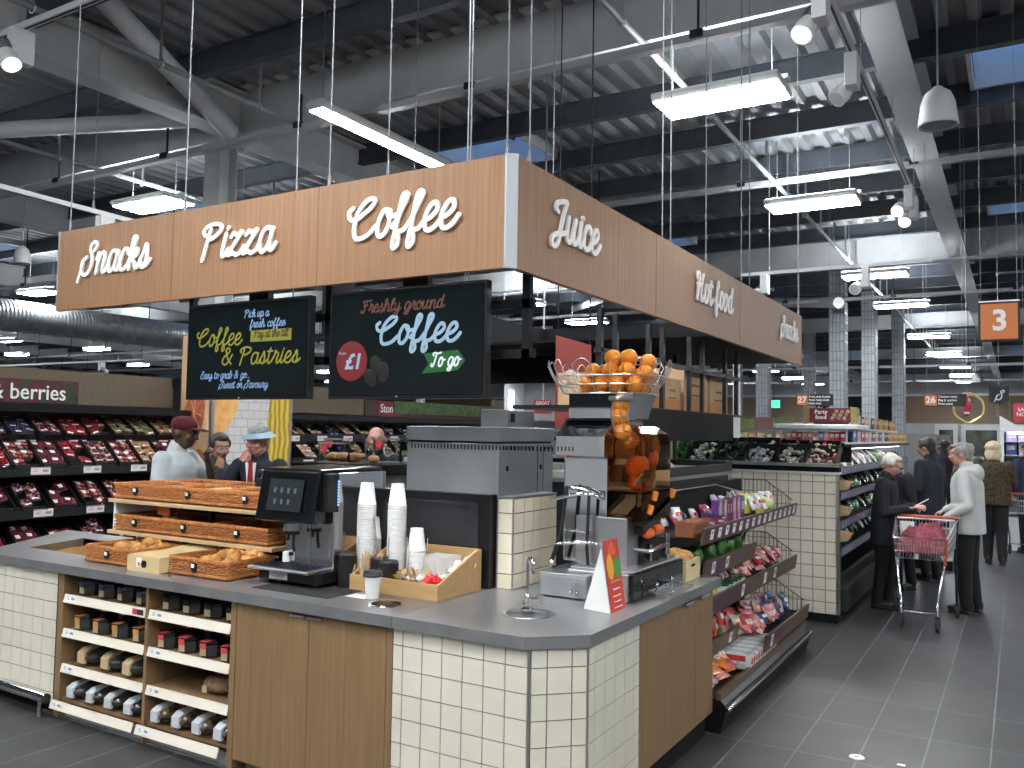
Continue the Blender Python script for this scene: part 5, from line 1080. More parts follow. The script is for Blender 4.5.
# top tier
put(carton('rust', .30, .085, .11, 'brown'), 'biscuit_box', (-1.66, 4.92, 1.09), H_, 'long orange biscuit box at the near end of the top rack tier', 'box', None)
for i, c in enumerate(('navy', 'crimson', 'blue', 'crimson', 'navy')): put(carton(c, .055, .035, .16, 'silver'), 'snack_bar', (-1.68+.02*(i % 2), 5.13+.065*i, 1.09+.012*i), .3*i, '%s wrapped bar lying before the purple cartons' % c, 'snack bar', '%s bars before the purple cartons' % c)
for i in range(11): put(carton('purple' if i % 5 == 0 else 'lilac' if i % 2 else 'crimson', .15, .165, .045, 'silver'), 'snack_carton', (-1.70, 5.52+.053*i, 1.088), H_+.12, '%s slim carton in the row on the top rack tier' % ('purple' if i % 5 == 0 else 'lilac' if i % 2 else 'crimson'), 'carton', 'slim cartons on the top tier')
scatter(5, ['silver', 'crimson', 'white', 'navy'], 5.0, 6.0, -1.92, -1.85, 1.09, .10, .13, .05, 'at the back of the top rack tier')
scatter(22, ['white', 'lime', 'yellow', 'lilac', 'white'], 6.15, 7.02, -1.85, -1.64, 1.10, .12, .14, .05, 'at the wire end of the top rack tier')
scatter(7, ['lilac', 'white'], 6.2, 7.0, -1.95, -1.88, 1.09, .12, .17, .05, 'against the back of the top rack tier')
# greens tier: salad bags
leafm = noisy('salad_leaf', (.018, .08, .012), (.075, .20, .04), 26, .4, bmp=.5)
for i in range(14):
    mb = MB(); R = []
    for k in range(8): u = k/7; R.append([((.055+.012*math.sin(3*q+k))*(math.sin(PI*(.12+.8*u))**.6)*math.cos(q), .05*(math.sin(PI*(.12+.8*u))**.6)*math.sin(q)*(1+.15*math.sin(5*q+2*k)), .16*u) for q in [2*PI*j/14 for j in range(14)]])
    if i == 0: mb.loft(R); SB = mb.mesh('salad_bag', leafm, 50)
    put(SB, 'salad_bag', (-1.66-.12*(i % 3 == 2)-.1*(i % 2), 4.93+.072*i, .88), random.uniform(0, 6), 'green salad bag on the short upper tier of the rack', 'salad bag', 'salad bags', rx=random.uniform(-.4, .1))
for i in range(9): mb = MB(); [mb.tube([(random.uniform(-.04, .04), random.uniform(-.03, .03), 0), (random.uniform(-.06, .06), random.uniform(-.04, .04), .13), (random.uniform(-.1, .1), random.uniform(-.06, .06), random.uniform(.16, .22))], .006, 5) for k in range(16)]; o = mb.build('herb_bunch', mat('herb_green', (.02, .12, .015), .5), None, smooth=50); o.location = (-1.68-.1*(i % 2), 5.42+.06*i, .88); tag(o, 'dark green herb bunch on the short upper tier of the rack', 'herbs', 'herb bunches')
# middle tier: pots, sandwich, meat packs
POTM = {}
for i in range(9):
    c = ('white', 'silver')[i % 2]
    if c not in POTM: mb = MB(); mb.lathe([(.0, 0), (.034, .0), (.042, .075), (.0, .075)], n=18, cap=False); mb.mat(1).lathe([(.0, .088), (.043, .087), (.045, .076), (.044, .070), (.0, .070)], n=18, cap=False); POTM[c] = mb.mesh('snack_pot', [film(c), film('dark green')], 40)
    put(POTM[c], 'snack_pot', (-1.62-.10*(i//5), 5.36+.1*(i % 5), .668), 0, 'round pot with dark green lid on the middle rack tier', 'pot', 'pots with dark green lids')
mb = MB(); mb.prism([(-.06, 0), (.06, 0), (-.06, .14)], 'y', -.04, .04)
SW = mb.mesh('sandwich_pack', film('yellow')); mb = MB(); mb.prism([(-.06, 0), (.06, 0), (-.06, .14)], 'y', -.04, .04); SW2 = mb.mesh('sandwich_pack', film('cream'))
for i in range(6): put(SW if i % 3 == 2 else SW2, 'sandwich_pack', (-1.66, 4.92+.085*i, .668), .1*(i % 3), ('yellow' if i % 3 == 2 else 'cream')+' wedge sandwich pack at the near end of the middle tier', 'sandwich', ('yellow' if i % 3 == 2 else 'cream')+' sandwich packs')
scatter(16, ['white', 'cream', 'silver'], 4.95, 5.9, -1.86, -1.74, .668, .13, .17, .06, 'behind the pots of the middle tier')
scatter(34, ['salmon', 'pink', 'red', 'salmon', 'crimson'], 5.80, 7.0, -1.84, -1.64, .69, .15, .17, .045, 'on the far half of the middle tier', (-1.2, -.8))
scatter(9, ['crimson', 'red'], 6.2, 7.0, -1.95, -1.86, .668, .15, .2, .05, 'at the back of the middle tier')
# lower tier
scatter(12, ['red', 'green', 'orange', 'green', 'cream'], 4.92, 5.65, -1.78, -1.70, .362, .14, .18, .06, 'at the near end of the lower tier', (-.5, -.1))
scatter(9, ['crimson', 'orange', 'cream'], 4.95, 5.65, -1.92, -1.84, .362, .14, .20, .06, 'at the near back of the lower tier', (-.4, 0))
scatter(24, ['pink', 'salmon', 'cream', 'pink', 'red'], 5.84, 6.5, -1.78, -1.56, .31, .15, .17, .06, 'in the middle of the lower tier')
scatter(24, ['navy', 'lilac', 'blue', 'pink', 'cream'], 6.35, 7.02, -1.78, -1.55, .31, .13, .16, .06, 'at the wire end of the lower tier')
scatter(10, ['navy', 'brown', 'black'], 5.6, 6.9, -1.95, -1.84, .288, .15, .22, .06, 'at the back of the lower tier', (-.4, 0))
# base deck
scatter(12, ['cream', 'orange', 'green', 'red'], 4.9, 5.7, -1.74, -1.66, .40, .13, .15, .05, 'tucked over the pouches of the lower tier', (-.6, -.2))
scatter(12, ['red', 'orange', 'crimson'], 4.9, 5.45, -1.78, -1.56, .22, .15, .14, .06, 'heaped at the near end of the base deck', (-1.2, -.7))
scatter(14, ['pink', 'navy', 'cream', 'salmon'], 5.9, 7.0, -1.62, -1.53, .33, .13, .12, .05, 'along the lip of the lower tier', (-1.2, -.6))
scatter(14, ['salmon', 'crimson', 'pink'], 5.85, 7.0, -1.72, -1.62, .71, .13, .13, .05, 'along the lip of the middle tier', (-1.3, -.7))
scatter(12, ['silver', 'white', 'crimson', 'white'], 5.0, 5.85, -1.72, -1.63, .70, .10, .13, .05, 'between the pots of the middle tier', (-.7, -.2))
for i in range(14): c = ('orange', 'red', 'orange')[i % 3]; put(packet(c, .17, .15, .06), 'snack_packet', (-1.56-.08*(i % 2), 5.0+.075*(i//2), .205+.03*(i % 3)), H_+random.uniform(-.3, .3), c+' packet stacked on the base deck of the rack', 'snack packet', c+' packets on the base deck', rx=-1.3)
for i in range(4): put(packet(('white', 'lilac')[i % 2], .14, .15, .06), 'snack_packet', (-1.57, 4.90+.06*i, .20), H_, ('white', 'lilac')[i % 2]+' packet at the near corner of the base deck', 'snack packet', 'pale packets at the near corner', rx=-.9)
for i in range(12): put(carton('silver' if i % 2 else 'white', .26, .10, .05, 'red'), 'snack_carton', (-1.60, 5.50+.057*i, .20), 0, 'slim silver and white carton in the row on the base deck', 'carton', 'slim cartons on the base deck', rx=-.35)
scatter(9, ['crimson', 'pink', 'black'], 6.3, 7.0, -1.75, -1.58, .20, .13, .12, .06, 'at the far end of the base deck')

# ------------------------------------------------------------------ hot food cabinet behind the rack, frame with cardboard boxes
t = thing('hot_food_cabinet', 'dark steel hot food cabinet with a pale top behind the snack rack', 'cabinet', (-2.4, 6.0, 0))
MB().box(-2.75, -2.06, 4.95, 7.0, 0, 1.36).build('body', dark_metal, t, world=True, bevel=.006); MB().box(-2.78, -2.04, 4.93, 7.03, 1.36, 1.385).build('steel_edge', steel, t, world=True); MB().box(-2.7, -2.1, 5.0, 6.9, 1.385, 1.425).build('pale_top', white_paint, t, world=True, bevel=.006)
mb = MB(); mb.box(-2.78, -2.04, 6.85, 7.04, 1.385, 1.47); mb.box(-2.06, -2.04, 5.5, 6.85, 1.385, 1.45); mb.build('end_cheek', dark_metal, t, world=True, bevel=.004)
tag(MB().loft([[(-2.35+.14*a*math.cos(q), 6.05+.2*a*math.sin(q)*(1+.2*math.sin(3*q)), 1.425+z) for q in [2*PI*k/14 for k in range(14)]] for a, z in ((1, 0), (1.05, .02), (.8, .05), (.3, .07), (.1, .06))]).build('tea_towel', mat('towel_white', (.72, .73, .74), .8), None, smooth=60), 'crumpled white cloth on the pale cabinet top', 'cloth')
fr = thing('steel_rack', 'dark steel post rack between the canopy and the box shelf', 'rack', (-2.3, 6.0, 1.62))
mb = MB()
for y in (4.63, 4.86, 5.41, 5.67, 6.24, 6.55, 7.15, 7.5): mb = MB(); mb.box(-2.16, -2.13, y, y+.035, 1.62, 2.42); mb.build('post', dark_metal, fr, world=True)
for y in (5.9, 6.8, 7.6): mb = MB(); mb.box(-2.76, -2.73, y, y+.035, 1.4, 2.42); mb.build('post', dark_metal, fr, world=True)
mb = MB(); mb.box(-2.165, -2.13, 4.6, 7.6, 2.16, 2.19); mb.box(-2.76, -2.73, 5.9, 7.7, 2.16, 2.19); mb.build('cross_rail', dark_metal, fr, world=True)
MB().box(-2.78, -2.04, 4.7, 7.6, 1.825, 1.85).build('box_shelf', dark_metal, fr, world=True); MB().box(-2.06, -2.035, 5.0, 7.05, 1.635, 1.845).build('fascia_board', black_matt, fr, world=True)
MB().box(-2.05, -2.034, 7.05, 7.25, 1.66, 1.83).build('white_notice', card_white, fr, world=True); MB().box(-2.34, -2.32, 4.72, 4.95, 1.62, 1.83).build('white_notice', card_white, fr, world=True); MB().box(-2.3195, -2.318, 4.76, 4.9, 1.68, 1.74).build('notice_print', lip_print, fr, world=True)
kraft = noisy('kraft_card', (.50, .33, .19), (.56, .38, .23), 6, .75); kraft_p = mat('kraft_print', (.20, .10, .05), .8); kraft_o = mat('kraft_orange', (.55, .24, .09), .7)
for i, (ya, yb, h) in enumerate(((5.02, 5.38, .22), (5.46, 5.84, .26), (5.90, 6.22, .24), (6.30, 6.88, .34), (6.96, 7.44, .30))):
    t = thing('cardboard_box', ('low cardboard box nearest the juicer on the frame shelf', 'second cardboard box along the frame shelf, beside the juicer basket', 'middle cardboard box on the frame shelf', 'tallest cardboard box on the frame shelf', 'last cardboard box on the frame shelf, towards the produce')[i], 'cardboard box', (-2.4, (ya+yb)/2, 1.851), 0, 'cardboard boxes on the frame shelf')
    w = (yb-ya)/2; MB().box(-.22, .2, -w, w, 0, h).build('carton', kraft, t, bevel=.003); MB().box(.2, .2008, -w, w, 0, h*.36).build('printed_band', kraft_o, t); mb = MB(); mb.box(.2008, .2014, -w*.6, w*.5, h*.38, h*.42); mb.box(.2, .2008, -w*.4, w*.3, h*.6, h*.66); mb.build('carton_print', kraft_p, t); MB().box(-.22, .2, -.02, .02, h, h+.0012).build('packing_tape', mat('tape_tan', (.40, .27, .14), .3), t)
# red banner behind the juicer
t = thing('hanging_banner', 'tall red banner with a green tag hanging behind the juicer', 'banner', (-3.0, 6.0, 1.72))
MB().prism([(-.155, 0), (.155, 0), (.155, .64), (-.155, .73)], 'y', 0, .012).build('panel', mat('banner_red', (.24, .04, .033), .5), t); MB().box(-.10, .155, -.002, 0, .17, .27).build('green_tag', mat('banner_green', (.05, .17, .05), .5), t)
script_part('banner_lettering', 'Enjoy the', .22, .032, .007, white_print, t, plane_M((-.08, -.003, .205), (1, 0, 0), (0, 0, 1)), .0008)
mb = MB(); mb.tube([(-.02+.055*math.cos(q), -.004, .375+.07*math.sin(q)) for q in [2*PI*k/20 for k in range(20)]], .010, 5, True); mb.tube([(-.02+.03*math.cos(q), -.004, .375+.06*math.sin(q)) for q in [2*PI*k/20 for k in range(20)]], .006, 5, True); mb.build('swirl_mark', white_print, t)
for s in (-.14, .14): MB().cyl((s, .006, .6), (s, .006, ZD-1.72), .006, 5).build('hanger', black, t)
# ------------------------------------------------------------------ berry chiller along the far side
chill_black = mat('chiller_black', (.006, .0065, .0075), .32); rail_black = mat('rail_black', (.010, .011, .013), .4)
dull_oak = wood('dull_oak', (.115, .085, .055), (.09, .066, .042), (1.4, 30, 1.4), .55)
def chiller(lab, ya, yb, xw, xf, levels, loc):
    t = thing('produce_chiller', lab, 'produce display', loc)
    MB().box(xw-.1, xw, ya, yb, 0, 1.90).build('back_panel', chill_black, t, world=True); MB().box(xw, xf+.1, ya, yb, 0, .22).build('base', chill_black, t, world=True)
    MB().box(xw, xw+.34, ya, yb, 1.80, 1.87).build('hood', chill_black, t, world=True)
    for z, x in levels:
        MB().box(xw, x-.02, ya, yb, z-.10, z-.06).build('shelf', chill_black, t, world=True); MB().box(x-.02, x, ya, yb, z-.12, z).build('shelf_rail', rail_black, t, world=True)
        y = ya+.22
        while y < yb-.3:
            mb = MB(); mb.box(x, x+.002, y, y+.20, z-.105, z-.03); mb.mat(1).box(x+.002, x+.003, y+.12, y+.18, z-.082, z-.055); mb.box(x+.002, x+.003, y+.02, y+.08, z-.06, z-.055); mb.box(x+.002, x+.003, y+.02, y+.07, z-.075, z-.07); mb.build('price_ticket', [mat('ticket_pink', (.70, .60, .58), .5), price_ink], t, world=True); y += .56
    return t
LV_B = ((1.275, -8.48), (.86, -8.40), (.47, -8.34), (1.60, -8.76))
chiller('long black berry chiller with sloping crates before the tiled pillar', 3.6, 6.98, -9.0, -8.45, LV_B, (-8.8, 5.2, 0))
chiller('black produce chiller continuing beyond the tiled pillar', 8.5, 16.0, -9.1, -8.6, LV_B, (-8.8, 12, 0))
# fruit punnets: tray, fruit, film
def punnet_mesh(c1, c2, whitelid):
    mb = MB(); w, l, h = .062, .085, .055
    mb.loft([[(-w*a, -l*a, z), (w*a, -l*a, z), (w*a, l*a, z), (-w*a, l*a, z)] for a, z in ((.85, 0), (1, h), (1.05, h+.002))], True)
    rnd = random.Random(hash((c1, whitelid)) & 255)
    mb.mat(1)
    for i in range(5):
        for j in range(6):
            mb.mat(1 if rnd.random() < .7 else 2).ell((-w*.78+w*.39*i+rnd.uniform(-.004, .004), -l*.82+l*.33*j+rnd.uniform(-.004, .004), h+rnd.uniform(-.002, .008)), rnd.uniform(.014, .019), 6, 4)
    if whitelid: mb.mat(3).box(-w*.85, w*.0, -l*.35, l*.35, h+.0235, h+.025)
    else: mb.mat(3).box(-w*.5, w*.6, -l*.95, -l*.55, h+.0205, h+.022)
    return mb.mesh('punnet', [clear_dark, noisy('fruit_'+c1, PAL2[c1], tuple(q*.6 for q in PAL2[c1]), 30, .2), noisy('fruit_'+c2, PAL2[c2], tuple(q*.6 for q in PAL2[c2]), 30, .2), film_w], 50)
clear_dark = mat('punnet_tray', (.10, .09, .09), .2); film_w = mat('film_white', (.50, .46, .45), .12)
PAL2 = {'grape': (.16, .03, .05), 'strawberry': (.50, .03, .03), 'cherry': (.26, .015, .03), 'blush': (.52, .28, .20), 'blueberry': (.04, .05, .12), 'green': (.22, .25, .07), 'tan': (.45, .30, .14), 'peach': (.62, .24, .08)}
PM = {k: punnet_mesh(*k) for k in (('grape', 'cherry', True), ('grape', 'blush', False), ('strawberry', 'cherry', False), ('cherry', 'blush', True), ('blueberry', 'grape', False), ('blush', 'tan', False), ('green', 'tan', False), ('tan', 'peach', False))}
PK_ = list(PM)
def crate_proto():
    t = thing('produce_crate', 'black produce crate', 'crate')
    mb = MB(); w, l, h, k = .135, .20, .10, .008
    mb.box(-w, w, -l, l, 0, k); mb.box(-w, -w+k, -l, l, k, h); mb.box(w-k, w, -l, l, k, h); mb.box(-w+k, w-k, -l, -l+k, k, h*.6); mb.box(-w+k, w-k, l-k, l, k, h); mb.build('tray', chill_black, t)
    return t
CR = crate_proto(); CR_used = [False]
def lay_crate(y, x, z, lab, grp, key, rows=3, tilt=38, skip=0):
    """crate on the slope, its low end at (x, y, z), opening towards +x"""
    rot = Matrix.Rotation(PI/2, 4, 'Z') @ Matrix.Rotation(math.radians(tilt), 4, 'X'); cen = Vector((x, y, z)) + rot.to_3x3() @ Vector((0, .205, 0)); e = rot.to_euler()
    if not CR_used[0]: o = CR; CR_used[0] = True; o.location = cen; o.rotation_euler = e; o['label'] = lab; o['group'] = grp
    else: dup(CR, cen, 0, lab, grp, rot=e)
    n = 0
    for r in range(rows):
        for c in range(2):
            n += 1
            if skip and random.random() < (.07 if skip == 7 else .2): continue
            p = cen + rot.to_3x3() @ Vector((-.065+.13*c, -.118+.118*r, .012+.0*r)); o = bpy.data.objects.new('fruit_punnet', PM[key]); C.objects.link(o); o.location = p
            o.rotation_euler = (rot @ Matrix.Rotation(random.uniform(-.35, .35), 4, 'Z') @ Matrix.Rotation(random.uniform(-.22, .25), 4, 'X') @ Matrix.Rotation(random.uniform(-.2, .2), 4, 'Y')).to_euler(); o.scale = (.97, .66, 1)
            tag(o, '%s punnet in a crate %s' % (key[0], grp), 'fruit punnet', '%s punnets %s' % (key[0], grp))
random.seed(33)
LVN = ['on the upper shelf of the berry chiller', 'on the middle shelf of the berry chiller', 'on the low shelf of the berry chiller', 'on the top ledge of the berry chiller']
seqs = [[2, 3, 0, 2, 1, 3, 7, 0], [0, 1, 0, 3, 1, 0, 3], [2, 0, 3, 1, 0, 3], [4, 4, 1, 2, 2, 6, 6, 7]]
CN = ['first', 'second', 'third', 'fourth', 'fifth', 'sixth', 'seventh', 'eighth']
for li, (y0, dy, x, z, n, tl) in enumerate(((4.62, .285, -8.51, 1.19, 8, 40), (4.62, .33, -8.43, .775, 7, 40), (4.55, .36, -8.37, .385, 6, 36), (4.7, .285, -8.74, 1.515, 8, 30))):
    for k in range(n): lay_crate(y0+dy*k, x, z, 'crate of punnets %s, %s along from the basin end' % (LVN[li].replace('of the berry chiller', 'of the berries'), CN[k]), LVN[li], PK_[seqs[li][k]], 3, tl, 7 if li in (0,) else 4)
for li, (y0, dy, x, z, n, tl) in enumerate(((3.76, .285, -8.51, 1.19, 3, 40), (3.70, .33, -8.43, .775, 3, 40), (3.80, .36, -8.37, .385, 2, 36), (3.84, .285, -8.74, 1.515, 3, 30))):
    for k in range(n): lay_crate(y0+dy*k, x, z, 'crate of punnets at the open end of the berry chiller, %s shelf' % ('upper', 'middle', 'low', 'top')[li], 'at the open end of the chiller, %s shelf' % ('upper', 'middle', 'low', 'top')[li], PK_[seqs[li][k]], 3, tl, 4)
for li, (z, x, tl) in enumerate(((1.19, -8.63, 40), (1.515, -8.86, 30))):
    for k in range(9): lay_crate(9.0+.36*k, x, z, 'black produce crate beyond the tiled pillar, %s shelf' % ('upper' if li == 0 else 'topmost'), 'beyond the tiled pillar, '+('upper shelf' if li == 0 else 'top ledge'), PK_[(5, 6, 4, 7, 6)[k % 5]], 3, tl, 4)
# signs over the chillers
def berry_pic(name):
    m = mat(name, (.10, .02, .03), .5); mp = coords(m, (1, 1, 1)); v = N(m, 'ShaderNodeTexVoronoi'); v.inputs['Scale'].default_value = 6.0; L(m, mp.outputs[0], v.inputs['Vector'])
    r = ramp(m, [(0.0, (.12, .014, .02)), (.45, (.055, .008, .012)), (.7, (.028, .036, .012)), (.95, (.008, .01, .006))]); L(m, v.outputs['Distance'], r.inputs[0]); L(m, r.outputs[0], bs(m).inputs['Base Color']); return m
bp = berry_pic('berry_picture'); bp2 = berry_pic('stone_fruit_picture')
sign_letter = mat('sign_letter', (.80, .79, .76), .4)
t = thing('department_sign', 'dark berry picture sign with white berries lettering over the chiller', 'sign', (-9.02, 4.6, 1.86))
MB().box(-9.06, -9.02, 2.6, 5.75, 1.875, 2.15).build('picture_panel', bp, t, world=True)
text_part('lettering', 'fruit & berries', .235, sign_letter, t, plane_M((.004, 5.605-4.6, 2.01-1.86), (0, 1, 0), (0, 0, 1)), .004, .0015, 'RIGHT', .92)
t = thing('department_sign', 'dark red stone fruit sign beyond the deli glass, half hidden by the screen', 'sign', (-9.02, 11.3, 1.86))
MB().box(-9.06, -9.02, 10.62, 14.6, 1.89, 2.15).build('picture_panel', bp2, t, world=True)
text_part('lettering', 'Stone fruit', .20, sign_letter, t, plane_M((.004, 11.0-11.3, 2.02-1.86), (0, 1, 0), (0, 0, 1)), .004, .0015, 'LEFT', .9)
MB().box(-9.019, -9.017, 10.95, 11.6, 1.90, 2.14).build('red_patch', mat('sign_crimson', (.16, .015, .03), .5), t, world=True); MB().box(-9.012, -9.0, 11.34, 14.6, 1.95, 2.16).build('leaf_picture', noisy('leaf_picture', (.02, .05, .015), (.07, .12, .03), 12, .5), t, world=True)
for ya, yb, z0, lab in ((2.6, 7.0, 2.15, 'dull oak panel above the berry sign'), (5.75, 7.0, 1.875, 'dull oak panel beside the berry sign'), (8.42, 10.6, 1.9, 'dull oak panel between the tiled pillar and the stone fruit sign'), (14.6, 26, 1.9, 'dull oak panel past the stone fruit sign')):
    tag(MB().box(-9.12, -9.065 if z0 > 2 else -9.03, ya, yb, z0, 2.27 if z0 > 2 else 2.15 if yb < 7.5 else 2.3).build('fascia_panel', dull_oak), lab, 'panel')
# ------------------------------------------------------------------ tiled pillar with fruit pictures
PX0, PX1, PY0, PY1 = -8.92, -8.40, 7.08, 8.40
tm, _ = tilemat('subway_tile', 'YZ', (.50, .48, .47), (.55, .53, .52), (.30, .29, .28), .21, .105, .5, .2, mortar=.05)
t = thing('tiled_pillar', 'white tiled pillar with a fruit picture and a yellow pasta picture', 'pillar', (-8.66, 7.74, 0))
MB().box(PX0, PX1, PY0, PY1, 0, 2.78).build('core', tm, t, world=True)
peach = noisy('peach_ground', (.62, .40, .22), (.70, .48, .28), 4, .5); slice_r = noisy('fruit_slice', (.46, .10, .05), (.55, .17, .07), 9, .5); slice_o = noisy('orange_slice', (.66, .30, .08), (.72, .42, .16), 9, .5); vein = mat('fruit_vein', (.66, .42, .24), .5)
MB().box(PX0-.04, PX1+.012, PY0-.02, PY0, .9, 2.80).build('fruit_poster', peach, t, world=True)
mb = MB()
def el_y(x, z, rx, rz, a, y): c, s = math.cos(a), math.sin(a); mb.prism([(x+rx*math.cos(q)*c-rz*math.sin(q)*s, z+rx*math.cos(q)*s+rz*math.sin(q)*c) for q in [2*PI*k/24 for k in range(24)]], 'y', y-.004, y)
for x, z, rx, rz, a in ((-8.62, 2.36, .24, .30, .4), (-8.72, 1.78, .19, .34, -.3), (-8.55, 1.15, .14, .26, .2)): el_y(x, z, rx, rz, a, PY0-.02)
mb.build('fruit_picture', slice_r, t, world=True)
mb = MB()
for k in range(9): a = k*.7; mb.tube([(-8.62, PY0-.026, 2.36), (-8.62+.2*math.cos(a), PY0-.026, 2.36+.26*math.sin(a))], .004, 4); mb.tube([(-8.70, PY0-.026, 1.85), (-8.70+.15*math.cos(a), PY0-.026, 1.80+.28*math.sin(a))], .004, 4)
mb.build('picture_veins', vein, t, world=True)
MB().box(PX1-.02, PX1+.014, PY0-.03, PY0+.02, 0, 2.80).build('corner_trim', steel, t, world=True)
mb = MB(); mb.prism([(PY0+.02, 2.1), (PY0+.42, 2.1), (PY0+.36, 1.86), (PY0+.26, 1.70), (PY0+.12, 1.56), (PY0+.02, 1.50)], 'x', PX1, PX1+.006); mb.build('orange_slice', slice_o, t, world=True)
ym = mat('pasta_yellow', (.55, .38, .03), .5); mp = coords(ym, (1, 1, 1)); w = N(ym, 'ShaderNodeTexWave'); w.bands_direction = 'Y'; w.inputs['Scale'].default_value = 3.6; w.inputs['Distortion'].default_value = 4; w.inputs['Detail'].default_value = 1; L(ym, mp.outputs[0], w.inputs[0])
rp = ramp(ym, [(.1, (.30, .19, .02)), (.5, (.50, .34, .03)), (.9, (.62, .47, .07))]); L(ym, w.outputs['Fac'], rp.inputs[0]); L(ym, rp.outputs[0], bs(ym).inputs['Base Color'])
mb = MB(); mb.prism([(7.985, 2.75), (8.36, 2.75), (8.36, 1.0), (7.95, 1.0), (8.0, 1.3), (7.94, 1.6), (8.0, 2.0), (7.96, 2.4)], 'x', PX1, PX1+.006); mb.build('pasta_picture', ym, t, world=True)
MB().box(PX1, PX1+.008, 8.37, 8.40, .9, 2.78).build('edge_trim', steel, t, world=True)

# ------------------------------------------------------------------ deli counter inside the island, with glass hot boxes
t = thing('deli_counter', 'black topped deli counter with a grey apron behind the coffee machine', 'counter', (-4.6, 5.4, 0))
MB().box(-5.05, -4.2, 5.16, 5.85, 0, 1.33).build('apron', noisy('apron_grey', (.20, .21, .21), (.25, .26, .26), 3, .45), t, world=True); MB().box(-5.12, -4.16, 5.12, 5.9, 1.33, 1.405).build('black_top', black_gloss, t, world=True, bevel=.006); MB().box(-4.75, -4.62, 5.155, 5.16, 1.28, 1.315).build('white_notice', card_white, t, world=True)
glass_thin = mat('deli_glass', (.92, .95, .95), .03, 0, .5, trans=1.0, ior=1.04); hot_food = noisy('hot_food', (.46, .24, .10), (.30, .13, .05), 9, .5, bmp=.3)
tag_red = mat('tag_red', (.55, .03, .04), .4)
for i, (xa, xb, ya, h, lab) in enumerate(((-4.87, -4.55, 5.18, .16, 'low glass hot box with a red tag and golden food'), (-5.06, -4.86, 5.45, .19, 'far glass hot box with a red tag at the till end'), (-4.53, -4.25, 5.45, .20, 'dark glass hot box nearest the bald man'))):
    t = thing('hot_box', lab, 'glass box', ((xa+xb)/2, ya+.15, 1.406))
    mb = MB(); mb.box(xa, xb, ya, ya+.006, 1.41, 1.406+h); mb.box(xa, xb, ya+.3, ya+.306, 1.41, 1.406+h); mb.box(xa, xa+.006, ya, ya+.3, 1.41, 1.406+h); mb.box(xb-.006, xb, ya, ya+.3, 1.41, 1.406+h); mb.build('glass_case', glass_thin, t, world=True)
    mb = MB(); mb.box(xa-.004, xb+.004, ya-.004, ya+.31, 1.406, 1.416); 
    for x in (xa, xb-.01):
        for y in (ya, ya+.296): mb.box(x, x+.01, y, y+.01, 1.416, 1.406+h)
    mb.box(xa-.004, xb+.004, ya-.004, ya+.01, 1.396+h, 1.41+h); mb.build('rim', steel, t, world=True)
    if i != 2:
        mb = MB()
        for k in range(5): mb.ell((xa+.05+.055*k, ya+.12+.06*(k % 2), 1.45), (.05, .085, .04 if i == 0 else .025), 10, 7)
        mb.build('hot_food', hot_food, t, world=True, smooth=60)
    mb = MB(); mb.prism([(xa+.03, 1.39+h), (xa+.10, 1.39+h), (xa+.09, 1.345+h), (xa+.065, 1.325+h), (xa+.04, 1.345+h)], 'y', ya-.012, ya-.008); mb.build('red_tag', tag_red, t, world=True)
for p, l in (((-4.40, 5.30, 1.445), 'golden roast chicken on the deli counter before the dark glass box'),): o = MB().ell((0, 0, 0), (.05, .042, .032), 14, 9).build('roast_chicken', hot_food, None, smooth=60); o.location = p; tag(o, l, 'chicken')
# black bulkhead boards inside the island and a white fridge behind them
tag(MB().box(-5.0, -2.75, 7.2, 7.26, 2.15, 2.42).build('bulkhead_board', black_matt), 'black board hung beneath the canopy behind the red banner', 'board')
t = thing('glass_fridge', 'tall lit white fridge beyond the oven', 'fridge', (-6.7, 12.2, 0))
mb = MB(); mb.box(-7.25, -7.18, 12, 12.6, 0, 2.62); mb.box(-6.1, -6.03, 12, 12.6, 0, 2.62); mb.mat(1).box(-7.18, -6.1, 12.53, 12.6, 0, 2.62).mat(0); mb.box(-7.18, -6.1, 12, 12.53, 2.5, 2.62); mb.box(-7.18, -6.1, 12, 12.53, 0, .2); mb.build('cabinet', [white_paint, mat('fridge_back', (.22, .225, .23), .5)], t, world=True)
MB().box(-7.16, -7.12, 12.05, 12.1, .3, 2.35).build('lamp_tube', mat('fridge_lamp', (1, 1, 1), .5, emit=(.9, .97, 1), es=5), t, world=True)
for z in (.7, 1.2, 1.7, 1.86): MB().box(-7.18, -6.1, 12.05, 12.5, z, z+.02).build('shelf', steel, t, world=True)
t = thing('offer_sign', 'small red great prices sign above the oven', 'sign', (-4.9, 9.0, 1.9))
MB().box(-.12, .12, 0, .01, 0, .16).build('panel', mat('offer_red', (.48, .04, .05), .5), t)
text_part('lettering', 'GREAT\nPRICES', .062, white_print, t, plane_M((0, -.002, .095), (1, 0, 0), (0, 0, 1)), .002, .001, shear=.1); MB().box(-.01, .01, .002, .012, .16, ZD-1.93).build('stem', steel, t)

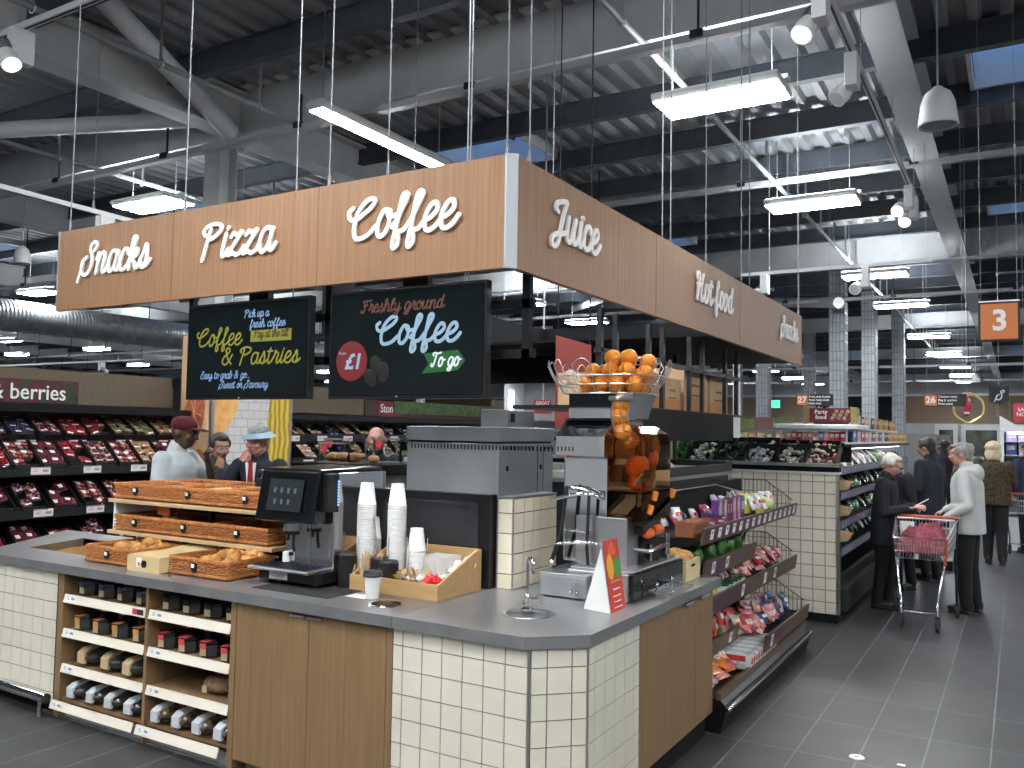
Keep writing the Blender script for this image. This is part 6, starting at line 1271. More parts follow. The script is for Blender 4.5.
# ------------------------------------------------------------------ tiled produce island across the aisle end
pt, _ = tilemat('pale_wall_tile', 'XZ', (.74, .68, .56), (.77, .71, .59), (.30, .27, .22), .108, .108, 0, .2, (-1.41, .08), .045)
t = thing('produce_island', 'cream tiled produce island end with a dark plinth facing the rack', 'produce display', (-2.6, 8.4, 0))
MB().box(-4.6, -1.415, 8.2, 8.3, .085, 1.34).build('tiled_end', pt, t, world=True); MB().box(-4.6, -1.43, 8.23, 8.42, 0, .085).build('plinth', black_matt, t, world=True)
MB().box(-1.43, -1.405, 8.192, 8.23, .085, 1.36).build('edge_trim', steel, t, world=True)
MB().box(-4.6, -1.40, 8.17, 8.32, 1.34, 1.358).build('white_edge', white_paint, t, world=True); MB().box(-4.6, -1.405, 8.20, 8.32, 1.358, 1.405).build('dark_gap', black_matt, t, world=True); MB().box(-4.6, -1.40, 8.15, 8.34, 1.405, 1.435).build('steel_rail', steel, t, world=True)
mb = MB(); mb.box(-4.6, -1.42, 8.95, 9.0, 1.43, 1.66); mb.box(-4.6, -1.42, 8.55, 9.0, 1.585, 1.625); mb.build('back_band', black_matt, t, world=True)
VEG = {}
def veg(kind):
    if kind in VEG: return VEG[kind]
    rnd = random.Random(len(kind)); mb = MB()
    cols = {'kale': ['dark green', 'green'], 'salad bags': ['white', 'green'], 'cabbages': ['dark green', 'black'], 'mushrooms': ['white', 'silver'], 'bagged roots': ['silver', 'cream'], 'leeks': ['green', 'lime'], 'turnips': ['cream', 'crimson']}[kind]
    for i in range(70):
        mb.mat(0 if rnd.random() < .6 else 1); x, y = rnd.uniform(-.118, .118), rnd.uniform(-.17, .17); z = .02+.07*rnd.random()
        if kind == 'leeks': mb.tube([(x, -.17, z), (x+rnd.uniform(-.02, .02), .17, z+.01)], .011, 6)
        elif kind == 'kale': mb.ell((x, y, z+.02), (rnd.uniform(.01, .03), rnd.uniform(.01, .03), rnd.uniform(.03, .06)), 6, 5)
        else: mb.ell((x, y, z), (rnd.uniform(.010, .024), rnd.uniform(.012, .034), rnd.uniform(.010, .02)), 6, 4, Matrix.Rotation(rnd.uniform(0, 3), 3, 'Z'))
    VEG[kind] = mb.mesh('vegetables', [noisy('veg_'+c, PAL[c], tuple(q*.5 for q in PAL[c]), 20, .3) for c in cols], 60); return VEG[kind]
def veg_crate(loc, rot, kind, lab, grp):
    o = dup(CR, loc, 0, lab, grp, rot=rot); v = bpy.data.objects.new('vegetables', veg(kind)); C.objects.link(v); v.location = Vector(loc)+rot.to_matrix() @ Vector((0, 0, .01)); v.rotation_euler = rot
    tag(v, '%s heaped in the %s' % (kind, lab), 'vegetables', None, 'stuff')
rotY = (Matrix.Rotation(math.radians(32), 4, 'X')).to_euler()
for i, (x, k) in enumerate(((-3.6, 'kale'), (-3.28, 'kale'), (-2.99, 'kale'), (-2.70, 'salad bags'), (-2.42, 'cabbages'), (-2.14, 'mushrooms'), (-1.86, 'bagged roots'), (-1.57, 'turnips'))):
    veg_crate((x, 8.42, 1.455), rotY, k, 'black crate of %s on the produce island, %s from the pale trim' % (k, CN[7-i]), 'crates along the produce island')
for i, x in enumerate((-1.72,)): pass
# shelves of goods behind it
t = thing('goods_shelf', 'low white shelf unit of jars and packs behind the produce island', 'shelf unit', (-3.0, 10.2, 0))
for z in (1.50, 1.62): MB().box(-4.6, -2.25, 10.1, 10.5, z-.02, z).build('shelf', white_paint, t, world=True)
MB().box(-4.6, -2.25, 10.45, 10.5, 0, 1.76).build('back_panel', noisy('shelf_backing', (.05, .05, .045), (.08, .08, .07), 3, .6), t, world=True); MB().box(-4.6, -2.25, 10.05, 10.45, 0, 1.4).build('base', dark_metal, t, world=True)
pics = [('kraft', (.20, .12, .07)), ('plum', (.12, .05, .05)), ('rose', (.34, .14, .10)), ('leaf', (.075, .095, .035)), ('salmon', (.36, .20, .12)), ('fern', (.07, .10, .03)), ('plum', (.12, .05, .05)), ('leaf', (.075, .095, .035))]
for i, (n_, c) in enumerate(pics): x = -4.0+.225*i; MB().box(x, x+.215, 10.04, 10.05, 1.765, 1.895).build('picture_card', noisy('picture_'+n_, c, tuple(q*1.3 for q in c), 14, .5), t, world=True)
MB().box(-4.1, -2.2, 10.05, 10.07, 1.755, 1.77).build('card_rail', steel, t, world=True)
random.seed(8)
for z, n_ in ((1.50, 20), (1.62, 20)):
    for i in range(n_):
        c = random.choice(['white', 'cream', 'black', 'orange', 'crimson', 'lime', 'silver', 'brown']); put(carton(c, .075, .095, .07), 'grocery_pack', (-4.4+.105*i, 10.2, z+.001), 0, '%s pack on the %s white shelf behind the produce island' % (c, 'lower' if z < 1.6 else 'upper'), 'pack', '%s packs behind the produce island' % c)
tag(MB().prism([(-.10, -.02), (.0, -.02), (.09, .34), (.05, .36), (-.02, .2)], 'y', 0, .01).build('leaf_banner', noisy('leaf_lime', (.33, .38, .08), (.42, .46, .14), 5, .5)), 'lime green leaf shaped banner behind the juicer', 'banner').location = (-2.95, 8.16, 1.437)

# ------------------------------------------------------------------ aisle chiller with salads, gift boxes on top
ct = thing('salad_chiller', 'open chiller of bagged salads along the aisle beside the tiled island', 'produce display', (-1.9, 11.0, 0))
CY0, CY1 = 8.50, 15.0
MB().box(-2.45, -2.40, CY0, CY1, 0, 1.62).build('back_panel', chill_black, ct, world=True); MB().box(-2.4, -1.42, CY0, CY1, .06, .42).build('base', chill_black, ct, world=True, bevel=.02); MB().box(-2.4, -1.38, CY0-.05, CY1, .06, .30).build('bumper', rubber, ct, world=True, bevel=.03)
MB().box(-2.4, -1.44, CY0-.06, CY0-.01, .0, 1.60).build('end_cheek', chill_black, ct, world=True)
LVC = ((.62, -1.44), (.86, -1.47), (1.12, -1.50), (1.36, -1.53))
for z, x in LVC:
    MB().box(-2.4, x-.02, CY0, CY1, z-.05, z-.02).build('shelf', chill_black, ct, world=True); MB().box(x-.02, x, CY0, CY1, z-.06, z+.02).build('price_rail', mat('rail_violet', (.11, .105, .14), .4), ct, world=True)
    mb = MB(); y = CY0+.08
    while y < CY1-.3:
        if y < 11.9: MB().box(x, x+.002, y, y+.10, z-.05, z+.01).build('price_ticket', mat('ticket_lilac', (.34, .33, .42), .5), ct, world=True)
        else: mb.box(x, x+.002, y, y+.10, z-.05, z+.01)
        y += .16
    mb.build('price_ticket', MATS['ticket_lilac'], ct, world=True)['kind'] = 'stuff'
MB().box(-2.4, -1.50, CY0, CY1, 1.565, 1.61).build('roof', chill_black, ct, world=True); MB().box(-1.70, -1.64, CY0+.1, CY1-.1, 1.545, 1.565).build('lamp_strip', mat('chiller_lamp', (1, 1, 1), .5, emit=(.95, 1, 1), es=6), ct, world=True)
random.seed(15)
SB2 = packet('white', .20, .24, .07); PALC = ['green', 'white', 'dark green', 'silver', 'black', 'white', 'green']
for li, (z, x) in enumerate(LVC):
    for i in range(16):
        c = random.choice(PALC); put(packet(c, .19, .22, .07), 'salad_bag', (x-.14-.05*random.random(), CY0+.12+.34*i+random.uniform(-.04, .04), z-.015), H_+random.uniform(-.3, .3), '%s salad bag on the %s shelf of the aisle chiller' % (c, ('bottom', 'low', 'middle', 'top')[li]), 'salad bag', '%s salad bags, %s chiller shelf' % (c, ('bottom', 'low', 'middle', 'top')[li]), rx=-.75)
        c = random.choice(PALC); put(packet(c, .19, .22, .07), 'salad_bag', (x-.36, CY0+.2+.34*i, z+.0), H_+random.uniform(-.3, .3), '%s salad bag at the back of the %s shelf of the aisle chiller' % (c, ('bottom', 'low', 'middle', 'top')[li]), 'salad bag', '%s back salad bags, %s chiller shelf' % (c, ('bottom', 'low', 'middle', 'top')[li]), rx=-.45)
for i, z in enumerate((.70, .93, 1.17)):
    t = thing('wooden_bin', ('lowest', 'middle', 'topmost')[i]+' sloped wooden bin on the end of the salad chiller', 'bin', (-1.36, 8.43, z)); mb = MB(); mb.prism([(-.16, 0), (.0, .03), (.04, .10), (-.16, .13)], 'y', -.06, .02); mb.build('bin_box', pale_wood, t); MB().box(-.165, -.155, .02, .05, -.02, .14).build('bracket', dark_metal, t)
# top deck
t = thing('gift_shelf', 'white rounded shelf of gift boxes on top of the salad chiller', 'shelf', (-1.7, 11.0, 1.61))
MB().box(-2.05, -1.40, 8.60, 13.9, 1.612, 1.632).build('lower_deck', white_paint, t, world=True); mb = MB(); mb.rrect(-2.08, -1.30, 8.55, 9.35, .04, 1.75, 1.80); mb.build('upper_deck', white_paint, t, world=True, bevel=.012); MB().box(-2.05, -1.55, 9.3, 13.9, 1.758, 1.78).build('upper_shelf', white_paint, t, world=True)
for x, y in ((-2.03, 8.66), (-1.42, 8.66), (-1.42, 9.25)): MB().box(x, x+.015, y, y+.015, 1.632, 1.75).build('shelf_post', steel, t, world=True)
random.seed(4)
for i in range(11):
    c = ['pink', 'red', 'crimson', 'pink', 'pink', 'white', 'blue', 'pink', 'red', 'crimson', 'crimson'][i]; put(carton(c, .048, .095, .09, 'white' if c != 'white' else 'pink'), 'gift_box', (-1.95+.05*i, 8.72, 1.633), random.uniform(-.1, .1), '%s gift box facing the rack on the white shelf' % c, 'gift box', '%s gift boxes facing the rack' % c)
for i in range(18):
    c = ['blue', 'white', 'red', 'pink', 'cream', 'brown', 'cream', 'brown', 'white', 'black', 'orange', 'yellow', 'orange', 'yellow', 'orange', 'yellow', 'orange', 'yellow'][i]; put(carton(c, .22, .105, .12), 'gift_box', (-1.47, 9.12+.265*i, 1.633), H_, '%s gift box along the aisle on the lower deck' % c, 'gift box', '%s gift boxes on the lower deck' % c)
    c = ['navy', 'red', 'black', 'cream', 'brown', 'white', 'crimson', 'cream', 'white', 'brown', 'cream', 'orange', 'yellow', 'orange', 'yellow', 'brown', 'yellow', 'orange'][i]; put(carton(c, .21, .14 if i > 2 else .16, .1), 'gift_box', (-1.62 if i > 0 else -1.58, 9.15+.265*i, 1.781 if i > 0 else 1.801), H_, '%s tall gift box along the aisle on the upper deck' % c, 'gift box', '%s gift boxes on the upper deck' % c)
t = thing('party_sign', 'maroon party food sign with gold ends on the white shelf', 'sign', (-1.62, 8.95, 1.801))
MB().box(-.19, .20, 0, .05, .02, .165).build('panel', mat('maroon', (.13, .012, .022), .5), t)
for x in (-.245, .20): MB().prism([(x, .0), (x+.06, .02), (x+.05, .17), (x-.005, .18)], 'y', .0, .06).build('gold_end', noisy('gold_foil', (.42, .34, .12), (.30, .24, .08), 14, .35, .3), t)
text_part('lettering', 'Party\nfood', .058, white_print, t, plane_M((-.08, -.002, .10), (1, 0, 0), (0, 0, 1)), .002, .001); mb = MB()
for k in range(9): mb.ell((.03+.018*k, -.004, .06+.035*(k % 3)), (.02, .006, .02), 10, 6)
mb.build('food_picture', noisy('party_food', (.12, .03, .02), (.50, .36, .24), 30, .4), t, smooth=60)
mb = MB(); mb.box(-.15, .18, .01, .04, -.0, .025); mb.build('stand', dark_metal, t)

# ------------------------------------------------------------------ hanging signs
t = thing('aisle_sign', 'orange hanging sign with a white number three', 'sign', (-.125, 8.0, 2.48))
MB().box(-.150, .150, -.02, .02, .0, .325).build('frame', mat('sign_frame', (.025, .012, .01), .5), t, bevel=.004); MB().box(-.132, .132, -.024, -.019, .018, .307).build('orange_panel', mat('sign_orange', (.62, .19, .05), .5), t); text_part('number', '3', .235, white_print, t, plane_M((.005, -.026, .163), (1, 0, 0), (0, 0, 1)), .003, .006)
for s in (-.13, .13): MB().cyl((s, 0, .325), (s, 0, ZD-2.48), .0014, 4).build('hanging_wire', wire_grey, t)
MB().box(-.145, .145, -.012, .012, .325, .335).build('top_rail', steel, t)
def aisle_panel(loc, num, lines, lab):
    t = thing('aisle_sign', lab, 'sign', loc); k = 1.0
    MB().box(-.24, .24, -.012, .012, 0, .155).build('dark_panel', mat('aisle_dark', (.02, .018, .018), .5), t); MB().box(-.23, -.09, -.016, -.011, .01, .145).build('orange_square', MATS['sign_orange'], t)
    text_part('number', num, .115, white_print, t, plane_M((-.16, -.018, .078), (1, 0, 0), (0, 0, 1)), .002, .003)
    for i, l in enumerate(lines): text_part('sign_lettering', l, .040, white_print, t, plane_M((-.075, -.014, .122-.045*i), (1, 0, 0), (0, 0, 1)), .002, .0008, 'LEFT', .9)
    for s in (-.2, .2): MB().cyl((s, 0, .155), (s, 0, ZD-loc[2]), .002, 4).build('hanging_wire', wire_grey, t)
aisle_panel((-2.36, 12.0, 2.095), '27', ('Fresh pizza & pasta', 'Fresh ready meals', 'Fresh meat'), 'dark hanging aisle sign numbered 27 above the gift boxes')
aisle_panel((-.79, 12.0, 2.085), '26', ('Cooked meats', 'Pies & quiches', 'Fresh pasta'), 'dark hanging aisle sign numbered 26 beside the gold hoop')
t = thing('hanging_bauble', 'gold hoop with a red bauble hanging over the aisle', 'decoration', (-.62, 13.6, 1.95))
gold = mat('gold_hoop', (.62, .45, .14), .3, .7); mb = MB()
for rr, off in ((.20, 0), (.19, .02), (.205, -.01)): mb.tube([(.02+rr*math.cos(q)*.95, off, .17+rr*math.sin(q)+.01*math.sin(5*q)) for q in [2*PI*k/32 for k in range(32)]], .007, 5, True)
mb.build('hoop', gold, t, smooth=50); MB().lathe([(.0, -.01), (.03, .0), (.052, .06), (.058, .14), (.04, .22), (.012, .27), (.0, .275)], (0, 0, .06), 16, False).build('bauble', noisy('bauble_red', (.40, .03, .07), (.30, .015, .04), 20, .3), t, smooth=60); MB().lathe([(.0, 0), (.03, .0), (.035, .03), (.0, .03)], (0, -.045, .08), 10, False).build('white_motif', white_print, t, smooth=60); MB().cyl((0, 0, .33), (0, 0, ZD-1.95), .003, 4).build('hanging_wire', wire_metal, t)
t = thing('shield_sign', 'small dark shield sign with a white curl hanging by the bauble', 'sign', (-.30, 18.0, 2.33))
MB().prism([(-.16, .32), (.16, .32), (.16, .07), (0, 0), (-.16, .07)], 'y', -.01, .01).build('shield', mat('shield_dark', (.02, .024, .03), .5), t); script_part('curl_mark', 'S', .13, .11, .02, white_print, t, plane_M((-.06, -.011, .08), (1, 0, 0), (0, 0, 1)), .002); MB().cyl((0, 0, .32), (0, 0, ZD-2.22), .004, 4).build('hanging_wire', wire_metal, t)
t = thing('offer_board', 'red and white offer board at the edge of the photo over the freezer', 'sign', (.02, 15.0, 1.95)); MB().box(-.08, .2, 0, .01, 0, .28).build('panel', MATS['offer_red'], t); text_part('lettering', 'SAVE\nNOW', .08, white_print, t, plane_M((.06, -.002, .15), (1, 0, 0), (0, 0, 1)), .002, .001); MB().cyl((.06, .005, .28), (.06, .005, ZD-1.95), .003, 4).build('hanging_wire', wire_metal, t)
t = thing('exit_sign', 'small green lit exit sign far beyond the produce island', 'sign', (-9.2, 38, 2.90)); MB().box(-.26, .26, 0, .06, 0, .34).build('lit_face', mat('exit_green', (.1, .6, .4), .5, emit=(.12, .75, .50), es=1.5), t); MB().box(-.28, .28, .06, .12, -.03, .37).build('case', dark_metal, t); MB().cyl((0, .05, .3), (0, .05, ZD-2.95), .02, 6).build('drop_rod', dark_metal, t)

# ------------------------------------------------------------------ back wall lettering, doors and lit freezers
bw = thing('wall_lettering', 'large tan letters reading The Bakery on the brown back wall band', 'lettering', (-1.0, 60.9, 3.5))
tan = mat('letter_tan', (.30, .25, .17), .5)
text_part('letters', 'The Bakery', 1.7, tan, bw, plane_M((-.6, 0, .1), (1, 0, 0), (0, 0, 1)), .04, .01, 'LEFT', .95)
t = thing('wall_board', 'black board with pale letters on the far back wall', 'board', (-9, 60.8, 2.7)); MB().box(-3.2, 2.6, 0, .1, 0, 1.7).build('board', black_matt, t); text_part('letters', 'to eat', 1.4, mat('letter_grey', (.42, .44, .45), .5), t, plane_M((-1.2, -.01, .75), (1, 0, 0), (0, 0, 1)), .04, .01)
for i, (xa, xb, g) in enumerate(((-4.6, -3.3, 0), (-3.1, -.9, 1), (-.8, 2.4, 2))):
    d = struct('door_%d' % (i+1), MB().box(xa, xb, 60.6, 60.95, 0, 2.6), mat('door_white', (.62, .63, .64), .5)); MB().box(xa+.25, xb-.25, 60.57, 60.6, .9 if g == 0 else .6, 2.25).build('glass_pane', noisy('door_dark_%d' % i, (.03, .035, .03), (.10, .12, .09), 1.5, .2), d)
fz = thing('lit_freezer', 'white freezer unit with a bright lit violet display at the photo edge', 'freezer', (.7, 15.4, 0))
MB().box(-.25, 2.4, 15.2, 16.2, 1.80, 1.90).build('header', white_paint, fz, world=True, bevel=.01); mb = MB(); mb.box(-.25, 2.4, 16.1, 16.2, 0, 1.80); mb.box(-.25, -.2, 15.2, 16.1, 0, 1.80); mb.box(2.35, 2.4, 15.2, 16.1, 0, 1.8); mb.box(-.2, 2.35, 15.2, 16.1, 0, .5); mb.build('cabinet', white_paint, fz, world=True); mb = MB(); mb.prism([(-.25, 1.90), (-.02, 1.90), (-.25, 2.05)], 'y', 15.2, 15.24); mb.build('white_fin', white_paint, fz, world=True)
MB().box(-.15, 2.3, 15.28, 15.34, 1.77, 1.80).build('lamp_strip', mat('freezer_lamp', (1, 1, 1), .5, emit=(.80, .78, 1.0), es=9), fz, world=True)
for z in (.55, 1.0, 1.45, 1.66): MB().box(-.2, 2.35, 15.35, 16.1, z-.02, z).build('shelf', steel, fz, world=True)
random.seed(12)
for z in (1.0, 1.45, 1.66):
    for i in range(14): c = random.choice(['lilac', 'white', 'silver', 'lilac', 'blue']); put(carton(c, .14, .10 if z > 1.5 else .17, .12), 'frozen_pack', (-.1+.165*i, 15.5, z), random.uniform(-.1, .1), '%s pack in the lit freezer' % c, 'pack', '%s packs in the lit freezer' % c)
# distant gondola runs that fill the store
gm = mat('gondola_grey', (.20, .205, .21), .5)
GON = [(-4.2, 19.5, 9, 'white gondola of groceries past the salad chiller'), (-6.5, 15.5, 8, 'white gondola of groceries behind the hot food cabinet'), (-3.0, 34, 14, 'distant gondola of groceries before the brown back wall'), (1.2, 22, 12, 'gondola of groceries beyond the lit freezer')]
for gx, gy, gl, lab in GON:
    t = thing('gondola', lab, 'shelving', (gx, gy, 0)); MB().box(-.05, .05, 0, gl, 0, 1.85).build('spine', gm, t); MB().box(-.5, .5, 0, gl, 0, .15).build('plinth', dark_metal, t)
    for z in (.55, .98, 1.4): MB().box(-.45, .45, 0, gl, z-.03, z).build('shelf', white_paint, t)
    mb = MB(); mb.box(-.5, .5, -.04, 0, 0, 1.85); mb.build('end_panel', gm, t)
random.seed(77)
for gx, gy, gl, lab in GON[:3]:
    for z in (.55, .98, 1.4):
        for i in range(int(min(gl, 9)/.42)):
            c = random.choice(list(PAL)); put(carton(c, .36, random.uniform(.2, .32) if False else .26, .22), 'grocery_box', (gx+.30, gy+.25+.42*i, z), H_, '%s grocery box on the %s' % (c, lab), 'box', '%s boxes on the %s' % (c, lab))
for i in range(7): c = ['red', 'white', 'crimson', 'orange', 'white', 'red', 'yellow'][i]; put(carton(c, .5, .28, .3), 'grocery_box', (-6.9+.0*i, 15.8+.9*i, 1.86), H_, '%s box on top of the gondola behind the hot food cabinet' % c, 'box', '%s boxes on the gondola top' % c)
tag(MB().box(.0, .45, 0, .32, 0, .12).build('shopping_basket', black), 'black box low on the aisle floor behind the trolley', 'box').location = (-1.2, 12.35, .0)
t = thing('floor_drain', 'small steel drain cover set in the aisle tiles', 'drain', (-.757, 4.90, 0)); MB().lathe([(.0, .004), (.035, .004), (.04, .0)], n=18).build('cover', steel, t); MB().box(-.012, .012, -.006, .006, .004, .0048).build('slot', black, t)
tag(MB().prism([(-.02, -.012), (.02, -.01), (.022, .012), (-.015, .014)], 'z', 0, .002).build('paper_scrap', card_white), 'tiny white paper scrap on the aisle tiles', 'paper').location = (-.546, 4.91, .0005)
# ------------------------------------------------------------------ people
def capsule(mb, p0, p1, r0, r1, n=12):
    p0 = Vector(p0); p1 = Vector(p1); d = (p1-p0); ln = max(d.length, 1e-4); d /= ln; pts = []; rr = []
    for k in (0, 1, 2, 3): a = PI/2*k/3; pts.append(p0-d*r0*math.cos(a)); rr.append(max(r0*math.sin(a), .0005))
    for k in (3, 2, 1, 0): a = PI/2*k/3; pts.append(p1+d*r1*math.cos(a)); rr.append(max(r1*math.sin(a), .0005))
    mb.tube(pts, rr, n)
def fuse(name, mb, m, parent, voxel=.009, smooth=4):
    """one continuous skin over overlapping volumes"""
    o = bpy.data.objects.new('tmp', mb.mesh('tmp', m)); C.objects.link(o)
    r = o.modifiers.new('r', 'REMESH'); r.mode = 'VOXEL'; r.voxel_size = voxel
    s = o.modifiers.new('s', 'SMOOTH'); s.factor = .5; s.iterations = smooth
    bpy.context.view_layer.update(); dg = bpy.context.evaluated_depsgraph_get(); me = bpy.data.meshes.new_from_object(o.evaluated_get(dg)); bpy.data.objects.remove(o)
    me.materials.clear(); me.materials.append(m); me.polygons.foreach_set('use_smooth', [True]*len(me.polygons)); me.name = name
    q = bpy.data.objects.new(name, me); C.objects.link(q); q.parent = parent; return q
def skin(n, c): return noisy('skin_'+n, c, tuple(q*.86 for q in c), 9, .5)
SK_L = skin('light', (.56, .32, .23)); SK_P = skin('pink', (.58, .30, .23)); SK_D = skin('deep', (.085, .042, .025)); SK_M = skin('mid', (.34, .18, .11))
eye_w = mat('eye_white', (.65, .63, .6), .3); eye_d = mat('eye_dark', (.03, .02, .015), .2); lip_c = mat('lips', (.36, .12, .10), .5)
def cloth(n, c, k=.75, sc=14, b=.25, r=.85): return noisy('cloth_'+n, c, tuple(q*k for q in c), sc, r, bmp=b)
def person(lab, loc, rz, H, sk, hands, elbows, top, legs, shoe, hair=None, lean=0.0, pitch=0.0, yaw=0.0, build=1.0, coat_len=.86, sleeve='long', vox=.009, feet=((-.10, 0), (.10, .0)), extra=None, top_name='jacket', legs_name='trousers', hair_style='short', grip=.9):
    t = thing('person', lab, 'person', loc, rz); s = H/1.75; b = build
    def T(p):                                   # lean bends the body about the hips
        x, y, z = p
        if z > .92: a = lean; dz = z-.92; y, z = y*math.cos(a)-dz*math.sin(a), .92+dz*math.cos(a)+y*math.sin(a)*.3
        return Vector((x*s, y*s, z*s))
    hc = T((0, -.025, 1.612)); RH = Matrix.Rotation(yaw, 3, 'Z') @ Matrix.Rotation(pitch+lean*.6, 3, 'X')
    def Hd(p): return hc+RH @ Vector(p)*s*1.07        # head-local point, face towards -y
    R3 = RH
    # skin: head, neck, torso core, arms, hands, legs in one surface
    mb = MB()
    def el(c, r): mb.ell(Hd(c), tuple(q*s*1.07 for q in r), 18, 12, R3)
    el((0, .008, .022), (.073, .092, .088)); el((0, -.030, -.040), (.056, .062, .070)); el((0, -.052, -.075), (.032, .034, .026)); el((0, -.062, .03), (.052, .034, .03))
    capsule(mb, Hd((0, -.092, .012)), Hd((0, -.112, -.022)), .010*s, .0155*s); el((.015, -.098, -.024), (.010, .012, .008)); el((-.015, -.098, -.024), (.010, .012, .008))
    el((.036, -.072, -.022), (.024, .022, .022)); el((-.036, -.072, -.022), (.024, .022, .022)); el((0, -.092, -.052), (.024, .014, .011))
    for q in (-1, 1): el((q*.076, .008, -.008), (.010, .020, .030))
    capsule(mb, T((0, .015, 1.42)), hc+RH @ Vector((0, .012, -.05))*s, .058*s, .053*s)
    mb.ell(T((0, .01, 1.27)), (.145*s*b, .085*s*b, .18*s), 18, 12); mb.ell(T((0, .0, .98)), (.14*s*b, .09*s*b, .16*s), 18, 12)
    SHO = {}
    for q, hd, eb in ((-1, hands[0], elbows[0]), (1, hands[1], elbows[1])):
        sh = T((q*.175*(.6+.4*b), .012, 1.405)); e = T(eb); h = T(hd); SHO[q] = (sh, e, h)
        capsule(mb, sh, e, .047*s, .040*s); capsule(mb, e, h, .040*s, .027*s)
        fd = (h-e).normalized(); sd = Vector((1, 0, 0)); sd = (sd-fd*sd.dot(fd)).normalized() if abs(fd.x) < .95 else Vector((0, 1, 0)); up = sd.cross(fd)
        up = up if up.z > 0 else -up
        pal = h+fd*.045*s
        for k in range(4):                      # palm as a fan of rays, then four unequal curled fingers
            off = sd*(-.027+.018*k)*s; kn = h+fd*.078*s+off*1.05; capsule(mb, h+fd*.008*s+off*.55, kn, .0125*s, .011*s, 8)
            ln = (.030, .038, .036, .028)[k]*s; c = grip
            p1 = kn+(fd*math.cos(c*.6)-up*math.sin(c*.6))*ln; p2 = p1+(fd*math.cos(c*1.5)-up*math.sin(c*1.5))*ln*.75; p3 = p2+(fd*math.cos(c*2.3)-up*math.sin(c*2.3))*ln*.6
            capsule(mb, kn, p1, .0098*s, .0092*s, 8); capsule(mb, p1, p2, .0092*s, .0086*s, 8); capsule(mb, p2, p3, .0086*s, .0075*s, 8)
        th0 = h+fd*.022*s-sd*q*.022*s; th1 = th0+(fd*.7-sd*q*.6-up*.35).normalized()*.034*s; capsule(mb, th0, th1, .0125*s, .0108*s, 8); capsule(mb, th1, th1+(fd*.85-up*.45).normalized()*.028*s, .0105*s, .0085*s, 8)
    LEG = {}
    for q, (fx, fy) in ((-1, feet[0]), (1, feet[1])):
        hip = T((q*.085, 0, .90)); kn = Vector((q*.09*s+(fx-q*.10)*.5*s, fy*.5*s-.02*s, .49*s)); an = Vector((fx*s, fy*s+.02*s, .085*s)); LEG[q] = (hip, kn, an)
        capsule(mb, hip, kn, .078*s*b, .052*s); capsule(mb, kn, an, .052*s, .034*s)
    fuse('body', mb, sk, t, min(vox, .0085), 3)
    # clothes
    mb = MB(); g = .016*s
    for q in (-1, 1):
        hip, kn, an = LEG[q]; capsule(mb, hip, kn, .088*s*b, .072*s*b); capsule(mb, kn, an, .070*s*b, .060*s)
    mb.ell(T((0, .0, .95)), (.155*s*b, .112*s*b, .12*s), 18, 12); fuse(legs_name, mb, legs, t, vox, 4)
    for q in (-1, 1):
        an = LEG[q][2]; mb = MB(); mb.ell(an+Vector((0, -.06*s, -.035*s)), (.046*s, .125*s, .045*s), 14, 10); mb.ell(an+Vector((0, .015*s, -.01*s)), (.046*s, .055*s, .075*s), 14, 10); mb.box(an.x-.042*s, an.x+.042*s, an.y-.17*s, an.y+.062*s, .001, .022*s); fuse('shoe', mb, shoe, t, .008, 3)
    mb = MB()
    mb.loft([[tuple(T((.178*b*k*math.cos(a), .010+.126*b*k2*math.sin(a), z))) for a in [2*PI*i/24 for i in range(24)]] for z, k, k2 in ((.98, .96, 1.0), (1.08, .95, 1.0), (1.2, .98, 1.0), (1.3, 1.02, 1.0), (1.37, .99, .88), (1.42, .80, .70), (1.46, .46, .5))]); capsule(mb, T((-.145*b, .015, 1.375)), T((.145*b, .015, 1.375)), .072*s, .072*s)
    if coat_len < 1.0: mb.loft([[tuple(T((.185*b*k*math.cos(a), .132*b*k*math.sin(a), z))) for a in [2*PI*i/20 for i in range(20)]] for z, k in ((1.1, .98), (1.0, 1.0), (coat_len+.03, 1.04), (coat_len, 1.03))])
    for q in (-1, 1):
        sh, e, h = SHO[q]; capsule(mb, sh, e.lerp(sh, 0 if sleeve == 'long' else .25), .072*s, .058*s)
        if sleeve == 'long': capsule(mb, e, h.lerp(e, .06), .058*s, .041*s)
    capsule(mb, T((0, .02, 1.42)), T((0, .015, 1.495)), .082*s, .072*s)
    fuse(top_name, mb, top, t, vox, 4)
    # face
    for q in (-1, 1):
        m_ = MB(); m_.ell(Hd((q*.030, -.0915, .012)), (.013*s, .006*s, .0075*s), 10, 6, R3); m_.mat(1).ell(Hd((q*.030, -.0965, .012)), (.0062*s, .003*s, .0062*s), 8, 5, R3); m_.build('eye', [eye_w, eye_d], t, smooth=60)
        m_ = MB(); m_.tube([Hd((q*.014, -.097, .030)), Hd((q*.030, -.099, .035)), Hd((q*.048, -.086, .030))], .004*s, 5); m_.build('eyebrow', hair or eye_d, t, smooth=60)
    m_ = MB(); m_.ell(Hd((0, -.1045, -.052)), (.020*s, .004*s, .0055*s), 10, 6, R3); m_.build('lips', lip_c, t, smooth=60)
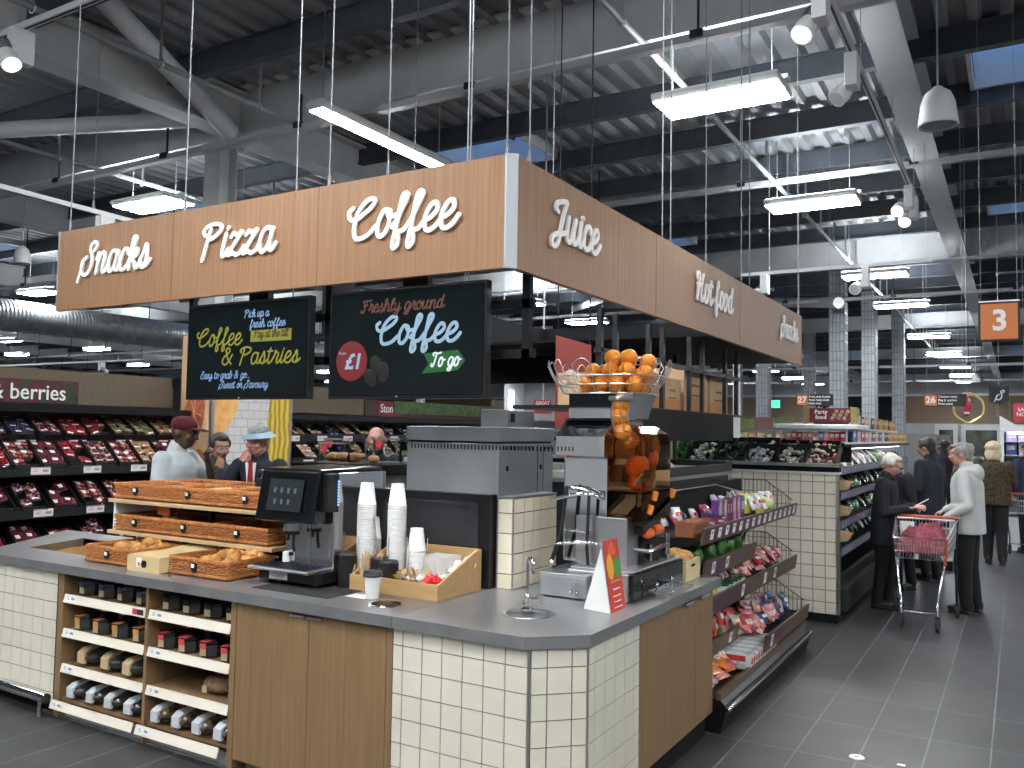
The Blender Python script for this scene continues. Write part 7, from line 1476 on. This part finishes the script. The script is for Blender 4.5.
    if hair:
        mb = MB()
        if hair_style == 'ring':
            mb.ell(Hd((0, .045, -.01)), (.080*s, .062*s, .045*s), 16, 10, R3)
        else:
            mb.ell(Hd((0, .026, .036)), (.084*s, .094*s, .090*s), 20, 14, R3); mb.ell(Hd((0, -.030, .082)), (.064*s, .052*s, .034*s), 16, 10, R3)
            for q in (-1, 1): mb.ell(Hd((q*.068, -.005, .03)), (.020*s, .045*s, .045*s), 12, 8, R3)
            mb.ell(Hd((0, .060, -.025)), (.062*s, .045*s, .060*s), 14, 10, R3)
        if hair_style == 'bob':
            mb.ell(Hd((0, .035, -.045)), (.112*s, .092*s, .125*s), 18, 12, R3); mb.ell(Hd((0, .03, .05)), (.105*s, .105*s, .09*s), 18, 12, R3)
        fuse('hair', mb, hair, t, .008, 2)
    if extra: extra(t, T, Hd, R3, s)
    return t
def glasses(col=None):
    def f(t, T, Hd, R3, s):
        mb = MB()
        for q in (-1, 1):
            mb.tube([Hd((q*.031+.021*math.cos(a), -.108, .010+.016*math.sin(a))) for a in [2*PI*k/14 for k in range(14)]], .0022*s, 5, True); mb.tube([Hd((q*.052, -.105, .014)), Hd((q*.074, -.05, .012)), Hd((q*.082, .01, .006))], .0022*s, 5)
        mb.tube([Hd((-.011, -.108, .014)), Hd((0, -.113, .017)), Hd((.011, -.108, .014))], .0022*s, 5); mb.build('glasses', col or dark_metal, t, smooth=60)
    return f
grey_hair = noisy('grey_hair', (.17, .165, .155), (.32, .31, .29), 40, .6, bmp=.4, sc3=(1, 1, .3)); white_hair = noisy('white_hair', (.50, .47, .40), (.62, .58, .50), 40, .6, bmp=.4, sc3=(1, 1, .3)); blond = noisy('blond_hair', (.50, .40, .25), (.64, .54, .37), 40, .6, bmp=.4, sc3=(1, 1, .3)); dark_hair = noisy('dark_hair', (.018, .014, .012), (.035, .026, .02), 40, .5, bmp=.4)
navy_coat = cloth('navy', (.016, .018, .026)); black_cl = cloth('black', (.012, .012, .014)); pale_coat = noisy('cloth_quilt', (.42, .43, .42), (.50, .51, .50), 5, .8, bmp=.5); white_polo = cloth('polo', (.50, .54, .56), .9); shoe_b = mat('shoe_black', (.014, .013, .013), .4)
# elderly shopper reading a slip
def man_extra(t, T, Hd, R3, s):
    glasses()(t, T, Hd, R3, s)
    mb = MB()
    for q in (-1, 1): mb.prism([(0, 0), (.0, .0)], 'z', 0, 0) if False else None
    mb.ell(T((0, -.02, 1.455)), (.078*s, .075*s, .035*s), 16, 8); fuse('collar', mb, black_cl, t, .008, 3)
person('grey haired shopper in a dark navy jacket reading a phone beside the trolley', (-1.175, 9.3, 0), math.radians(82), 1.54, SK_P, ((-.07, -.26, 1.14), (.05, -.31, 1.16)), ((-.215, -.05, 1.09), (.215, -.06, 1.09)), navy_coat, black_cl, shoe_b, white_hair, lean=.10, pitch=.42, yaw=0, coat_len=.70, feet=((-.09, .03), (.09, -.05)), extra=man_extra, vox=.010)
ph = thing('smartphone', 'pale slim phone held by the grey haired shopper in navy', 'phone', (-.83, 9.33, 1.045)); mb = MB(); mb.M = Matrix.Rotation(math.radians(-32), 4, 'Y'); mb.box(-.075, .075, -.034, .034, 0, .008); mb.build('case', white_print, ph, bevel=.002); mb = MB(); mb.M = Matrix.Rotation(math.radians(-32), 4, 'Y'); mb.box(-.068, .068, -.03, .03, .008, .009); mb.build('glass', black_gloss, ph)
# woman in the pale coat
def woman_extra(t, T, Hd, R3, s):
    glasses(mat('glasses_red', (.28, .06, .05), .3))(t, T, Hd, R3, s)
    mb = MB(); mb.ell(T((0, .10, 1.42)), (.125*s, .075*s, .10*s), 18, 10); mb.ell(T((.085, .03, 1.445)), (.05*s, .09*s, .05*s), 14, 8); mb.ell(T((-.085, .03, 1.445)), (.05*s, .09*s, .05*s), 14, 8); fuse('hood', mb, pale_coat, t, .010, 4)
    mb = MB(); mb.ell(T((0, -.035, 1.44)), (.082*s, .075*s, .05*s), 16, 10); mb.ell(T((.0, -.11, 1.36)), (.045*s, .03*s, .08*s), 12, 8); fuse('scarf', mb, cloth('scarf', (.05, .055, .06)), t, .009, 3)
    mb = MB(); mb.tube([T((.01, -.133, z)) for z in (1.36, 1.25, 1.12, 1.0, .86)], .006*s, 6); mb.build('zip', dark_metal, t)
person('grey haired woman in a pale quilted coat holding the shopping trolley', (-.44, 9.5, 0), math.radians(-98), 1.66, SK_P, ((-.14, -.24, 1.02), (.30, -.15, .965)), ((-.24, -.02, 1.12), (.285, .06, 1.10)), pale_coat, black_cl, shoe_b, grey_hair, lean=.03, pitch=.06, yaw=-.05, build=1.22, coat_len=.81, feet=((-.10, .03), (.10, -.02)), extra=woman_extra, vox=.010)
leopard = mat('leopard_knit', (.08, .055, .028), .85); mp = coords(leopard, (1, 1, 1)); v = N(leopard, 'ShaderNodeTexVoronoi'); v.inputs['Scale'].default_value = 34; v.feature = 'F1'; L(leopard, mp.outputs[0], v.inputs['Vector']); rp = ramp(leopard, [(.38, (.016, .012, .009)), (.50, (.085, .06, .03)), (.7, (.05, .034, .017))]); L(leopard, v.outputs['Distance'], rp.inputs[0]); L(leopard, rp.outputs[0], bs(leopard).inputs['Base Color'])
person('blond woman in a leopard print top walking away down the aisle', (-.30, 13.35, 0), math.radians(176), 1.66, SK_L, ((-.10, -.30, 1.05), (.10, -.30, 1.05)), ((-.25, -.06, 1.12), (.25, -.06, 1.12)), leopard, black_cl, shoe_b, blond, build=1.18, coat_len=.84, hair_style='bob', vox=.013, feet=((-.10, .04), (.09, -.10)), top_name='leopard_top')
person('tall shopper in a long dark coat standing behind the phone reader', (-.93, 11.4, 0), math.radians(-120), 1.70, SK_M, ((-.14, -.20, 1.0), (.2, -.12, .95)), ((-.24, .02, 1.12), (.25, .02, 1.12)), cloth('ink', (.014, .017, .028)), black_cl, shoe_b, dark_hair, pitch=.2, build=1.12, coat_len=.72, vox=.013, top_name='coat')
person('stooping shopper in a black padded coat by the salad chiller', (-1.13, 10.55, 0), math.radians(-35), 1.56, SK_L, ((-.12, -.30, 1.0), (.12, -.30, 1.0)), ((-.24, -.06, 1.08), (.24, -.06, 1.08)), black_cl, black_cl, shoe_b, dark_hair, lean=.25, pitch=.3, coat_len=.70, vox=.013, top_name='coat')
stripe = mat('stripe_coat', (.16, .17, .15), .8); mp = coords(stripe, (1, 1, 1)); w = N(stripe, 'ShaderNodeTexWave'); w.bands_direction = 'X'; w.inputs['Scale'].default_value = 12; L(stripe, mp.outputs[0], w.inputs[0]); rp = ramp(stripe, [(.35, (.04, .045, .05)), (.6, (.26, .27, .22))]); L(stripe, w.outputs['Fac'], rp.inputs[0]); L(stripe, rp.outputs[0], bs(stripe).inputs['Base Color'])
std = (((-.22, -.06, .92), (.22, -.06, .92)), ((-.24, .03, 1.14), (.24, .03, 1.14)))
person('far shopper in a striped coat with fair hair', (-.80, 18.0, 0), math.radians(170), 1.62, SK_L, *std, stripe, black_cl, shoe_b, blond, vox=.016, top_name='coat')
person('far shopper all in black at the end of the gift boxes', (-1.22, 18.4, 0), math.radians(150), 1.68, SK_M, *std, black_cl, black_cl, shoe_b, dark_hair, vox=.016, top_name='coat')
person('far dark haired shopper with a red scarf facing this way', (-.46, 17.6, 0), math.radians(10), 1.58, SK_M, *std, navy_coat, black_cl, shoe_b, dark_hair, vox=.016, hair_style='bob', extra=lambda t, T, Hd, R3, s: fuse('scarf', (lambda m: (m.ell(T((0, -.03, 1.44)), (.09*s, .09*s, .05*s), 14, 8), m)[1])(MB()), cloth('scarf_red', (.30, .03, .04)), t, .012, 3))
person('far shopper in a navy coat at the edge by the second trolley', (.13, 14.98, 0), math.radians(-150), 1.68, SK_L, *std, cloth('navy_blue', (.02, .03, .07)), black_cl, shoe_b, dark_hair, vox=.016, top_name='coat')
# staff side
def cap_extra(t, T, Hd, R3, s):
    m = cloth('cap_red', (.085, .005, .010)); mb = MB(); mb.ell(Hd((0, .008, .055)), (.089*s, .108*s, .075*s), 20, 14, R3); fuse('cap', mb, m, t, .008, 2)
    mb = MB(); mb.ell(Hd((0, -.125, .045)), (.068*s, .075*s, .009*s), 16, 8, R3); mb.build('cap_peak', m, t, smooth=60)
person('worker in a white polo shirt and dark red cap behind the pastry stand', (-5.76, 4.48, 0), math.radians(108), 1.77, SK_D, ((-.10, -.24, 1.02), (.10, -.20, 1.40)), ((-.24, -.02, 1.10), (.23, -.21, 1.16)), white_polo, black_cl, shoe_b, None, lean=.10, pitch=.1, build=1.12, sleeve='short', extra=cap_extra, top_name='polo_shirt', coat_len=.88, grip=1.1)
person('dark haired person with a hand to the face next to the red cap', (-5.86, 5.02, 0), math.radians(70), 1.64, SK_M, ((-.07, -.15, 1.42), (.10, -.26, 1.30)), ((-.20, -.24, 1.24), (.23, -.12, 1.12)), cloth('charcoal', (.05, .05, .055)), black_cl, shoe_b, dark_hair, pitch=.25, grip=.6)
def suit_extra(t, T, Hd, R3, s):
    hm = cloth('hat_pale', (.28, .40, .46), .85); mb = MB(); mb.ell(Hd((0, .008, .085)), (.085*s, .100*s, .062*s), 20, 12, R3); fuse('hat_crown', mb, noisy('hat_grey', (.20, .21, .22), (.34, .35, .36), 30, .8), t, .008, 2)
    mb = MB(); R = []
    for k in range(2): pass
    mb.loft([[tuple(Hd((r*math.cos(a), .008+r*1.1*math.sin(a), z))) for a in [2*PI*i/24 for i in range(24)]] for r, z in ((.082, .072), (.125, .040), (.128, .034), (.082, .060))]); mb.build('hat_brim', hm, t, smooth=60)
    glasses(mat('glasses_dark_red', (.20, .02, .02), .3))(t, T, Hd, R3, s)
    mb = MB(); mb.prism([(-.055*s, 1.44*s), (.055*s, 1.44*s), (.012*s, 1.10*s), (-.012*s, 1.10*s)], 'y', -.150*s, -.125*s); mb.build('shirt_front', white_print, t)
    mb = MB(); mb.prism([(-.022*s, 1.455*s), (.022*s, 1.455*s), (.016*s, 1.42*s), (.032*s, 1.16*s), (0, 1.11*s), (-.032*s, 1.16*s), (-.016*s, 1.42*s)], 'y', -.162*s, -.148*s); mb.build('tie', cloth('tie_red', (.30, .015, .03)), t, bevel=.004)
    for q in (-1, 1): mb = MB(); mb.prism([(q*.05*s, 1.46*s), (q*.10*s, 1.40*s), (q*.075*s, 1.30*s), (q*.02*s, 1.08*s), (q*.03*s, 1.25*s)], 'y', -.156*s, -.132*s); mb.build('lapel', navy_suit, t, bevel=.003)
navy_suit = cloth('suit', (.012, .016, .032))
person('man in a navy suit, red tie and pale brimmed hat, hand on his cheek', (-5.30, 4.95, 0), math.radians(22), 1.70, SK_P, ((-.115, -.10, 1.435), (.20, -.20, 1.30)), ((-.215, -.20, 1.22), (.25, -.04, 1.12)), navy_suit, navy_suit, shoe_b, white_hair, pitch=.12, yaw=-.2, extra=suit_extra, top_name='suit_jacket', grip=.3)
def bald_extra(t, T, Hd, R3, s):
    mb = MB(); mb.ell(T((0, -.045, 1.20)), (.085*s, .105*s, .24*s), 16, 12); fuse('blue_shirt', mb, cloth('shirt_blue', (.03, .085, .20)), t, .010, 3)
person('bald man in a dark jacket over a blue shirt behind the deli glass', (-5.22, 6.32, 0), math.radians(38), 1.72, SK_P, *std, navy_coat, black_cl, shoe_b, noisy('thin_hair', (.20, .17, .14), (.26, .22, .18), 30, .6), pitch=.08, build=1.1, hair_style='ring', extra=bald_extra, vox=.011)
def cap2_extra(t, T, Hd, R3, s): mb = MB(); mb.ell(Hd((0, .008, .065)), (.087*s, .105*s, .055*s), 18, 10, R3); mb.ell(Hd((0, -.11, .045)), (.06*s, .05*s, .010*s), 14, 6, R3); fuse('cap', mb, black_cl, t, .008, 2)
person('worker in a white top and black cap behind the glass hot boxes', (-5.75, 7.0, 0), math.radians(40), 1.70, SK_P, *std, white_polo, black_cl, shoe_b, None, pitch=.2, extra=cap2_extra, sleeve='short', top_name='white_top', vox=.011)

# ------------------------------------------------------------------ shopping trolleys
red_pl = mat('trolley_red', (.42, .075, .05), .4)
def trolley(lab, loc, rz):
    """front (low end) towards local -y"""
    t = thing('shopping_trolley', lab, 'trolley', loc, rz)
    F = dict(y=-.36, w=.215, zb=.60, zt=.785); B = dict(y=.26, w=.265, zb=.66, zt=.91)
    def corner(q, e, top): return Vector((q*e['w']*(1.0 if top else .93), e['y']+(0 if top else (.02 if e is F else 0)), e['zt'] if top else e['zb']))
    mb = MB(); mb.tube([corner(-1, F, 1), corner(1, F, 1), corner(1, B, 1), corner(-1, B, 1)], .009, 8, True); mb.tube([corner(-1, F, 0), corner(1, F, 0), corner(1, B, 0), corner(-1, B, 0)], .007, 8, True)
    for f in (.36, .68): mb.tube([corner(-1, F, 0).lerp(corner(-1, F, 1), f), corner(1, F, 0).lerp(corner(1, F, 1), f), corner(1, B, 0).lerp(corner(1, B, 1), f), corner(-1, B, 0).lerp(corner(-1, B, 1), f)], .0045, 6, True)
    def side(a, b, n):
        for k in range(n+1): u = k/n; mb.cyl(tuple(a(0).lerp(b(0), u)), tuple(a(1).lerp(b(1), u)), .0026, 5)
    side(lambda k: corner(-1, F, k), lambda k: corner(1, F, k), 18); side(lambda k: corner(-1, F, k), lambda k: corner(-1, B, k), 22); side(lambda k: corner(1, F, k), lambda k: corner(1, B, k), 22); side(lambda k: corner(-1, B, k), lambda k: corner(1, B, k), 18)
    for k in range(15): u = k/14; mb.cyl(tuple(corner(-1, F, 0).lerp(corner(1, F, 0), u)), tuple(corner(-1, B, 0).lerp(corner(1, B, 0), u)), .0026, 5)
    mb.build('wire_basket', wire_metal, t, smooth=50)
    for q in (-1, 1):
        wf = Vector((q*.145, -.47, .10)); wr = Vector((q*.255, .30, .10))
        mb = MB(); mb.tube([corner(q, F, 0)+Vector((0, .03, 0)), wf+Vector((0, .02, .14)), wf+Vector((0, 0, .03))], .012, 8); mb.build('front_leg', chrome, t, smooth=50)
        mb = MB(); mb.tube([corner(q, B, 1), corner(q, B, 0)+Vector((0, .02, -.05)), wr+Vector((0, -.03, .15)), wr+Vector((0, 0, .03))], .013, 8); mb.build('rear_leg', dark_metal if q > 0 else chrome, t, smooth=50)
        for w in (wf, wr):
            mb = MB(); mb.box(w.x-.02, w.x+.02, w.y-.02, w.y+.02, .095, .135); mb.box(w.x-.022, w.x-.016, w.y-.025, w.y+.02, .04, .11); mb.box(w.x+.016, w.x+.022, w.y-.025, w.y+.02, .04, .11); f = mb.build('castor', dark_metal, t)
            mb = MB(); mb.tube([(w.x-.014, w.y-.01, .055), (w.x-.012, w.y-.01, .055), (w.x+.012, w.y-.01, .055), (w.x+.014, w.y-.01, .055)], [.046, .055, .055, .046], 18); mb.build('wheel', rubber, f, smooth=40)
    mb = MB(); mb.cyl((-.145, -.45, .15), (.145, -.45, .15), .008, 8); mb.build('axle_bar', chrome, t, smooth=50)
    mb = MB(); mb.tube([(-.28, .33, .925), (.28, .33, .925)], .019, 12); mb.build('handle', red_pl, t, smooth=50); mb = MB(); mb.box(-.27, -.25, .25, .34, .90, .93); mb.box(.25, .27, .25, .34, .90, .93); mb.build('handle_bracket', dark_metal, t)
    mb = MB(); a = corner(1, F, 1); b_ = corner(1, F, 0); mb.tube([a+Vector((.004, 0, .012)), b_+Vector((.004, 0, -.04))], .022, 6, flat=.5); mb.build('corner_guard', red_pl, t, smooth=40)
    MB().box(-.225, -.10, .255, .262, .72, .88).build('advert_panel', card_white, t)
    return t
trolley('shopping trolley with a red handle and a red net bag, nearest in the aisle', (-.775, 8.86, 0), math.radians(0))
tag(dup(bpy.data.objects['shopping_trolley'], (.05, 14.3, 0), math.radians(185), 'empty shopping trolley pushed by the blond woman at the edge'), None)
net = noisy('net_red', (.12, .004, .014), (.32, .04, .07), 70, .4, bmp=.8, lo=.42, hi=.60)
from mathutils import noise as _ns
mb = MB(); NU, NV = 56, 72; top = []
for j in range(NV+1):
    for i in range(NU+1):
        u, v_ = i/NU*2-1, j/NV*2-1; x = .045*0+u*(.205+.03*(v_+1)/2); y = -.02+v_*.27; e = max(0, 1-max(abs(u), abs(v_))**6)
        p = Vector((x*9, y*9, 1.7)); h = _ns.fractal(p, .9, 2.1, 4)*.045+abs(_ns.noise(p*1.7))*.055; bulge = .10*math.exp(-((u-.2)/.5)**2-((v_-.05)/.6)**2)
        top.append((x, y, .665+e*(.095+.05*(v_+1)/2+bulge+h)))
mb._add(top, [(j*(NU+1)+i, j*(NU+1)+i+1, (j+1)*(NU+1)+i+1, (j+1)*(NU+1)+i) for j in range(NV) for i in range(NU)]); o_ = len(mb.v)
mb.box(-.20, .20, -.28, .24, .64, .67)
o = mb.build('net_bag', net, None, smooth=70); o.location = (-.775, 8.86, .0); tag(o, 'crimson net bag bulging out of the nearest trolley', 'bag')
